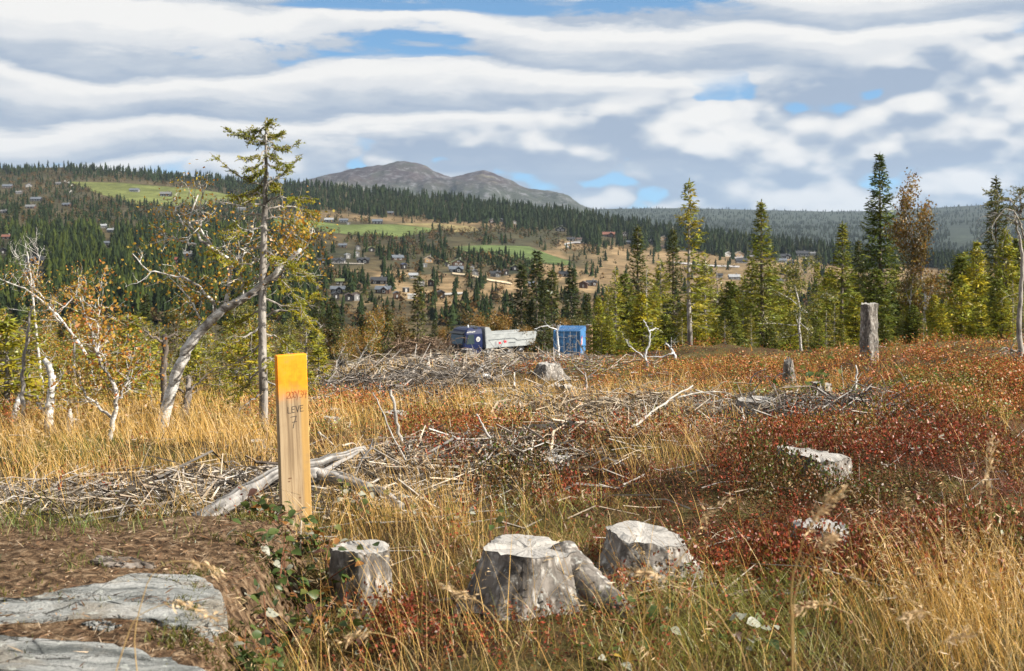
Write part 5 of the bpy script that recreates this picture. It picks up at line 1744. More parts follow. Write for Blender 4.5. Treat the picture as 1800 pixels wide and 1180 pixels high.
stem_tree('dead_bush', 'curled grey dead root stems left of the forked birch', [(120, 770), (118, 745), (115, 730), (108, 725)], .035, .016, (119, 772), M['bark'], nsp=4, L=.2, extra=[([(122, 758), (136, 750), (138, 738), (128, 728)], .016)])
stem_tree('bare_birch', 'leafless grey birch twigs rising against the far hillside on the left', [(75, 690), (68, 610), (62, 540), (58, 480), (55, 450), (52, 428)], .022, .005, (75, 700), M['birch'], nsp=12, L=.45, extra=[([(60, 500), (75, 460), (70, 425)], .009), ([(60, 510), (40, 470), (32, 440)], .009)])
# dead bits on the right
stem_tree('dead_branch_tree', 'bleached curved dead branch standing right of the container', [(1138, 642), (1133, 626), (1143, 600), (1141, 580), (1131, 562)], .026, .009, (1138, 644), M['stick'], nsp=2, L=.5, extra=[([(1135, 630), (1118, 618), (1103, 606), (1100, 596)], .013), ([(1140, 582), (1160, 579)], .015), ([(1136, 640), (1150, 628)], .011)])
stem_tree('dead_branch_tree', 'bleached leaning dead stem left of the one-sided spruce', [(1190, 637), (1184, 620), (1176, 608), (1170, 604)], .036, .014, (1190, 639), M['stick'], nsp=2, L=.4, extra=[([(1183, 620), (1165, 628), (1130, 626)], .025), ([(1179, 612), (1178, 592)], .015)])
stem_tree('thin_dead_tree', 'thin bleached dead tree in front of the blue container', [(983, 636), (981, 605), (979, 585), (981, 572)], .032, .014, (983, 637), M['stick'], nsp=3, L=.5, extra=[([(979, 580), (960, 572), (938, 577)], .02), ([(979, 584), (984, 570)], .02)])
stem_tree('edge_snag', 'grey dead trunk with drooping green bough at the right edge', [(1793, 642), (1794, 600), (1793, 560), (1797, 515), (1803, 470), (1801, 430), (1794, 395), (1790, 360)], .040, .010, (1793, 644), M['bark'], nsp=8, L=.5, up=-.12, extra=[([(1800, 420), (1785, 375), (1762, 366), (1740, 382), (1728, 400)], .012, -.3), ([(1796, 385), (1770, 378), (1748, 372)], .016, .2), ([(1792, 620), (1778, 616), (1762, 610)], .02, 0), ([(1788, 632), (1776, 620), (1783, 606)], .016, 0), ([(1794, 372), (1815, 350), (1830, 352)], .02, .2)])
# the needles of that bough
es = [o for o in bpy.data.objects if o.name.startswith('edge_snag')][0]
tw, nd = MB(), MB(); ed = es.location.y
for pts in ([(1795, 380), (1780, 352), (1758, 338), (1745, 335)], [(1796, 375), (1775, 360), (1752, 352), (1738, 360)], [(1794, 362), (1785, 340), (1775, 332)], [(1798, 395), (1772, 385), (1745, 392)], [(1794, 368), (1812, 345), (1830, 340)], [(1797, 385), (1820, 372), (1838, 380)]):
    q = refine(poly(pts, ed), 12, lr, .02); q[:, 1] += np.linspace(0, lr.uniform(-.4, .4), 12)
    tube(tw, q, np.linspace(.012, .004, 12), 4, cap=False)
    live_branch(tw, nd, q, lr, .15, .22, (0.12, 0.135, 0.024), 11)
tw.build('boughs', M['bark'], es, color=False, origin=es.location); nd.build('needles', M['needle'], es, origin=es.location)

# --- stunted spruces and bushes behind the left trees
DW = {
    'a': (1.6, mk(spruce_mesh(1.6, 0.55, 61, 0.18, 0.10, 6, 0.05, 0.038, (0.22, 0.225, 0.026), thin=.25, dead=.10, warm=.5), M['bark'], M['needle'])),
    'b': (1.9, mk(spruce_mesh(1.9, 0.60, 62, 0.10, 0.11, 6, 0.05, 0.038, (0.19, 0.20, 0.025), thin=.2, dead=.08, warm=.5), M['bark'], M['needle'])),
    'c': (2.6, mk(spruce_mesh(2.6, 0.60, 63, 0.25, 0.13, 5, 0.055, 0.034, (0.23, 0.23, 0.026), thin=.38, dead=.2, warm=.5), M['bark'], M['needle'])),
}
dw = [('a', 12, 560, 14.5), ('c', 50, 540, 16), ('a', 100, 640, 15), ('b', 225, 548, 17), ('b', 248, 552, 19), ('a', 160, 620, 15.5), ('c', 265, 600, 15.5), ('a', 345, 610, 16), ('b', 385, 640, 14.8), ('b', 412, 560, 18), ('a', 440, 580, 16), ('b', 505, 590, 17), ('c', 538, 560, 20), ('a', 560, 610, 18), ('c', 130, 540, 22), ('b', 330, 560, 22), ('b', 20, 600, 22), ('a', 190, 640, 19), ('b', 300, 620, 21), ('a', 545, 650, 15), ('b', 80, 600, 21), ('a', -40, 600, 15), ('c', -90, 520, 18), ('c', 360, 555, 26), ('b', 460, 560, 27), ('c', 200, 560, 27), ('b', 60, 560, 28), ('c', 280, 565, 30), ('b', 510, 570, 31), ('b', 130, 580, 30), ('c', 10, 540, 29), ('b', 400, 575, 33), ('c', 330, 560, 37), ('b', 235, 575, 36), ('c', 90, 560, 38), ('b', 560, 575, 36)]
dw.sort(key=lambda a: a[1])
for i, (k_, px, top, d) in enumerate(dw):
    H0, (tm, cm) = DW[k_]
    b = gat(px, d); s = ((HY - top) / F * d - b[2]) / H0
    add_tree('stunted_spruce', tm, cm, b - [0, 0, .03], lr.uniform(0, 6), s * lr.uniform(1.1, 1.7), f'stunted yellow-green spruce among the left-hand birches, {ordw(i)}', 'tree', 'stunted spruces on the left', sz=s)
bushes = [('gold', 120, 575, 19), ('olive', 430, 545, 21), ('gold', 400, 560, 17.5), ('olive', 500, 570, 22), ('gold', 20, 540, 22), ('brownb', 180, 560, 24), ('gold', 230, 580, 23), ('olive', 350, 570, 25), ('brownb', 60, 555, 30), ('brownb', 330, 575, 30), ('gold', 470, 585, 30), ('olive', 140, 575, 33), ('brownb', 540, 580, 30), ('brownb', 250, 570, 38), ('olive', 420, 570, 38)]
bushes.sort(key=lambda a: a[1])
for i, (k_, px, top, d) in enumerate(bushes):
    birch_at(k_, px, top, d, f'low autumn birch bush behind the left-hand stems, {ordw(i)}', 1.2, 'birch bushes on the left', name='birch_bush')

# ------------------------------------------------------------------ orange-topped survey stake
def stake_mat():
    m, g = new_mat('painted_stake')
    tc = g.n('ShaderNodeTexCoord')
    o = tc.outputs['Object']
    sp = g.n('ShaderNodeSeparateXYZ'); g.link(o, sp.inputs[0])
    gr = g.noise(g.vm('MULTIPLY', o, (26, 26, 1.0)), 2.2, 7, 0.6, .6)
    gr2 = g.noise(g.vm('MULTIPLY', o, (70, 70, 1.4)), 3.0, 4, 0.6)
    wood = g.ramp(g.smooth(gr, .3, .7), [(0, (0.20, 0.135, 0.075)), (.5, (0.33, 0.235, 0.135)), (1, (0.41, 0.305, 0.185))])
    sap = g.smooth(g.m('ADD', sp.outputs[0], g.m('MULTIPLY', g.m('SUBTRACT', gr, .5), .05)), .028, .048)
    wood = g.mix(g.m('MULTIPLY', sap, .85), wood, (0.42, 0.245, 0.068))
    wood = g.mix(g.smooth(gr2, .56, .72, 0, .30), wood, (0.17, 0.13, 0.09))
    nz = g.noise(o, 18, 4, .6)
    edge = g.m('ADD', sp.outputs[2], g.m('MULTIPLY', g.m('SUBTRACT', nz, .5), .09))
    pa = g.smooth(edge, -.245, -.13)
    paint = g.ramp(g.smooth(g.m('ADD', nz, g.m('MULTIPLY', sp.outputs[2], .6)), .2, .6), [(0, (0.80, 0.215, 0.008)), (1, (0.88, 0.315, 0.010))])
    dirt = g.noise(o, 9, 6, .65)
    col = g.mix(pa, wood, paint)
    col = g.mix(g.smooth(dirt, .52, .72, 0, .45), col, (0.22, 0.15, 0.09))
    return finish(m, g, col, .75, gr, .25, .004, spec=.25)


M['stake'] = stake_mat()
SD_ = 6.1
ptop = P(510.5, 623, SD_)
pb = gat(521, SD_)
L_ = ptop[2] - pb[2] + .08
stake = empty('survey_stake', ptop, 0)
psi = math.radians(24)
leanv = math.radians(2.1)
stake.rotation_euler = (math.radians(.6), -leanv, psi)
tag(stake, 'wooden survey stake with orange painted top and handwriting', 'stake')
mb = MB(); hw_, ht = .0745, .024
box(mb, (-hw_, -ht, -L_), (hw_, ht, 0), bev=.004)
me = mb.mesh('board', False, False); me.materials.append(M['stake'])
link('board', me, stake)
# subdivide visually with knots
M['knot'] = flat('knot', (0.16, 0.085, 0.04), .8)
for (x_, z_, a_, b_) in ((-.028, -.60, .010, .0035), (-.033, -.615, .006, .003), (.018, -.70, .006, .004), (.03, -.795, .012, .003)):
    mb = MB(); th = np.linspace(0, 2 * np.pi, 12, endpoint=False)
    V = np.stack([x_ + a_ * np.cos(th), np.full(12, -ht - .0006), z_ + b_ * np.sin(th)], 1)
    mb.add(np.concatenate([V, [[x_, -ht - .0008, z_]]]), [[12, i, (i + 1) % 12] for i in range(12)]); mb.build('knot', M['knot'], stake, color=False)
GL = {'2': [[(0, .78), (.12, .98), (.4, 1.0), (.52, .8), (.42, .5), (.05, .06), (.58, .0)]], '0': [[(.3, 1), (.08, .8), (.02, .4), (.15, .05), (.38, .03), (.52, .35), (.48, .8), (.3, 1)]],
      '/': [[(.4, 1.15), (.05, -.35)]], '3': [[(0, .92), (.3, 1.02), (.48, .8), (.2, .55), (.5, .35), (.4, .05), (.0, .0)]], '4': [[(.2, 1.05), (.05, .45), (.6, .5)], [(.5, 1.0), (.4, -.15)]],
      'L': [[(.08, 1), (.04, .5), (.06, .02), (.55, .0)]], 'E': [[(.5, .97), (.05, .95), (.02, .5), (.04, .02), (.52, .05)], [(.04, .52), (.42, .55)]], 'V': [[(0, 1), (.26, .0), (.55, 1.02)]], '7': [[(0, .93), (.55, 1.0), (.42, .6), (.28, .25), (.2, -.15)], [(.15, .42), (.58, .47)]]}
M['pen_red'] = flat('red_brown_marker', (0.28, 0.075, 0.018), .7)
M['pen_black'] = flat('black_marker', (0.055, 0.042, 0.035), .7)


def write(text, px0, py0, hpx, adv, wid, mat, name, slope=0.0):
    mb = MB(); sc = SD_ / F
    x = (px0 - 512) * sc / math.cos(psi - .17); z0 = (623 - py0) * sc
    for i, ch_ in enumerate(text):
        ribbon_text(mb, GL[ch_], (x + i * adv * sc * 1.03, -ht, z0 + slope * i * sc), (1, 0, 0), (0, 0, 1), (0, -1, 0), hpx * sc, wid, depth=.0012)
    mb.build(name, mat, stake, color=False)


write('200/34', 501, 699, 11.5, 5.7, .0020, M['pen_red'], 'red_number')
write('LEVE', 502, 725, 11, 7.2, .0026, M['pen_black'], 'black_word', .4)
write('7', 507, 749, 18, 8, .0028, M['pen_black'], 'black_numeral')

# ------------------------------------------------------------------ stumps
def make_stump(px, top_py, base_py, wpx, label, tall=None, flare=.25, tilt=0.0, roots=5, seed=0, bark='stump_bark', d=None, name='tree_stump', jag=.012, rootdir=None, taper=.9, group='cut tree stumps in the clearing'):
    r = np.random.default_rng(seed + 500)
    b = gpt(px, base_py) if d is None else gat(px, d)
    d_ = b[1]
    R = wpx / 2 / F * d_
    H = max(.04, (HY - top_py) / F * d_ - b[2])
    root = empty(name, (b[0], b[1], b[2]))
    tag(root, label, 'tree stump', group)
    nr, na = 22, 56
    th = np.linspace(0, 2 * np.pi, na, endpoint=False)
    rph = r.uniform(0, 6.28, roots) if rootdir is None else np.array(rootdir)
    ramp_ = r.uniform(.5, 1.2, len(rph)) if rootdir is None else np.linspace(2.4, 1.0, len(rph))
    bite_a, bite_d = r.uniform(0, 6.28), r.uniform(.0, .10) * min(1, H / R)
    lump = 1 + .08 * np.sin(th * 2 + r.uniform(0, 6)) + .06 * np.sin(th * 3 + r.uniform(0, 6)) + .04 * np.sin(th * 5 + r.uniform(0, 6)) + .02 * r.normal(0, 1, na)
    V = []
    for i, t in enumerate(np.linspace(0, 1, nr)):
        z = -.08 + (H + .08) * t
        fl = np.zeros(na)
        for p_, a_ in zip(rph, ramp_): fl += a_ * np.exp(-((np.angle(np.exp(1j * (th - p_)))) / .38) ** 2)
        k_ = max(0, 1 - t / .95) ** 1.35
        rr = R * (taper + (1 - taper) * (1 - t)) / taper * lump * (1 + flare * k_ * (.5 + fl)) if taper <= 1 else R * lump
        rr = rr * (1 + .085 * (vnoise(th * 5.5 + .6 * np.sin(t * 5), np.full(na, t * H / R * 1.6 + seed), seed) - .5) * 2 + .05 * (vnoise(th * 13, np.full(na, t * H / R * 5 + seed), seed + 1) - .5) + .012 * r.normal(0, 1, na))
        zz = z + tilt * R * np.cos(th) * t + ((r.uniform(-.5, .5, na) + 1.6 * (vnoise(th * 3, np.full(na, seed * 1.), seed) - .5)) * jag if i == nr - 1 else 0) - bite_d * R * t * np.exp(-(np.angle(np.exp(1j * (th - bite_a))) / .55) ** 2)
        V.append(np.stack([rr * np.cos(th), rr * np.sin(th), zz], 1))
    V = np.array(V); rim = V[-1].copy()
    mb = MB()
    i = np.arange(nr - 1)[:, None] * na; j = np.arange(na)[None]; k = ((np.arange(na) + 1) % na)[None]
    mb.add(V.reshape(-1, 3), None, np.stack([i + j, i + k, i + na + k, i + na + j], -1).reshape(-1, 4))
    mb.build('bark', M[bark], root, True, color=False)
    mb = MB(); VV = []
    for f in (.985, .8, .55, .3, .12):
        q = rim * [f, f, 1]; q[:, 2] = H + tilt * R * np.cos(th) * f + .003 - f ** 3 * bite_d * R * np.exp(-(np.angle(np.exp(1j * (th - bite_a))) / .55) ** 2) + r.normal(0, .08 * jag, na) + .5 * jag * (vnoise(q[:, 0] * 30, q[:, 1] * 9, seed) - .3)
        hd = r.uniform(0, 6.28); q[:, 2] += .10 * R * (sstep(-.06, .06, (q[:, 0] * np.cos(seed) + q[:, 1] * np.sin(seed)) / R - .12) - .5) * (f < .9)
        if f > .9: q[:, 2] = rim[:, 2] + .001
        VV.append(q)
    VV = np.array(VV)
    i = np.arange(4)[:, None] * na
    c_ = np.array([[0, 0, H + .002]])
    mb.add(np.concatenate([VV.reshape(-1, 3), c_]), [[4 * na + a, 4 * na + (a + 1) % na, 5 * na] for a in range(na)], np.stack([i + j, i + k, i + na + k, i + na + j], -1).reshape(-1, 4))
    mb.build('cut_face', M['cut'], root, False, color=False)
    return root


make_stump(637, 962, 1075, 96, 'small upright pale stump right of the stake, in tall grass', flare=.12, roots=3, seed=1, taper=.97, jag=.006)
make_stump(928, 962, 1050, 156, 'largest stump with a long root sloping right', flare=.30, tilt=-.06, jag=.010, seed=2, rootdir=[-.62, 3.5, 4.4], taper=.86)
big_ = [o for o in bpy.data.objects if o.get('label', '').startswith('largest stump')][0]
for pts_, ra, rb_ in (([(985, 985, 4.95), (1015, 1010, 4.85), (1045, 1035, 4.78), (1075, 1058, 4.72), (1105, 1085, 4.68)], .085, .035), ([(865, 1000, 4.98), (845, 1030, 4.9), (832, 1062, 4.85)], .06, .03)):
    q_ = np.array([P(*p_) for p_ in pts_]); t_ = np.linspace(0, len(q_) - 1, 24)
    q_ = np.stack([np.interp(t_, np.arange(len(q_)), q_[:, k_]) for k_ in range(3)], 1)
    mb = MB(); tube(mb, q_, np.linspace(ra, rb_, 24), 20, rough=.07)
    mb.build('root', M['stump_bark'], big_, True, color=False, origin=big_.location)
make_stump(1133, 938, 1000, 146, 'wide grey stump with pale cut, right of the largest stump', flare=.32, tilt=-.13, seed=3, rootdir=[-.5, 3.6, 4.6], taper=.9, jag=.011)
make_stump(1440, 922, 968, 92, 'small dark-sided stump in red heather, right foreground', jag=.006, flare=.15, seed=4)
make_stump(1428, 797, 833, 112, 'broad pale stump on the heather mound', flare=.10, tilt=-.10, seed=5, jag=.009, taper=.95)
make_stump(1527, 534, 640, 29, 'tall straight high-cut stump below the tallest spruce', flare=.12, seed=6, name='tall_stump', taper=.92)
make_stump(1328, 702, 738, 66, 'flat-topped stump in the right slash pile, left of green shrub', flare=.1, seed=7)
make_stump(1441, 674, 702, 36, 'low grey stump right of the green shrub in the slash', flare=.1, seed=8, tilt=-.1)
make_stump(1386, 636, 684, 15, 'thin splintered stub standing left of the green shrub', flare=.3, seed=9, jag=.09, taper=.6)
make_stump(992, 680, 706, 46, 'bleached broken stump in the middle of the clearing', flare=.3, seed=10, jag=.06)
make_stump(963, 640, 658, 42, 'dome-shaped grey stump below the container', flare=.3, seed=11, jag=.03, taper=.8)
make_stump(822, 614, 641, 17, 'upright grey stump just below the truck cab', flare=.08, seed=12, d=30)
make_stump(858, 619, 641, 22, 'split grey stump below the truck, right of the upright one', flare=.25, seed=13, jag=.09, taper=.75, d=30.5)
make_stump(694, 725, 740, 40, 'low pale stump in golden grass left of centre', flare=.1, seed=14)
make_stump(588, 719, 731, 17, 'tiny low stump right of the stake, farther one of two', flare=.1, seed=15)
make_stump(581, 734, 744, 26, 'small flat pale stump right of the stake, nearer one of two', flare=.1, seed=16)
make_stump(756, 740, 750, 20, 'little pale stump sunk in golden grass at centre', flare=.1, seed=17)
make_stump(1036, 571, 622, 11, 'orange-brown tall stump beside the blue container', flare=.06, seed=19, d=58, bark='stump_brown', name='tall_stump', taper=.95)
make_stump(973, 805, 822, 46, 'broken white stump remnant in the heather at centre', flare=.3, seed=20, jag=.035)
make_stump(452, 775, 788, 26, 'low weathered stump left of the stake', flare=.15, seed=21)
make_stump(603, 622, 640, 15, 'grey stump under the yellow-green birch bush', flare=.1, seed=22, d=27)
make_stump(1352, 662, 668, 22, 'thin flat stump among grass above the right slash pile', flare=.1, seed=23)
make_stump(1610, 788, 800, 20, 'tiny stump hidden in heather behind the heather mound', flare=.2, seed=24)

# ------------------------------------------------------------------ rock ledge at the lower left
def rock_mat():
    m, g = new_mat('schist_rock')
    tc = g.n('ShaderNodeTexCoord')
    o = tc.outputs['Object']
    w_ = g.noise(o, 1.4, 3, .5)
    st = g.noise(g.vm('ADD', g.vm('MULTIPLY', o, (1.6, 16, 30)), g.comb(0.0, g.m('MULTIPLY', w_, 6.0), 0.0)), 1.0, 8, .66, .6)
    fine = g.noise(o, 60, 6, .7)
    big_ = g.noise(o, 3.5, 5, .6, .4)
    col = g.ramp(g.smooth(st, .3, .7), [(0, (0.09, 0.095, 0.09)), (.3, (0.23, 0.235, 0.222)), (.75, (0.35, 0.35, 0.33)), (1, (0.45, 0.44, 0.42))])
    col = g.mix(g.smooth(big_, .48, .66, 0, .6), col, (0.23, 0.185, 0.125))
    col = g.mix(g.smooth(st, .66, .72, 0, .75), col, (0.64, 0.63, 0.61))
    col = g.mix(g.smooth(fine, .54, .70, 0, .65), col, (0.07, 0.07, 0.065))
    ck = g.n('ShaderNodeTexVoronoi', feature='DISTANCE_TO_EDGE')
    ck.inputs['Scale'].default_value = 3.2
    g.link(g.vm('ADD', g.vm('MULTIPLY', o, (.7, 2.4, 1)), g.vm('MULTIPLY', g.comb(w_, fine, 0.0), (.9, .25, 0))), ck.inputs['Vector'])
    crk = g.smooth(ck.outputs['Distance'], 0.0, 0.022, 1.0, 0.0)
    col = g.mix(g.m('MULTIPLY', crk, .8), col, (0.035, 0.032, 0.028))
    li = g.noise(o, 16, 3, .5)
    col = g.mix(g.smooth(li, .64, .67, 0, .55), col, (0.50, 0.51, 0.46))
    moss = g.noise(g.vm('ADD', o, (4.0, 2.0, 0.0)), 5.0, 5, .65, .3)
    col = g.mix(g.smooth(moss, .66, .72), col, (0.075, 0.08, 0.015))
    return finish(m, g, col, .9, g.m('ADD', g.m('MULTIPLY', st, .7), g.m('SUBTRACT', g.m('MULTIPLY', fine, .3), g.m('MULTIPLY', crk, .5))), 1.0, .05, spec=.2)


M['rock'] = rock_mat()
M['peat'] = pmat('peat_litter', [(0, (0.030, 0.019, 0.012)), (.4, (0.092, 0.058, 0.034)), (.75, (0.165, 0.108, 0.064)), (1, (0.25, 0.18, 0.115))], 26, (1, 1, 1), .97, 9, 1.0, .03, .5, spec=.05)
LZ = -1.235


def ledge_edge(y):
    return -.86 - .10 * sstep(3.2, 5.2, y) + .07 * (vnoise(y * 2.2, 0 * y, 7) - .5) + .03 * (vnoise(y * 9, 0 * y, 8) - .5)


def ledge_z(x, y):
    z = LZ + (fbm(x * 1.7, y * 1.7, 110, 4) - .5) * .09 + (fbm(x * 12, y * 12, 112, 3) - .5) * .022 - .03 * sstep(-1.6, -.9, x)
    return z


ly = np.linspace(1.2, 6.3, 150); lx0 = np.linspace(0, 1, 130) ** .8
YY, TT = np.meshgrid(ly, lx0, indexing='ij')
ex = ledge_edge(YY)
XX = -5.2 + (ex + 5.2 + .16) * TT
fall = sstep(-.13, .16, XX - ex + .02 * (fbm(XX * 14, YY * 14, 113, 3) - .5))
ZZ = ledge_z(XX, YY) - fall * .34
bk = sstep(5.25, 5.95, YY + .25 * (vnoise(XX * 1.5, YY * 0, 114) - .5))
ZZ = ZZ * (1 - bk) + (zg(XX, YY) - .05) * bk
v, q, _ = grid_mesh(XX, YY, ZZ)
mb = MB(); mb.add(v, None, q[:, ::-1])
ledge = tag(mb.build('rock_ledge', M['peat'], smooth=True, color=False), 'peat-covered rock ledge in the lower left corner', kind='structure')


def slab(outline_px, zoff, label, seed, name='rock_slab'):
    r = np.random.default_rng(seed)
    pts = []
    for (a, b) in outline_px:
        d = 4.0
        for _ in range(6): d = F * (-(LZ + .01)) / (b - HY)
        pts.append([(a - 900) / F * d, d])
    pts = np.array(pts)
    n = len(pts); t = np.linspace(0, n, 90, endpoint=False)
    o = np.stack([np.interp(t, np.arange(n + 1), np.append(pts[:, k], pts[0, k])) for k in range(2)], 1)
    for _ in range(2): o = (np.roll(o, 1, 0) + 2 * o + np.roll(o, -1, 0)) / 4
    o += r.normal(0, .006, o.shape)
    c = o.mean(0)
    V = []
    fs = [1.03, 1.0, .985, .95, .88, .78, .66, .54, .42, .30, .18, .08]
    for f in fs:
        q = c + (o - c) * f
        e = max(0, 1 - f)
        zt = LZ + (fbm(q[:, 0] * 1.7, q[:, 1] * 1.7, 110, 4) - .5) * .09 - .03 * sstep(-1.6, -.9, q[:, 0]) + zoff
        step = (np.floor(fbm(q[:, 0] * 1.5, q[:, 1] * 9, seed, 3) * 9) / 9 - .5) * .030
        zt = zt + step * min(1, e * 6) + (fbm(q[:, 0] * 5, q[:, 1] * 22, seed + 3, 4) - .5) * .028 * min(1, e * 8)
        if f > 1.01: zt = zt - .07
        elif f > .99: zt = zt - .018
        V.append(np.stack([q[:, 0], q[:, 1], zt], 1))
    V = np.array(V); m, nn = V.shape[:2]
    i = np.arange(m - 1)[:, None] * nn; j = np.arange(nn)[None]; k = ((np.arange(nn) + 1) % nn)[None]
    mb = MB()
    cen = V[-1].mean(0)
    mb.add(np.concatenate([V.reshape(-1, 3), [cen]]), [[(m - 1) * nn + a, (m - 1) * nn + (a + 1) % nn, m * nn] for a in range(nn)], np.stack([i + j, i + k, i + nn + k, i + nn + j], -1).reshape(-1, 4))
    ob = mb.build(name, M['rock'] if 'dark flat' not in label else M['barkdark'], smooth=True, color=False, origin=[c[0], c[1], LZ])
    return tag(ob, label, 'rock', 'bare rock slabs on the ledge')


slab([(-260, 1075), (-200, 1050), (0, 1058), (60, 1052), (120, 1040), (205, 1026), (228, 1008), (300, 1002), (350, 1006), (388, 1028), (396, 1052), (372, 1080), (335, 1097), (240, 1082), (120, 1084), (0, 1088), (-150, 1100)], .013, 'upper grey layered rock slab with white quartz veins', 3)
slab([(-300, 1150), (-150, 1112), (0, 1113), (90, 1122), (200, 1124), (300, 1138), (360, 1160), (400, 1195), (420, 1260), (200, 1330), (-200, 1320)], .016, 'large pale rock slab cut by the bottom edge of the picture', 4)
slab([(160, 985), (175, 976), (230, 974), (272, 980), (268, 988), (200, 993)], .008, 'dark flat bark-like chip lying on the peat', 5, 'ledge_chip')  # a piece of dark bark, only shaped with the slab builder
slab([(150, 1092), (180, 1088), (212, 1094), (182, 1101)], .008, 'small grey rock patch between the two slabs', 6, 'ledge_chip')

# ------------------------------------------------------------------ logs and dead branches lying about
GREY = [(0.30, 0.27, 0.24), (0.42, 0.39, 0.355), (0.22, 0.195, 0.17), (0.36, 0.31, 0.26)]
br2 = np.random.default_rng(99)


def grain_tube(mb, q, rad, col, ns=22):
    """weathered log: grooves and grey streaks running along the grain"""
    m = 46
    t = np.linspace(0, len(q) - 1, m)
    p = np.stack([np.interp(t, np.arange(len(q)), q[:, k]) for k in range(3)], 1)
    rr = np.interp(t, np.arange(len(q)), rad)
    k0 = mb.n
    tube(mb, p, rr, ns)
    V = mb.v[-1]; C_ = mb.c[-1] = np.ones((len(V), 3)) * np.asarray(col)
    g_ = br2.normal(0, 1, ns); lump = br2.normal(0, 1, (m, 1)) * .025
    for i in range(m):
        drift = vnoise(np.arange(ns) * .9, np.full(ns, i * .22), int(k0) % 97)
        f = 1 + .10 * np.roll(g_, i // 9) * .6 + .22 * (drift - .5) + lump[i]
        V[i * ns:(i + 1) * ns] = p[i] + (V[i * ns:(i + 1) * ns] - p[i]) * f[:, None]
        C_[i * ns:(i + 1) * ns] *= np.clip(1 + .75 * (drift - .55) * 2 + .18 * np.roll(g_, i // 9), .18, 1.5)[:, None]


def dead(label, pts, r0, r1=None, side=0, name='dead_branch', col=(0.42, 0.39, 0.35), L=.25, extra=(), n=16, sides=7):
    W_ = np.array([P(*p) if len(p) == 3 else None for p in pts])
    q = refine(W_, n, br2, r0 * (.35 if r0 < .025 else .08))
    mb = MB()
    r1 = r0 * .35 if r1 is None else r1
    if r0 > .025: grain_tube(mb, q, np.linspace(r0, r1, n), col)
    else: tube(mb, q, np.linspace(r0, r1, n), sides, np.array(col) * br2.uniform(.8, 1.15, (n, 1)), rough=.18)
    o_ = q[0].copy()
    root = None
    for e, re_ in extra:
        qq = refine(np.array([P(*p) for p in e]), 8, br2, re_ * .3)
        tube(mb, qq, np.linspace(re_, re_ * .4, 8), 5, col, rough=.15)
    tw = MB()
    if side: sprout(tw, q, br2, side, L, max(.0025, r0 * .22), 1, [], .15, .22, .02, 3, np.array(col) * .95)
    if side:
        root = empty(name, o_)
        mb.build('stem', M['stick'], root, True, origin=o_); tag(tw.build('twigs', M['stick'], root, origin=o_), kind='stuff')
    else:
        root = mb.build(name, M['stick'], None, True, origin=o_)
    return tag(root, label, 'log' if 'log' in name or 'trunk' in name else 'branch', 'dead wood lying in the clearing')


dead('thick weathered split log slanting behind the stake', [(348, 922, 6.45), (400, 886, 6.6), (450, 852, 6.8), (500, 826, 7.1), (560, 812, 7.5), (640, 790, 8.0)], .052, .018, 3, 'weathered_log', (0.25, 0.235, 0.22), n=26, sides=10)
dead('gnarled grey root log lying right of the stake', [(535, 838, 7.0), (575, 838, 7.0), (620, 848, 6.9), (665, 864, 6.75), (705, 890, 6.55)], .05, .02, 5, 'gnarled_log', (0.29, 0.27, 0.25), extra=[([(560, 835, 7.0), (600, 812, 7.2), (630, 795, 7.4)], .02)], n=20, sides=9)
dead('fallen grey trunk with an upright branch stub, left of centre', [(712, 808, 8.7), (760, 799, 8.6), (810, 792, 8.5), (868, 786, 8.4)], .040, .022, 4, 'fallen_trunk', (0.38, 0.36, 0.33), extra=[([(795, 795, 8.5), (800, 780, 8.5), (806, 769, 8.5)], .018), ([(850, 788, 8.4), (858, 800, 8.3), (862, 822, 8.2)], .014), ([(815, 795, 8.5), (822, 815, 8.4)], .02)], n=20, sides=9)
dead('straight pale stick standing upright left of centre', [(714, 806, 8.7), (704, 770, 8.6), (695, 725, 8.6), (687, 686, 8.6)], .016, .009)
dead('long thin curved branch arching down left of centre', [(745, 860, 7.6), (715, 815, 8.0), (690, 765, 8.2), (668, 715, 8.3), (655, 690, 8.4)], .008, .003)
dead('thin leaning twig crossing the heather right of the fallen trunk', [(868, 792, 8.3), (856, 765, 8.3), (846, 742, 8.3), (838, 728, 8.3)], .010, .005)
dead('short thick pale stick lying in grass right of centre', [(1034, 742, 11.5), (1060, 752, 11.4), (1088, 764, 11.3)], .020, .014)
dead('long branched dead bough rising to the right at centre', [(1072, 790, 10.0), (1100, 760, 10.4), (1140, 728, 10.9), (1180, 700, 11.4), (1218, 678, 11.8)], .018, .006, 9, L=.45, extra=[([(1110, 752, 10.5), (1150, 745, 10.6), (1190, 765, 10.4), (1205, 800, 10.0)], .008)])
dead('low dead bough sprawling in grass below the long bough', [(1076, 780, 9.9), (1110, 762, 10.1), (1150, 765, 10.1), (1200, 790, 9.8)], .012, .004, 9, L=.35)
dead('thin upright dead stem right of the long bough', [(1206, 790, 10.6), (1210, 765, 10.6), (1214, 745, 10.7), (1217, 730, 10.8)], .009, .004)
dead('smooth curved grey branch arching left out of the right slash', [(1380, 716, 12.4), (1330, 712, 12.3), (1285, 716, 12.2), (1250, 730, 12.1), (1222, 745, 12)], .020, .008, 3)
dead('second grey branch below the curved one at the right slash', [(1335, 716, 12.0), (1305, 728, 12.0), (1275, 745, 11.9), (1255, 760, 11.8)], .016, .006, 2)
dead('white upright stick in the right slash pile', [(1497, 705, 13.2), (1503, 680, 13.2), (1506, 660, 13.2), (1504, 642, 13.2)], .014, .008, 2, col=(0.62, 0.60, 0.57))
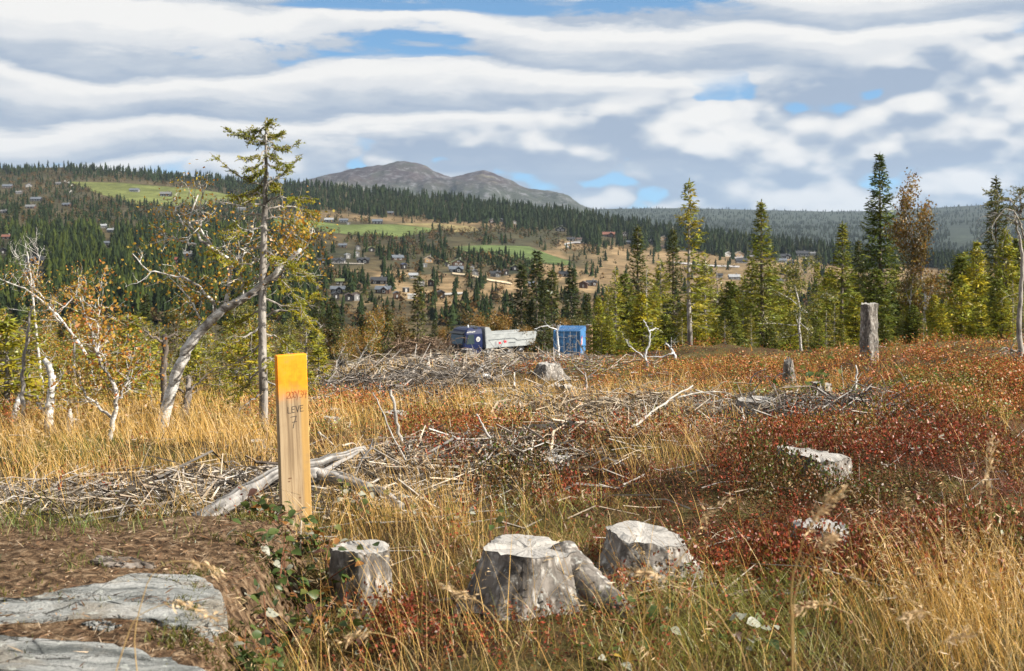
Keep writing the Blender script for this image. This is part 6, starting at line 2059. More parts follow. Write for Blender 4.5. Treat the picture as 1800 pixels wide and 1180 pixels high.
dead('pale twig slanting up right in the right slash pile', [(1440, 742, 12.8), (1480, 712, 12.9), (1520, 694, 13.1), (1560, 689, 13.3)], .010, .004, 4, col=(0.62, 0.60, 0.57))
dead('black twisted twigs standing above the flat-topped stump', [(1320, 688, 14.5), (1318, 670, 14.5), (1330, 655, 14.5), (1345, 648, 14.5)], .012, .004, 4, col=(0.13, 0.12, 0.12), extra=[([(1360, 690, 14.5), (1358, 670, 14.5), (1368, 658, 14.5), (1380, 655, 14.5)], .011)])
dead('weathered root lying right of the slash pile', [(1585, 715, 12.3), (1600, 742, 11.6), (1630, 762, 11.2), (1670, 772, 11.0), (1700, 774, 10.9)], .030, .012, 3, 'weathered_root', (0.44, 0.41, 0.39), sides=8)
dead('dark forked stick on the heather at the right edge', [(1704, 838, 7.9), (1735, 843, 7.85), (1768, 843, 7.8), (1785, 862, 7.6), (1800, 880, 7.4)], .018, .009, 2, col=(0.24, 0.225, 0.215), extra=[([(1768, 843, 7.8), (1772, 834, 7.8), (1765, 828, 7.8)], .012)])
dead('yellowish broken stick among grass near the right edge', [(1728, 766, 10.4), (1745, 770, 10.3), (1752, 780, 10.2)], .016, .010, col=(0.62, 0.47, 0.27))
dead('bleached log pieces on top of the middle slash pile', [(712, 676, 20.5), (745, 664, 20.5), (785, 660, 20.4), (820, 664, 20.3), (858, 662, 20.3)], .06, .035, 6, 'bleached_log', (0.66, 0.64, 0.61), L=.5, sides=8)
dead('pale stick lying in the golden grass, left of the middle', [(772, 726, 13.8), (800, 736, 13.5), (832, 744, 13.3)], .018, .010)
dead('short pale stick in golden grass right of the middle', [(856, 722, 14), (880, 732, 13.8)], .018, .012)
dead('straight grey stick lying on red heather at the far right', [(1670, 681, 14.6), (1705, 682, 14.5), (1745, 680, 14.5)], .012, .008)
dead('short grey twig lying on heather left of the right-edge stick', [(1608, 702, 14.2), (1632, 694, 14.2)], .012, .006)
dead('grey forked root poking out of the grass at the lower left', [(158, 870, 8.6), (152, 848, 8.7), (138, 828, 8.8), (134, 818, 8.8)], .026, .014, 0, col=(0.42, 0.42, 0.42))
dead('grey stub poking out of the slash at the left edge', [(86, 888, 8.2), (80, 868, 8.2), (82, 848, 8.3), (76, 842, 8.3)], .024, .014, 0, col=(0.42, 0.42, 0.42))
dead('pale curved root leaning in grass left of the stake', [(404, 790, 11.6), (425, 786, 11.6), (440, 800, 11.4), (446, 815, 11.2)], .024, .012)
dead('thin dry stick leaning right in the grass beside the stake', [(560, 760, 9.6), (580, 778, 9.5), (598, 796, 9.4)], .010, .005)
dead('long thin leaning branch in front of the right slash', [(1190, 700, 12.0), (1230, 690, 12.2), (1268, 688, 12.4), (1300, 700, 12.3)], .008, .003, 5)
dead('dead forked branch with pale tip below the container', [(1030, 700, 16.2), (1032, 675, 16.2), (1028, 655, 16.2)], .018, .008, 2, extra=[([(1031, 665, 16.2), (1045, 655, 16.2), (1058, 642, 16.2)], .008), ([(1030, 662, 16.2), (1016, 648, 16.2), (1006, 638, 16.2)], .008)], col=(.4, .36, .33))
dead('white log end lying left of the bleached broken stump', [(948, 690, 15.4), (965, 700, 15.2), (985, 708, 15.0)], .03, .02, 0, 'white_log', (0.64, 0.62, 0.58))
dead('grey leaning pole in the slash below the truck', [(880, 636, 29), (895, 628, 30), (900, 612, 30)], .03, .014, 0)
dead('fallen pale pole below the grey dump body', [(876, 632, 30), (890, 640, 29), (905, 650, 27)], .03, .018, 0)

# ------------------------------------------------------------------ heaps of slash
def slash(label, n, region, h, L=(.25, .9), r=(.003, .008), seed=0, cols=GREY, flatn=.22, prefer=None):
    """a heap of thin grey branches; region(n) gives ground points (x, y) and a 0..1 weight"""
    q = np.random.default_rng(seed)
    x, y, wgt = region(q, n)
    n = len(x)
    z = zg(x, y)
    az = q.uniform(0, np.pi, n) if prefer is None else q.normal(prefer, .6, n)
    el = q.normal(0, flatn, n)
    ln = q.uniform(L[0], L[1], n) * q.uniform(.4, 1.2, n)
    d = np.stack([np.cos(az) * np.cos(el), np.sin(az) * np.cos(el), np.sin(el)], 1)
    zc = z + q.random(n) ** 1.4 * h * wgt + .02
    c = np.stack([x, y, zc], 1)
    bend = q.normal(0, .10, (n, 3)) * ln[:, None]
    p0 = c - d * ln[:, None] / 2; p2 = c + d * ln[:, None] / 2; p1 = c + bend
    for p_ in (p0, p1, p2):
        p_[:, 2] = np.maximum(p_[:, 2], zg(p_[:, 0], p_[:, 1]) + .004)
    rad = q.uniform(r[0], r[1], n) * np.maximum(1, y / 9) ** .5 * (.75 + q.exponential(.35, n))
    a = np.cross(d, [0, 0, 1.]); a /= np.linalg.norm(a, axis=1, keepdims=True) + 1e-6
    b = np.cross(d, a)
    V = np.zeros((n, 9, 3))
    for i, (pp, f) in enumerate(((p0, 1.), (p1, .8), (p2, .35))):
        for k_ in range(3):
            th = 2 * np.pi * k_ / 3
            V[:, i * 3 + k_] = pp + (np.cos(th) * a + np.sin(th) * b) * (rad * f)[:, None]
    Q0 = []
    for i in range(2):
        for k_ in range(3): Q0.append([i * 3 + k_, i * 3 + (k_ + 1) % 3, i * 3 + 3 + (k_ + 1) % 3, i * 3 + 3 + k_])
    Q = np.array(Q0)[None] + (np.arange(n) * 9)[:, None, None]
    cc = np.asarray(cols)[q.integers(len(cols), size=n)] * q.uniform(.6, 1.25, (n, 1))
    mb = MB(); mb.add(V.reshape(-1, 3), None, Q.reshape(-1, 4), np.clip(np.repeat(cc, 9, 0), 0, 1))
    return tag(mb.build('slash_pile', M['stick']), label, 'brushwood', kind='stuff')


def along(pts, wid, depth):
    """region along a chain of ground pixels (px, py)"""
    G = np.array([gpt(*p) for p in pts])
    def f(q, n):
        t = q.uniform(0, len(G) - 1, n)
        x = np.interp(t, np.arange(len(G)), G[:, 0]) + q.normal(0, wid, n)
        off = q.normal(0, 1, n)
        y = np.interp(t, np.arange(len(G)), G[:, 1]) + off * depth
        return x, y, np.exp(-off ** 2 * .6)
    return f


TAN = [(0.42, 0.34, 0.245), (0.34, 0.27, 0.20), (0.26, 0.20, 0.145), (0.47, 0.41, 0.33)]
slash('long heap of grey and tan branches behind the rock ledge and stake', 3300, along([(-160, 905), (0, 895), (150, 885), (300, 880), (420, 872), (540, 865), (620, 850), (720, 835)], .18, .36), .09, seed=1, cols=GREY + TAN + [(0.16, 0.13, 0.10), (0.13, 0.10, 0.08)], L=(.12, .6))
slash('scattered branches on the heather right of the stake', 1300, along([(600, 860), (700, 840), (800, 815), (900, 800), (980, 790)], .3, .55), .07, seed=2, cols=GREY + TAN, L=(.15, .6))
slash('big dense grey slash pile left of the middle', 3300, along([(565, 690), (620, 690), (700, 682), (780, 676), (850, 668)], .3, 1.3), .17, (.3, .9), (.0035, .008), 3, [(0.26, 0.225, 0.195), (0.36, 0.325, 0.29), (0.19, 0.165, 0.14), (0.30, 0.235, 0.17)], .3)
slash('slash pile with stumps and a green shrub on the right', 1150, along([(1290, 742), (1350, 740), (1420, 738), (1490, 738), (1550, 735)], .2, .5), .15, (.15, .75), (.003, .007), 4, GREY + [(0.22, 0.19, 0.17)], .4)
slash('loose dead branches in grass right of the middle', 1500, along([(960, 735), (1040, 740), (1120, 735), (1200, 730), (1250, 730)], .4, 1.1), .10, (.25, .9), (.0025, .006), 5, TAN)
slash('far slash below the truck', 1700, along([(690, 640), (760, 634), (830, 636), (900, 640), (960, 640)], 1.2, 3.0), .08, (.4, 1.4), (.004, .008), 6, TAN + GREY, .3)
slash('brown heap of branches left of the truck cab', 900, lambda q, n: (q.normal(-6.9, 1.3, n), q.normal(100, 2.2, n), np.full(n, 1.)), 2.2, (.6, 2.0), (.006, .012), 7, [(0.20, 0.13, 0.08), (0.26, 0.18, 0.12), (0.15, 0.10, 0.07)], .4)
slash('thin twigs around the bleached broken stump', 700, along([(920, 700), (980, 705), (1040, 705)], .3, .7), .14, (.2, .8), (.003, .007), 8, GREY)
slash('twigs strewn through the heath across the whole clearing', 1800, lambda q, n: (lambda y: (q.uniform(-.48, .48, n) * y, y, np.full(n, .4)))(5 + 25 * q.random(n) ** 1.6), .08, (.1, .5), (.002, .005), 9, GREY + TAN)
slash('fine dark twigs tangled through the heap behind the ledge', 2600, along([(-160, 900), (0, 892), (200, 884), (420, 872), (560, 862), (720, 832), (880, 805)], .2, .42), .08, (.1, .45), (.0012, .0026), 21, [(0.13, 0.105, 0.085), (0.20, 0.165, 0.13), (0.09, 0.07, 0.055)], .35)
slash('fine dark twigs tangled through the middle slash pile', 2400, along([(560, 690), (640, 688), (740, 680), (860, 668)], .35, 1.5), .20, (.2, .7), (.0015, .003), 22, [(0.13, 0.105, 0.085), (0.20, 0.165, 0.13), (0.09, 0.07, 0.055)], .4)
slash('fine dark twigs tangled through the right slash pile', 1000, along([(1290, 742), (1400, 738), (1550, 735)], .2, .45), .22, (.15, .5), (.0012, .0026), 23, [(0.13, 0.105, 0.085), (0.22, 0.18, 0.15), (0.09, 0.07, 0.055)], .45)

# ------------------------------------------------------------------ heath vegetation
vr = np.random.default_rng(314)


def blobs(px, py, L):
    """sum of soft screen-placed patches (where they grow on the ground)"""
    s = np.zeros(np.shape(px))
    for cx, cy, rx, ry, a in L:
        s = s + a * np.exp(-((px - cx) / rx) ** 2 - ((py - cy) / ry) ** 2)
    return s


HEATHER = [(1500, 630, 330, 32, 1.2), (1700, 680, 200, 60, 1.2), (1250, 650, 200, 22, 1.0), (1480, 850, 230, 60, 2.0), (1560, 960, 220, 60, 1.9), (1480, 910, 240, 50, 1.2), (1300, 960, 110, 60, 1.6), (920, 830, 130, 42, 2.0), (800, 770, 90, 20, .9), (960, 775, 100, 22, .9), (600, 715, 60, 14, .9), (1720, 800, 130, 70, .9),
           (1350, 780, 200, 22, .8), (1050, 860, 90, 30, .8), (1000, 1110, 260, 60, .45), (760, 1060, 120, 80, .3), (1130, 980, 70, 40, .9), (700, 700, 100, 12, .7), (560, 770, 60, 25, .4), (1050, 660, 120, 14, .8), (950, 645, 60, 8, .5), (1650, 900, 150, 60, .9), (240, 830, 60, 20, .35), (40, 740, 40, 20, .6), (1180, 760, 80, 20, .5), (450, 740, 60, 20, .5)]
GRASS = [(200, 890, 330, 18, .9), (700, 850, 200, 30, .6), (700, 680, 150, 14, .5), (850, 725, 250, 38, 1.3), (250, 780, 330, 60, 1.3), (60, 830, 140, 40, 1.0), (650, 1080, 220, 130, 1.3), (850, 1120, 260, 90, 1.2), (1150, 1100, 200, 90, .55), (1740, 950, 130, 180, .6), (1680, 1120, 200, 80, .65), (1100, 800, 160, 60, .9), (1240, 790, 80, 70, .9), (1280, 660, 130, 35, .8), (1040, 620, 220, 14, 1.2), (1480, 690, 90, 30, .4), (900, 640, 200, 14, .8), (560, 800, 90, 40, .7), (1200, 900, 120, 60, .45),
         (1000, 870, 160, 50, .4), (730, 940, 130, 50, .8), (1620, 640, 160, 26, .5), (560, 660, 120, 20, .5), (100, 680, 200, 40, .9), (400, 700, 160, 40, .7)]


def sample(n, py0, py1, uw=.50):
    """random ground points, evenly spread over the picture rows py0..py1"""
    ys = np.exp(np.linspace(np.log(2.6), np.log(100), 900))
    rows_ = HY - F * np.interp(ys, _yy, _zz) / ys
    mono = np.maximum.accumulate(rows_[::-1])
    py = vr.uniform(py0, py1, n)
    y = np.interp(py, mono, ys[::-1]) * vr.uniform(.985, 1.015, n)
    x = vr.uniform(-uw, uw, n) * (y + 1.6)
    z = zg(x, y)
    px, pyy = screen(x, y, z)
    return x, y, z, px, pyy


def off_ledge(x, y):
    return ~((x < ledge_edge(y) + .08) & (y < 5.75))


def off_stump(x, y):
    ok = np.ones(len(x), bool)
    for o in bpy.data.objects:
        if o.get('category') == 'tree stump':
            R = max(c.dimensions.x for c in o.children if c.name.startswith('cut_face')) * .5
            ok &= np.hypot(x - o.location.x, y - o.location.y) > R * 1.02
    return ok


bpy.context.view_layer.update()


def blade_mesh(mb, base, h, width, az, lean, curve, col, tipc, segs=3):
    """curved ribbons; all arguments per blade"""
    n = len(base)
    t = np.linspace(0, 1, segs + 1)
    dx, dy = np.cos(az), np.sin(az)
    V = np.zeros((n, segs * 2 + 1, 3)); C = np.zeros((n, segs * 2 + 1, 3))
    ph = vr.uniform(0, np.pi, n); sx, sy = np.cos(ph), np.sin(ph)
    for i, ti in enumerate(t):
        off = h * (lean * ti + curve * ti ** 2.2)
        zz = h * ti * np.sqrt(np.clip(1 - (.55 * (lean + curve) * ti) ** 2, .15, 1))
        c = base + np.stack([dx * off, dy * off, zz], 1)
        w_ = width * (1 - .75 * ti) / 2
        cc = col * (1 - ti) + tipc * ti
        if i < segs:
            V[:, 2 * i] = c + np.stack([sx * w_, sy * w_, 0 * w_], 1); V[:, 2 * i + 1] = c - np.stack([sx * w_, sy * w_, 0 * w_], 1)
            C[:, 2 * i] = C[:, 2 * i + 1] = cc
        else:
            V[:, 2 * i] = c; C[:, 2 * i] = cc
    k = segs * 2 + 1
    Q0 = [[2 * i, 2 * i + 1, 2 * i + 3, 2 * i + 2] for i in range(segs - 1)]; T0 = [[2 * segs - 2, 2 * segs - 1, 2 * segs]]
    off = (np.arange(n) * k)[:, None, None]
    mb.add(V.reshape(-1, 3), (np.array(T0)[None] + off).reshape(-1, 3), (np.array(Q0)[None] + off).reshape(-1, 4), np.clip(C.reshape(-1, 3), 0, 1))
    return V[:, -1]


STRAW = np.array([(0.68, 0.43, 0.13), (0.58, 0.35, 0.095), (0.72, 0.50, 0.21), (0.48, 0.26, 0.065), (0.64, 0.39, 0.10)])
# --- dry golden grass
grass = MB()
n = 185000
x, y, z, px, py = sample(n, 612, 1300)
den = blobs(px, py, GRASS) + .10
den = den * (.14 + 1.35 * sstep(.41, .58, fbm(x * 1.1, y * 1.1, 200, 3)))
heat = blobs(px, py, HEATHER)
nearf = np.interp(y, [3, 7, 10, 13], [.20, .26, .75, 1.5]) * (1 + 1.5 * blobs(px, py, [(640, 1100, 150, 90, 1), (860, 1140, 120, 60, .6), (1720, 1080, 110, 120, .5)]))
STF = [(928, 1010, 100, 45, .4), (1060, 1040, 70, 40, .7), (1133, 985, 100, 42, .8), (1440, 955, 70, 38, .8), (637, 1090, 66, 120, .96), (950, 1090, 110, 60, .25), (1428, 825, 75, 22, .9), (1480, 870, 230, 60, .7), (1500, 960, 200, 50, .6), (930, 830, 110, 40, .5), (490, 1050, 95, 130, .93), (1328, 735, 50, 18, .6), (694, 745, 40, 12, .7)]
k = (vr.random(n) < np.clip(den * .62 * nearf * np.clip(1 - blobs(px, py, STF), .05, 1) / (1 + 3.2 * heat), 0, .95)) & off_ledge(x, y) & off_stump(x, y)
x, y, z, px, py = [a[k] for a in (x, y, z, px, py)]
n = len(x)
hgt = vr.uniform(.16, .46, n) * np.interp(y, [3, 8, 16, 40, 100], [.9, .85, .85, .6, .4])
hgt = np.where((py > 980) & (px > 520) & (vr.random(n) < .5), hgt * 1.2, hgt)
wd = np.maximum(.0026, .00042 * y) * vr.uniform(.8, 1.4, n)
az = vr.normal(2.9, 1.3, n)
c = STRAW[vr.integers(5, size=n)] * vr.uniform(.75, 1.15, (n, 1))
far_red = (heat[k] > .5) & (y > 14)
c = np.where(far_red[:, None], c * np.array([1.0, .72, .5]), c)
tips_ = blade_mesh(grass, np.stack([x, y, z - .01], 1), hgt, wd, az, vr.uniform(.05, .40, n), vr.uniform(0, .6, n), c * .92, c * 1.08)
# seed heads on the near stems
s = (y < 11) & (vr.random(n) < .14)
tp = tips_[s]; m = 12
a_ = az[s]
A = np.repeat(tp, m, 0) - np.stack([np.cos(np.repeat(a_, m)), np.sin(np.repeat(a_, m)), np.full(len(tp) * m, .8)], 1) * vr.uniform(-.03, .07, (len(tp) * m, 1))
B = A + vr.normal(0, .012, A.shape) + np.stack([np.cos(np.repeat(a_, m)), np.sin(np.repeat(a_, m)), np.full(len(tp) * m, -.1)], 1) * .02
V, T = kites(A, B, np.full(len(A), .0034), vr.normal(0, 1, A.shape))
grass.add(V, T, None, np.clip(np.array([.62, .45, .25]) * np.repeat(vr.uniform(.7, 1.15, (len(A), 1)), 4, 0), 0, 1))
tag(grass.build('dry_grass', M['grass']), 'golden dry grass over the clearing', 'grass', kind='stuff')

# --- matted undergrowth: short moss, dead blades and green grass
under = MB()
n = 135000
x, y, z, px, py = sample(n, 614, 1300)
k = off_ledge(x, y) & off_stump(x, y) & (vr.random(n) < np.interp(y, [4, 7, 10], [.5, .6, .8]) * (.5 + .75 * sstep(.36, .56, fbm(x * 1.4, y * 1.4, 260, 3))))
x, y, z, px, py = [a[k] for a in (x, y, z, px, py)]
n = len(x)
gw = blobs(px, py, [(1350, 1060, 170, 70, 1.2), (1250, 1150, 300, 60, .8), (950, 900, 150, 40, .6), (120, 815, 45, 20, 1.6), (40, 920, 90, 14, 2.0), (1650, 800, 60, 30, .8), (900, 655, 140, 6, .8), (1500, 755, 60, 14, .6), (420, 740, 40, 15, .8)]) + .12
green = vr.random(n) < gw * .65
UC = np.array([(0.38, 0.24, 0.09), (0.30, 0.19, 0.07), (0.24, 0.20, 0.05), (0.46, 0.31, 0.14), (0.19, 0.095, 0.035), (0.20, 0.17, 0.04)])
c = UC[vr.integers(6, size=n)] * vr.uniform(.7, 1.25, (n, 1))
hu = blobs(px, py, HEATHER) + vr.normal(0, .15, n)
c = np.where((hu > .45)[:, None], np.array([0.17, 0.062, 0.030]) * vr.uniform(.6, 1.4, (n, 1)), c)
green &= hu < .7
c = np.where(green[:, None], np.array([0.24, 0.23, 0.045]) * vr.uniform(.6, 1.3, (n, 1)), c)
blade_mesh(under, np.stack([x, y, z - .01], 1), vr.uniform(.05, .16, n) * np.where(green, 1.25, 1), np.maximum(.0028, .0006 * y) * vr.uniform(.8, 1.5, n), vr.uniform(0, 6.28, n), vr.uniform(.2, .9, n), vr.uniform(0, .7, n), c * .9, c, 2)
tag(under.build('undergrowth', M['grass']), 'short matted green and brown undergrowth', 'undergrowth', kind='stuff')
# bright green tufts
tuft = MB()
for (cx, cy, w_, cnt_, hh) in ((118, 815, .22, 420, .22), (40, 925, .35, 520, .07), (150, 990, .05, 60, .035), (1380, 1000, .3, 260, .13), (1420, 1060, .4, 300, .12), (395, 745, .25, 260, .16)):
    b = gpt(cx, cy) if not (cx < 300 and cy > 900) else np.array([(cx - 900) / F * 5.15, 5.15 if cy < 960 else 4.6, 0])
    if cx < 300 and cy > 900: b[0] = (cx - 900) / F * b[1]
    xx = b[0] + vr.normal(0, w_, cnt_); yy = b[1] + vr.normal(0, w_ * .6 if cy < 900 or cx > 900 else .08, cnt_)
    zz = zg(xx, yy) if not (cx < 300 and cy > 900) else ledge_z(xx, yy) - .004
    cc = np.array([(0.11, 0.165, 0.03), (0.16, 0.19, 0.04), (0.22, 0.20, 0.05)])[vr.integers(3, size=cnt_)] * vr.uniform(.7, 1.2, (cnt_, 1))
    blade_mesh(tuft, np.stack([xx, yy, zz], 1), hh * vr.uniform(.5, 1.3, cnt_), np.full(cnt_, .0035), vr.uniform(0, 6.28, cnt_), vr.uniform(.1, .6, cnt_), vr.uniform(0, .6, cnt_), cc * .9, cc)
tag(tuft.build('green_grass', M['grass']), 'fresh green grass tufts', 'grass', kind='stuff')

# --- red bilberry and heather scrub
def sprig(seed, nl=7):
    r = np.random.default_rng(seed)
    V, T, Cc = [], [], []
    for s in range(3):
        a = r.uniform(0, 6.28); ln_ = r.uniform(.2, .6)
        for i in range(nl):
            t = (i + .6) / nl * r.uniform(.85, 1.1)
            c_ = np.array([math.cos(a) * ln_ * t, math.sin(a) * ln_ * t, t])
            d = r.normal(0, 1, 3) * [1, 1, .6] + [0, 0, .35]; d /= np.linalg.norm(d)
            l_ = r.uniform(.08, .145); sd = np.cross(d, r.normal(0, 1, 3)); sd /= np.linalg.norm(sd)
            k_ = len(V)
            V += [c_, c_ + d * l_ * .5 + sd * l_ * .32, c_ + d * l_, c_ + d * l_ * .5 - sd * l_ * .32]
            T += [[k_, k_ + 1, k_ + 2], [k_, k_ + 2, k_ + 3]]
            f = r.uniform(.7, 1.25)
            tint_ = r.random()
            Cc += [np.array([1, 1, 1]) * f if tint_ < .78 else np.array([.60, 1.5, .85]) * f] * 4
    return np.array(V), np.array(T), None, np.array(Cc)


SPRIGS = [sprig(s) for s in range(8)]
heath = MB()
n = 57000
x, y, z, px, py = sample(n, 608, 1290)
den = blobs(px, py, HEATHER) + .012
clm = sstep(.42, .58, fbm(x * 1.25, y * 1.25, 220, 3))
den = den * (.28 + 1.2 * clm)
k = (vr.random(n) < np.clip(den * 1.0, 0, .97)) & off_ledge(x, y) & off_stump(x, y)
x, y, z, px, py = [a[k] for a in (x, y, z, px, py)]
n = len(x)
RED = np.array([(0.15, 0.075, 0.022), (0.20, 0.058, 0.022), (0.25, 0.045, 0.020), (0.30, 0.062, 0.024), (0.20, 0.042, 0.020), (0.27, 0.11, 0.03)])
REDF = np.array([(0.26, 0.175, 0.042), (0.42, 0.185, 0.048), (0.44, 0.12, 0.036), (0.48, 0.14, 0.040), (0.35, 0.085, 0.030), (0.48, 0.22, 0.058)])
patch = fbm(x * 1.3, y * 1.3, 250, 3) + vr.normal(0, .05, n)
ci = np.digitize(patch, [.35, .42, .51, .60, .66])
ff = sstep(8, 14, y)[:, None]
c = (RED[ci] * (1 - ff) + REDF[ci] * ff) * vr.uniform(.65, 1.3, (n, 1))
sc = vr.uniform(.09, .17, n) * np.interp(y, [4, 12, 25, 60], [1.0, 1.15, 1.7, 2.6])
sz = vr.uniform(.09, .19, n) * np.interp(y, [4, 12, 25, 60], [1.0, 1.05, 1.3, 1.7]) * (.65 + .85 * sstep(.42, .66, fbm(x * 1.25, y * 1.25, 220, 3)))
for j in range(8):
    s = np.arange(n) % 8 == j
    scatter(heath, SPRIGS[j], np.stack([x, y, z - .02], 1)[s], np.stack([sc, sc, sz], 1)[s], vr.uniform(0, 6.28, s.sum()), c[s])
# the far heath, coarser
FARS = [sprig(s + 40, 4) for s in range(6)]
n = 90000
x, y, z, px, py = sample(n, 604, 790)
den = blobs(px, py, HEATHER + [(1500, 640, 400, 40, .8), (1150, 690, 160, 22, .5), (800, 712, 260, 12, .5), (1300, 690, 160, 30, .6), (1650, 740, 220, 60, .9)]) + .01
den = den * (.15 + 1.5 * sstep(.42, .58, fbm(x * .8, y * .8, 240, 3)))
k = (vr.random(n) < np.clip(den * .42, 0, .92)) & off_stump(x, y) & (y > 8.5)
x, y, z, px, py = [a[k] for a in (x, y, z, px, py)]
n = len(x)
c = REDF[np.digitize(fbm(x * .7, y * .7, 250, 3) + vr.normal(0, .06, n), [.36, .43, .50, .58, .66])] * vr.uniform(.65, 1.25, (n, 1))
sc = vr.uniform(.15, .27, n) * np.interp(y, [8, 12, 25, 60], [.9, 1.1, 1.7, 2.6])
sz = vr.uniform(.10, .20, n) * np.interp(y, [8, 12, 25, 60], [1.0, 1.05, 1.3, 1.7])
for j in range(6):
    s = np.arange(n) % 6 == j
    scatter(heath, FARS[j], np.stack([x, y, z - .02], 1)[s], np.stack([sc, sc, sz], 1)[s], vr.uniform(0, 6.28, s.sum()), c[s])
print('far heath', n)
tag(heath.build('bilberry_heath', M['sprig']), 'red and green bilberry and heather scrub', 'heather', kind='stuff')
N_HEATH = n

# --- litter of wood chips, needles and moss on the ledge
lit_ = MB()
n = 9000
y = vr.uniform(3.2, 5.6, n); x = ledge_edge(y) - vr.exponential(.75, n) * 1.2
k = x > -4; x, y = x[k], y[k]; n = len(x)
z = ledge_z(x, y) + .004
bk = sstep(5.25, 5.95, y); z = z * (1 - bk) + (zg(x, y) - .045) * bk
az = vr.uniform(0, 6.28, n); ln_ = vr.exponential(.018, n) + .008
d = np.stack([np.cos(az), np.sin(az), vr.normal(0, .25, n)], 1)
A = np.stack([x, y, z + .002], 1); B = A + d * ln_[:, None]
V, T = kites(A, B, vr.uniform(.002, .006, n), np.array([0, 0, 1.]) + vr.normal(0, .5, (n, 3)))
LC = np.array([(0.36, 0.22, 0.12), (0.22, 0.115, 0.055), (0.12, 0.06, 0.03), (0.48, 0.36, 0.24), (0.16, 0.085, 0.045)])
lit_.add(V, T, None, np.repeat(LC[vr.integers(5, size=n)] * vr.uniform(.7, 1.2, (n, 1)), 4, 0))
tag(lit_.build('wood_litter', M['sprig']), 'brown chips and needles littering the ledge', 'litter', kind='stuff')
moss = MB()
def mossy(n, xf):
    y = vr.uniform(3.0, 5.5, n); x = xf(y, n)
    g_ = fbm(x * 6, y * 6, 230, 3); k = g_ > .50
    x, y = x[k], y[k]; n = len(x)
    e = sstep(-.13, .16, x - ledge_edge(y))
    z = ledge_z(x, y) - e * .34 + .004
    c = np.array([(0.115, 0.115, 0.020), (0.16, 0.14, 0.03), (0.075, 0.085, 0.018)])[vr.integers(3, size=n)] * vr.uniform(.7, 1.2, (n, 1))
    blade_mesh(moss, np.stack([x, y, z - .004], 1), vr.uniform(.012, .03, n), np.full(n, .006), vr.uniform(0, 6.28, n), vr.uniform(.1, .8, n), vr.uniform(0, .4, n), c * .9, c, 2)
mossy(5200, lambda y, n: ledge_edge(y) - .10 + vr.normal(0, .09, n))
mossy(1600, lambda y, n: vr.uniform(-2.2, -.9, n))
tag(moss.build('moss', M['grass']), 'yellow-green moss along the edge of the ledge', 'moss', kind='stuff')

# ------------------------------------------------------------------ raspberry and willow shrubs, leaf by leaf
def leaf_mesh(col, seed):
    r = np.random.default_rng(seed)
    n_ = 6
    t = np.linspace(0, 1, n_)
    w_ = np.sin(np.pi * t ** .8) * .34 + .01
    V, C_ = [], []
    for ti, wi in zip(t, w_):
        zc = -.25 * ti ** 2
        V += [(ti, -wi, zc + .10 * wi / .34 + r.normal(0, .01)), (ti, 0, zc), (ti, wi, zc + .10 * wi / .34 + r.normal(0, .01))]
    C_ = np.asarray(col) * np.ones((len(V), 3))
    Q = []
    for i in range(n_ - 1):
        for j in range(2): Q.append([i * 3 + j, i * 3 + 3 + j, i * 3 + 4 + j, i * 3 + 1 + j])
    mb = MB(); mb.add(V, None, Q, C_)
    me = mb.mesh('leaf', True); me.materials.append(M['leaf'])
    return me


LEAVES = [leaf_mesh(c_, i) for i, c_ in enumerate([(0.075, 0.115, 0.025), (0.10, 0.135, 0.03), (0.055, 0.085, 0.025), (0.13, 0.14, 0.03), (0.42, 0.42, 0.33), (0.30, 0.13, 0.03), (0.10, 0.045, 0.03), (0.42, 0.27, 0.04)])]


def shrub(px, d, label, h, w_, nl, size, pal, seed, zoff=0.0, name='raspberry_bush', grp='leafy shrubs in the clearing', stems=6):
    r = np.random.default_rng(seed)
    b = gat(px, d); b[2] += zoff
    root = empty(name, b)
    tag(root, label, 'shrub', grp)
    tw = MB(); tips = []
    for s in range(stems):
        a = r.uniform(0, 6.28)
        w0 = walk((r.normal(0, w_ * .25), r.normal(0, w_ * .2), 0), (math.cos(a) * w_ / h, math.sin(a) * w_ / h, 1.0), h * r.uniform(.7, 1.1), 6, r, .12, -.02)
        tube(tw, w0, np.linspace(.005, .002, 7), 4, np.array((0.20, 0.09, 0.05)), cap=False)
        tips.append(w0[1:])
    tw.build('stems', M['stick'], root)
    T_ = np.concatenate(tips)
    for i in range(nl):
        p = T_[r.integers(len(T_))] + r.normal(0, size * .7, 3)
        o = link('leaf', LEAVES[pal[r.integers(len(pal))]], root)
        o.location = p
        s_ = size * r.uniform(.65, 1.25)
        o.scale = (s_, s_, s_)
        o.rotation_euler = (r.normal(0, .5), r.uniform(-.5, .6), r.uniform(0, 6.28))
    return root


GP = [0, 0, 1, 1, 2, 3, 2, 4, 5, 6]
shrub(478, 5.75, 'raspberry bush left of the stake foot beside the ledge', .15, .18, 80, .046, GP, 1, .14)
shrub(548, 5.75, 'raspberry bush with dark leaves at the right foot of the stake', .14, .16, 80, .046, GP, 2, .03)
shrub(468, 5.0, 'raspberry bush in the dark gap along the ledge edge', .36, .12, 119, 0.046, GP, 3)
shrub(520, 5.1, 'middle raspberry bush under the stake', .34, .18, 119, 0.046, GP, 17)
shrub(500, 4.55, 'low raspberry bush below the stake', .30, .18, 119, 0.046, GP, 4)
shrub(455, 4.15, 'raspberry bush at the bottom edge beside the ledge', .26, .16, 102, 0.044, GP, 18)
shrub(580, 5.3, 'raspberry bush between the stake and the small upright stump', .26, .18, 85, 0.046, GP, 19)
shrub(640, 4.55, 'raspberry sprigs in front of the small upright stump', .20, .2, 34, .045, [0, 1, 2, 2, 4, 6], 5)
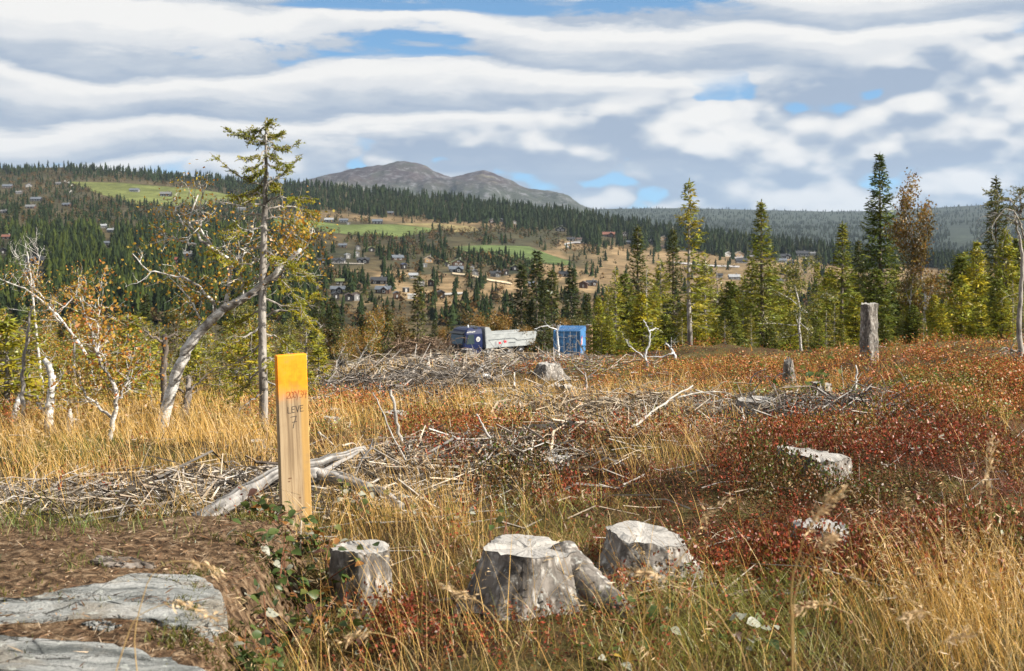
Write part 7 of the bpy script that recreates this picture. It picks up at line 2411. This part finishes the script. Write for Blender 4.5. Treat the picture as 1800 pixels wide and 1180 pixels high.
shrub(620, 6.6, 'raspberry leaves behind the stake on its right', .22, .3, 60, .045, [0, 1, 1, 3, 4, 4], 6, .03)
shrub(760, 6.4, 'leafy sprigs above the largest stump on its left', .2, .25, 26, .042, [0, 1, 3, 4, 4], 7)
shrub(890, 5.0, 'green sprig growing against the top of the largest stump', .36, .06, 12, .04, [1, 0, 3], 8, stems=3)
shrub(1290, 4.5, 'raspberry bush with pale turned leaves at the bottom right of centre', .16, .22, 34, .055, [0, 1, 4, 4, 2, 6], 9)
shrub(1130, 4.6, 'low green raspberry bush below the wide grey stump', .16, .24, 36, .05, [0, 1, 0, 4, 3, 2], 10)
shrub(1200, 5.2, 'green raspberry leaves beside the wide grey stump', .14, .2, 24, .045, [1, 0, 3, 4], 11)
shrub(1400, 13.4, 'bright green willow shrub growing in the right slash pile', .55, .28, 60, .075, [0, 1, 1, 3], 12, name='willow_shrub')
shrub(1425, 12.6, 'small yellow-green willow sprig low in the right slash pile', .3, .2, 24, .07, [3, 1, 7], 13, name='willow_shrub')
shrub(1530, 12.3, 'yellow-green spruce-like sprig at the right end of the slash', .22, .22, 30, .07, [3, 1, 3], 14, name='green_sprig')
shrub(1610, 8.0, 'sparse leafy sprig with pale leaves on the heather mound', .20, .25, 22, .045, [4, 4, 1, 5, 7], 15)
shrub(1080, 4.25, 'yellowing raspberry leaves at the bottom edge right of the largest stump', .10, .2, 22, .05, [1, 3, 7, 0, 4], 16)

# ------------------------------------------------------------------ single tall grass stalks close to the camera
def stalk(pts, label, r0=.0016, head=.18, n_sp=46, seed=0, droop=.02, spread=.012):
    r = np.random.default_rng(seed)
    q = refine(np.array([P(*p) for p in pts]), 22, r, .0006)
    root = empty('grass_stalk', q[0])
    tag(root, label, 'grass stalk', 'tall dry grass stalks close to the viewer')
    mb = MB(); tube(mb, q, np.linspace(r0, r0 * .5, 22), 5, np.array([.62, .43, .19])); mb.build('stem', M['grass'], root, True, origin=q[0])
    hd = MB()
    t = 1 - head * r.random(n_sp)
    b = np.stack([np.interp(t * 21, np.arange(22), q[:, k_]) for k_ in range(3)], 1)
    tg = q[-1] - q[-4]; tg /= np.linalg.norm(tg)
    d = tg * .8 + r.normal(0, .45, (n_sp, 3)) + [0, 0, -droop * 6]; d /= np.linalg.norm(d, axis=1, keepdims=True)
    A = b + r.normal(0, spread * .4, b.shape); B = A + d * r.uniform(.010, .022, (n_sp, 1))
    V, T = kites(A, B, np.full(n_sp, .0042), r.normal(0, 1, (n_sp, 3)))
    hd.add(V, T, None, np.array([.66, .47, .27]) * np.repeat(r.uniform(.7, 1.15, (n_sp, 1)), 4, 0))
    hd.build('seed_head', M['grass'], root, origin=q[0])


stalk([(1395, 1260, 2.6), (1392, 1120, 2.55), (1390, 1030, 2.5), (1410, 950, 2.45), (1440, 895, 2.4), (1478, 862, 2.35)], 'tallest out-of-focus grass stalk crossing the dark stump', .0024, .34, 120, 1, spread=.012)
stalk([(1400, 1200, 2.5), (1392, 1060, 2.45), (1420, 980, 2.45), (1450, 955, 2.4), (1462, 945, 2.4)], 'short blurred stalk bending right below the tallest stalk', .0016, .3, 60, 2)
near = [([(250, 1250, 2.7), (232, 1120, 2.7), (262, 1010, 2.7), (300, 985, 2.7), (350, 988, 2.7), (385, 1005, 2.7)], 'blurred stalk arching over the upper rock slab'), ([(180, 1280, 2.5), (215, 1140, 2.5), (240, 1080, 2.5), (310, 1055, 2.5), (380, 1090, 2.5)], 'blurred stalk drooping across the lower rock slab'),
        ([(1750, 1280, 2.6), (1700, 1150, 2.6), (1660, 1090, 2.6), (1620, 1075, 2.6), (1590, 1085, 2.6)], 'blurred drooping stalk near the lower right corner'), ([(1560, 1260, 2.5), (1590, 1180, 2.5), (1650, 1130, 2.5), (1720, 1110, 2.5)], 'blurred stalk leaning right in the lower right corner'),
        ([(1500, 1260, 2.7), (1520, 1160, 2.7), (1500, 1080, 2.7), (1450, 1060, 2.7), (1400, 1072, 2.7)], 'blurred stalk bending left below the green grass patch'), ([(1330, 1300, 2.7), (1310, 1150, 2.7), (1250, 1060, 2.7), (1160, 1010, 2.7), (1110, 1005, 2.7)], 'long stalk bending left across the wide grey stump'),
        ([(760, 1290, 2.8), (740, 1180, 2.8), (700, 1120, 2.8), (640, 1110, 2.8), (600, 1130, 2.8)], 'blurred stalk drooping left below the small upright stump'), ([(930, 1260, 2.9), (900, 1130, 2.9), (850, 1060, 2.9), (780, 1030, 2.9)], 'stalk arching left in front of the largest stump'),
        ([(1080, 1280, 2.9), (1110, 1120, 2.9), (1180, 1000, 2.9), (1215, 960, 2.9), (1240, 900, 2.9), (1285, 875, 2.9)], 'slender stalk leaning right between the two front stumps'), ([(1790, 1270, 2.8), (1765, 1090, 2.8), (1750, 960, 2.8), (1735, 850, 2.8), (1745, 770, 2.8)], 'tall straight stalk at the right edge')]
for i, (pts, lab) in enumerate(near):
    stalk(pts, lab, .0013, .30, 56, 10 + i)

tris = sum(sum(len(p.vertices) - 2 for p in me.polygons) if len(me.polygons) < 2000 else 2 * len(me.polygons) for me in bpy.data.meshes if me.users)
print('TRIS approx', tris, 'forest trees', N_FOREST, 'heath', N_HEATH, 'objects', len(bpy.data.objects))

# ------------------------------------------------------------------ thin northern haze
mb = MB()
box(mb, (-7500, -300, -140), (7500, 6900, 300))
hz = mb.build('haze', None, None, color=False)
m_, g_ = new_mat('haze')
o_ = g_.n('ShaderNodeOutputMaterial')
pv = g_.n('ShaderNodeVolumePrincipled')
pv.inputs['Color'].default_value = (0.62, 0.76, 0.95, 1)
pv.inputs['Density'].default_value = 4.2e-5
pv.inputs['Anisotropy'].default_value = 0.2
g_.link(pv.outputs[0], o_.inputs[1])
hz.data.materials.append(m_)
tag(hz, 'thin blue haze in the far air', 'haze', kind='stuff')
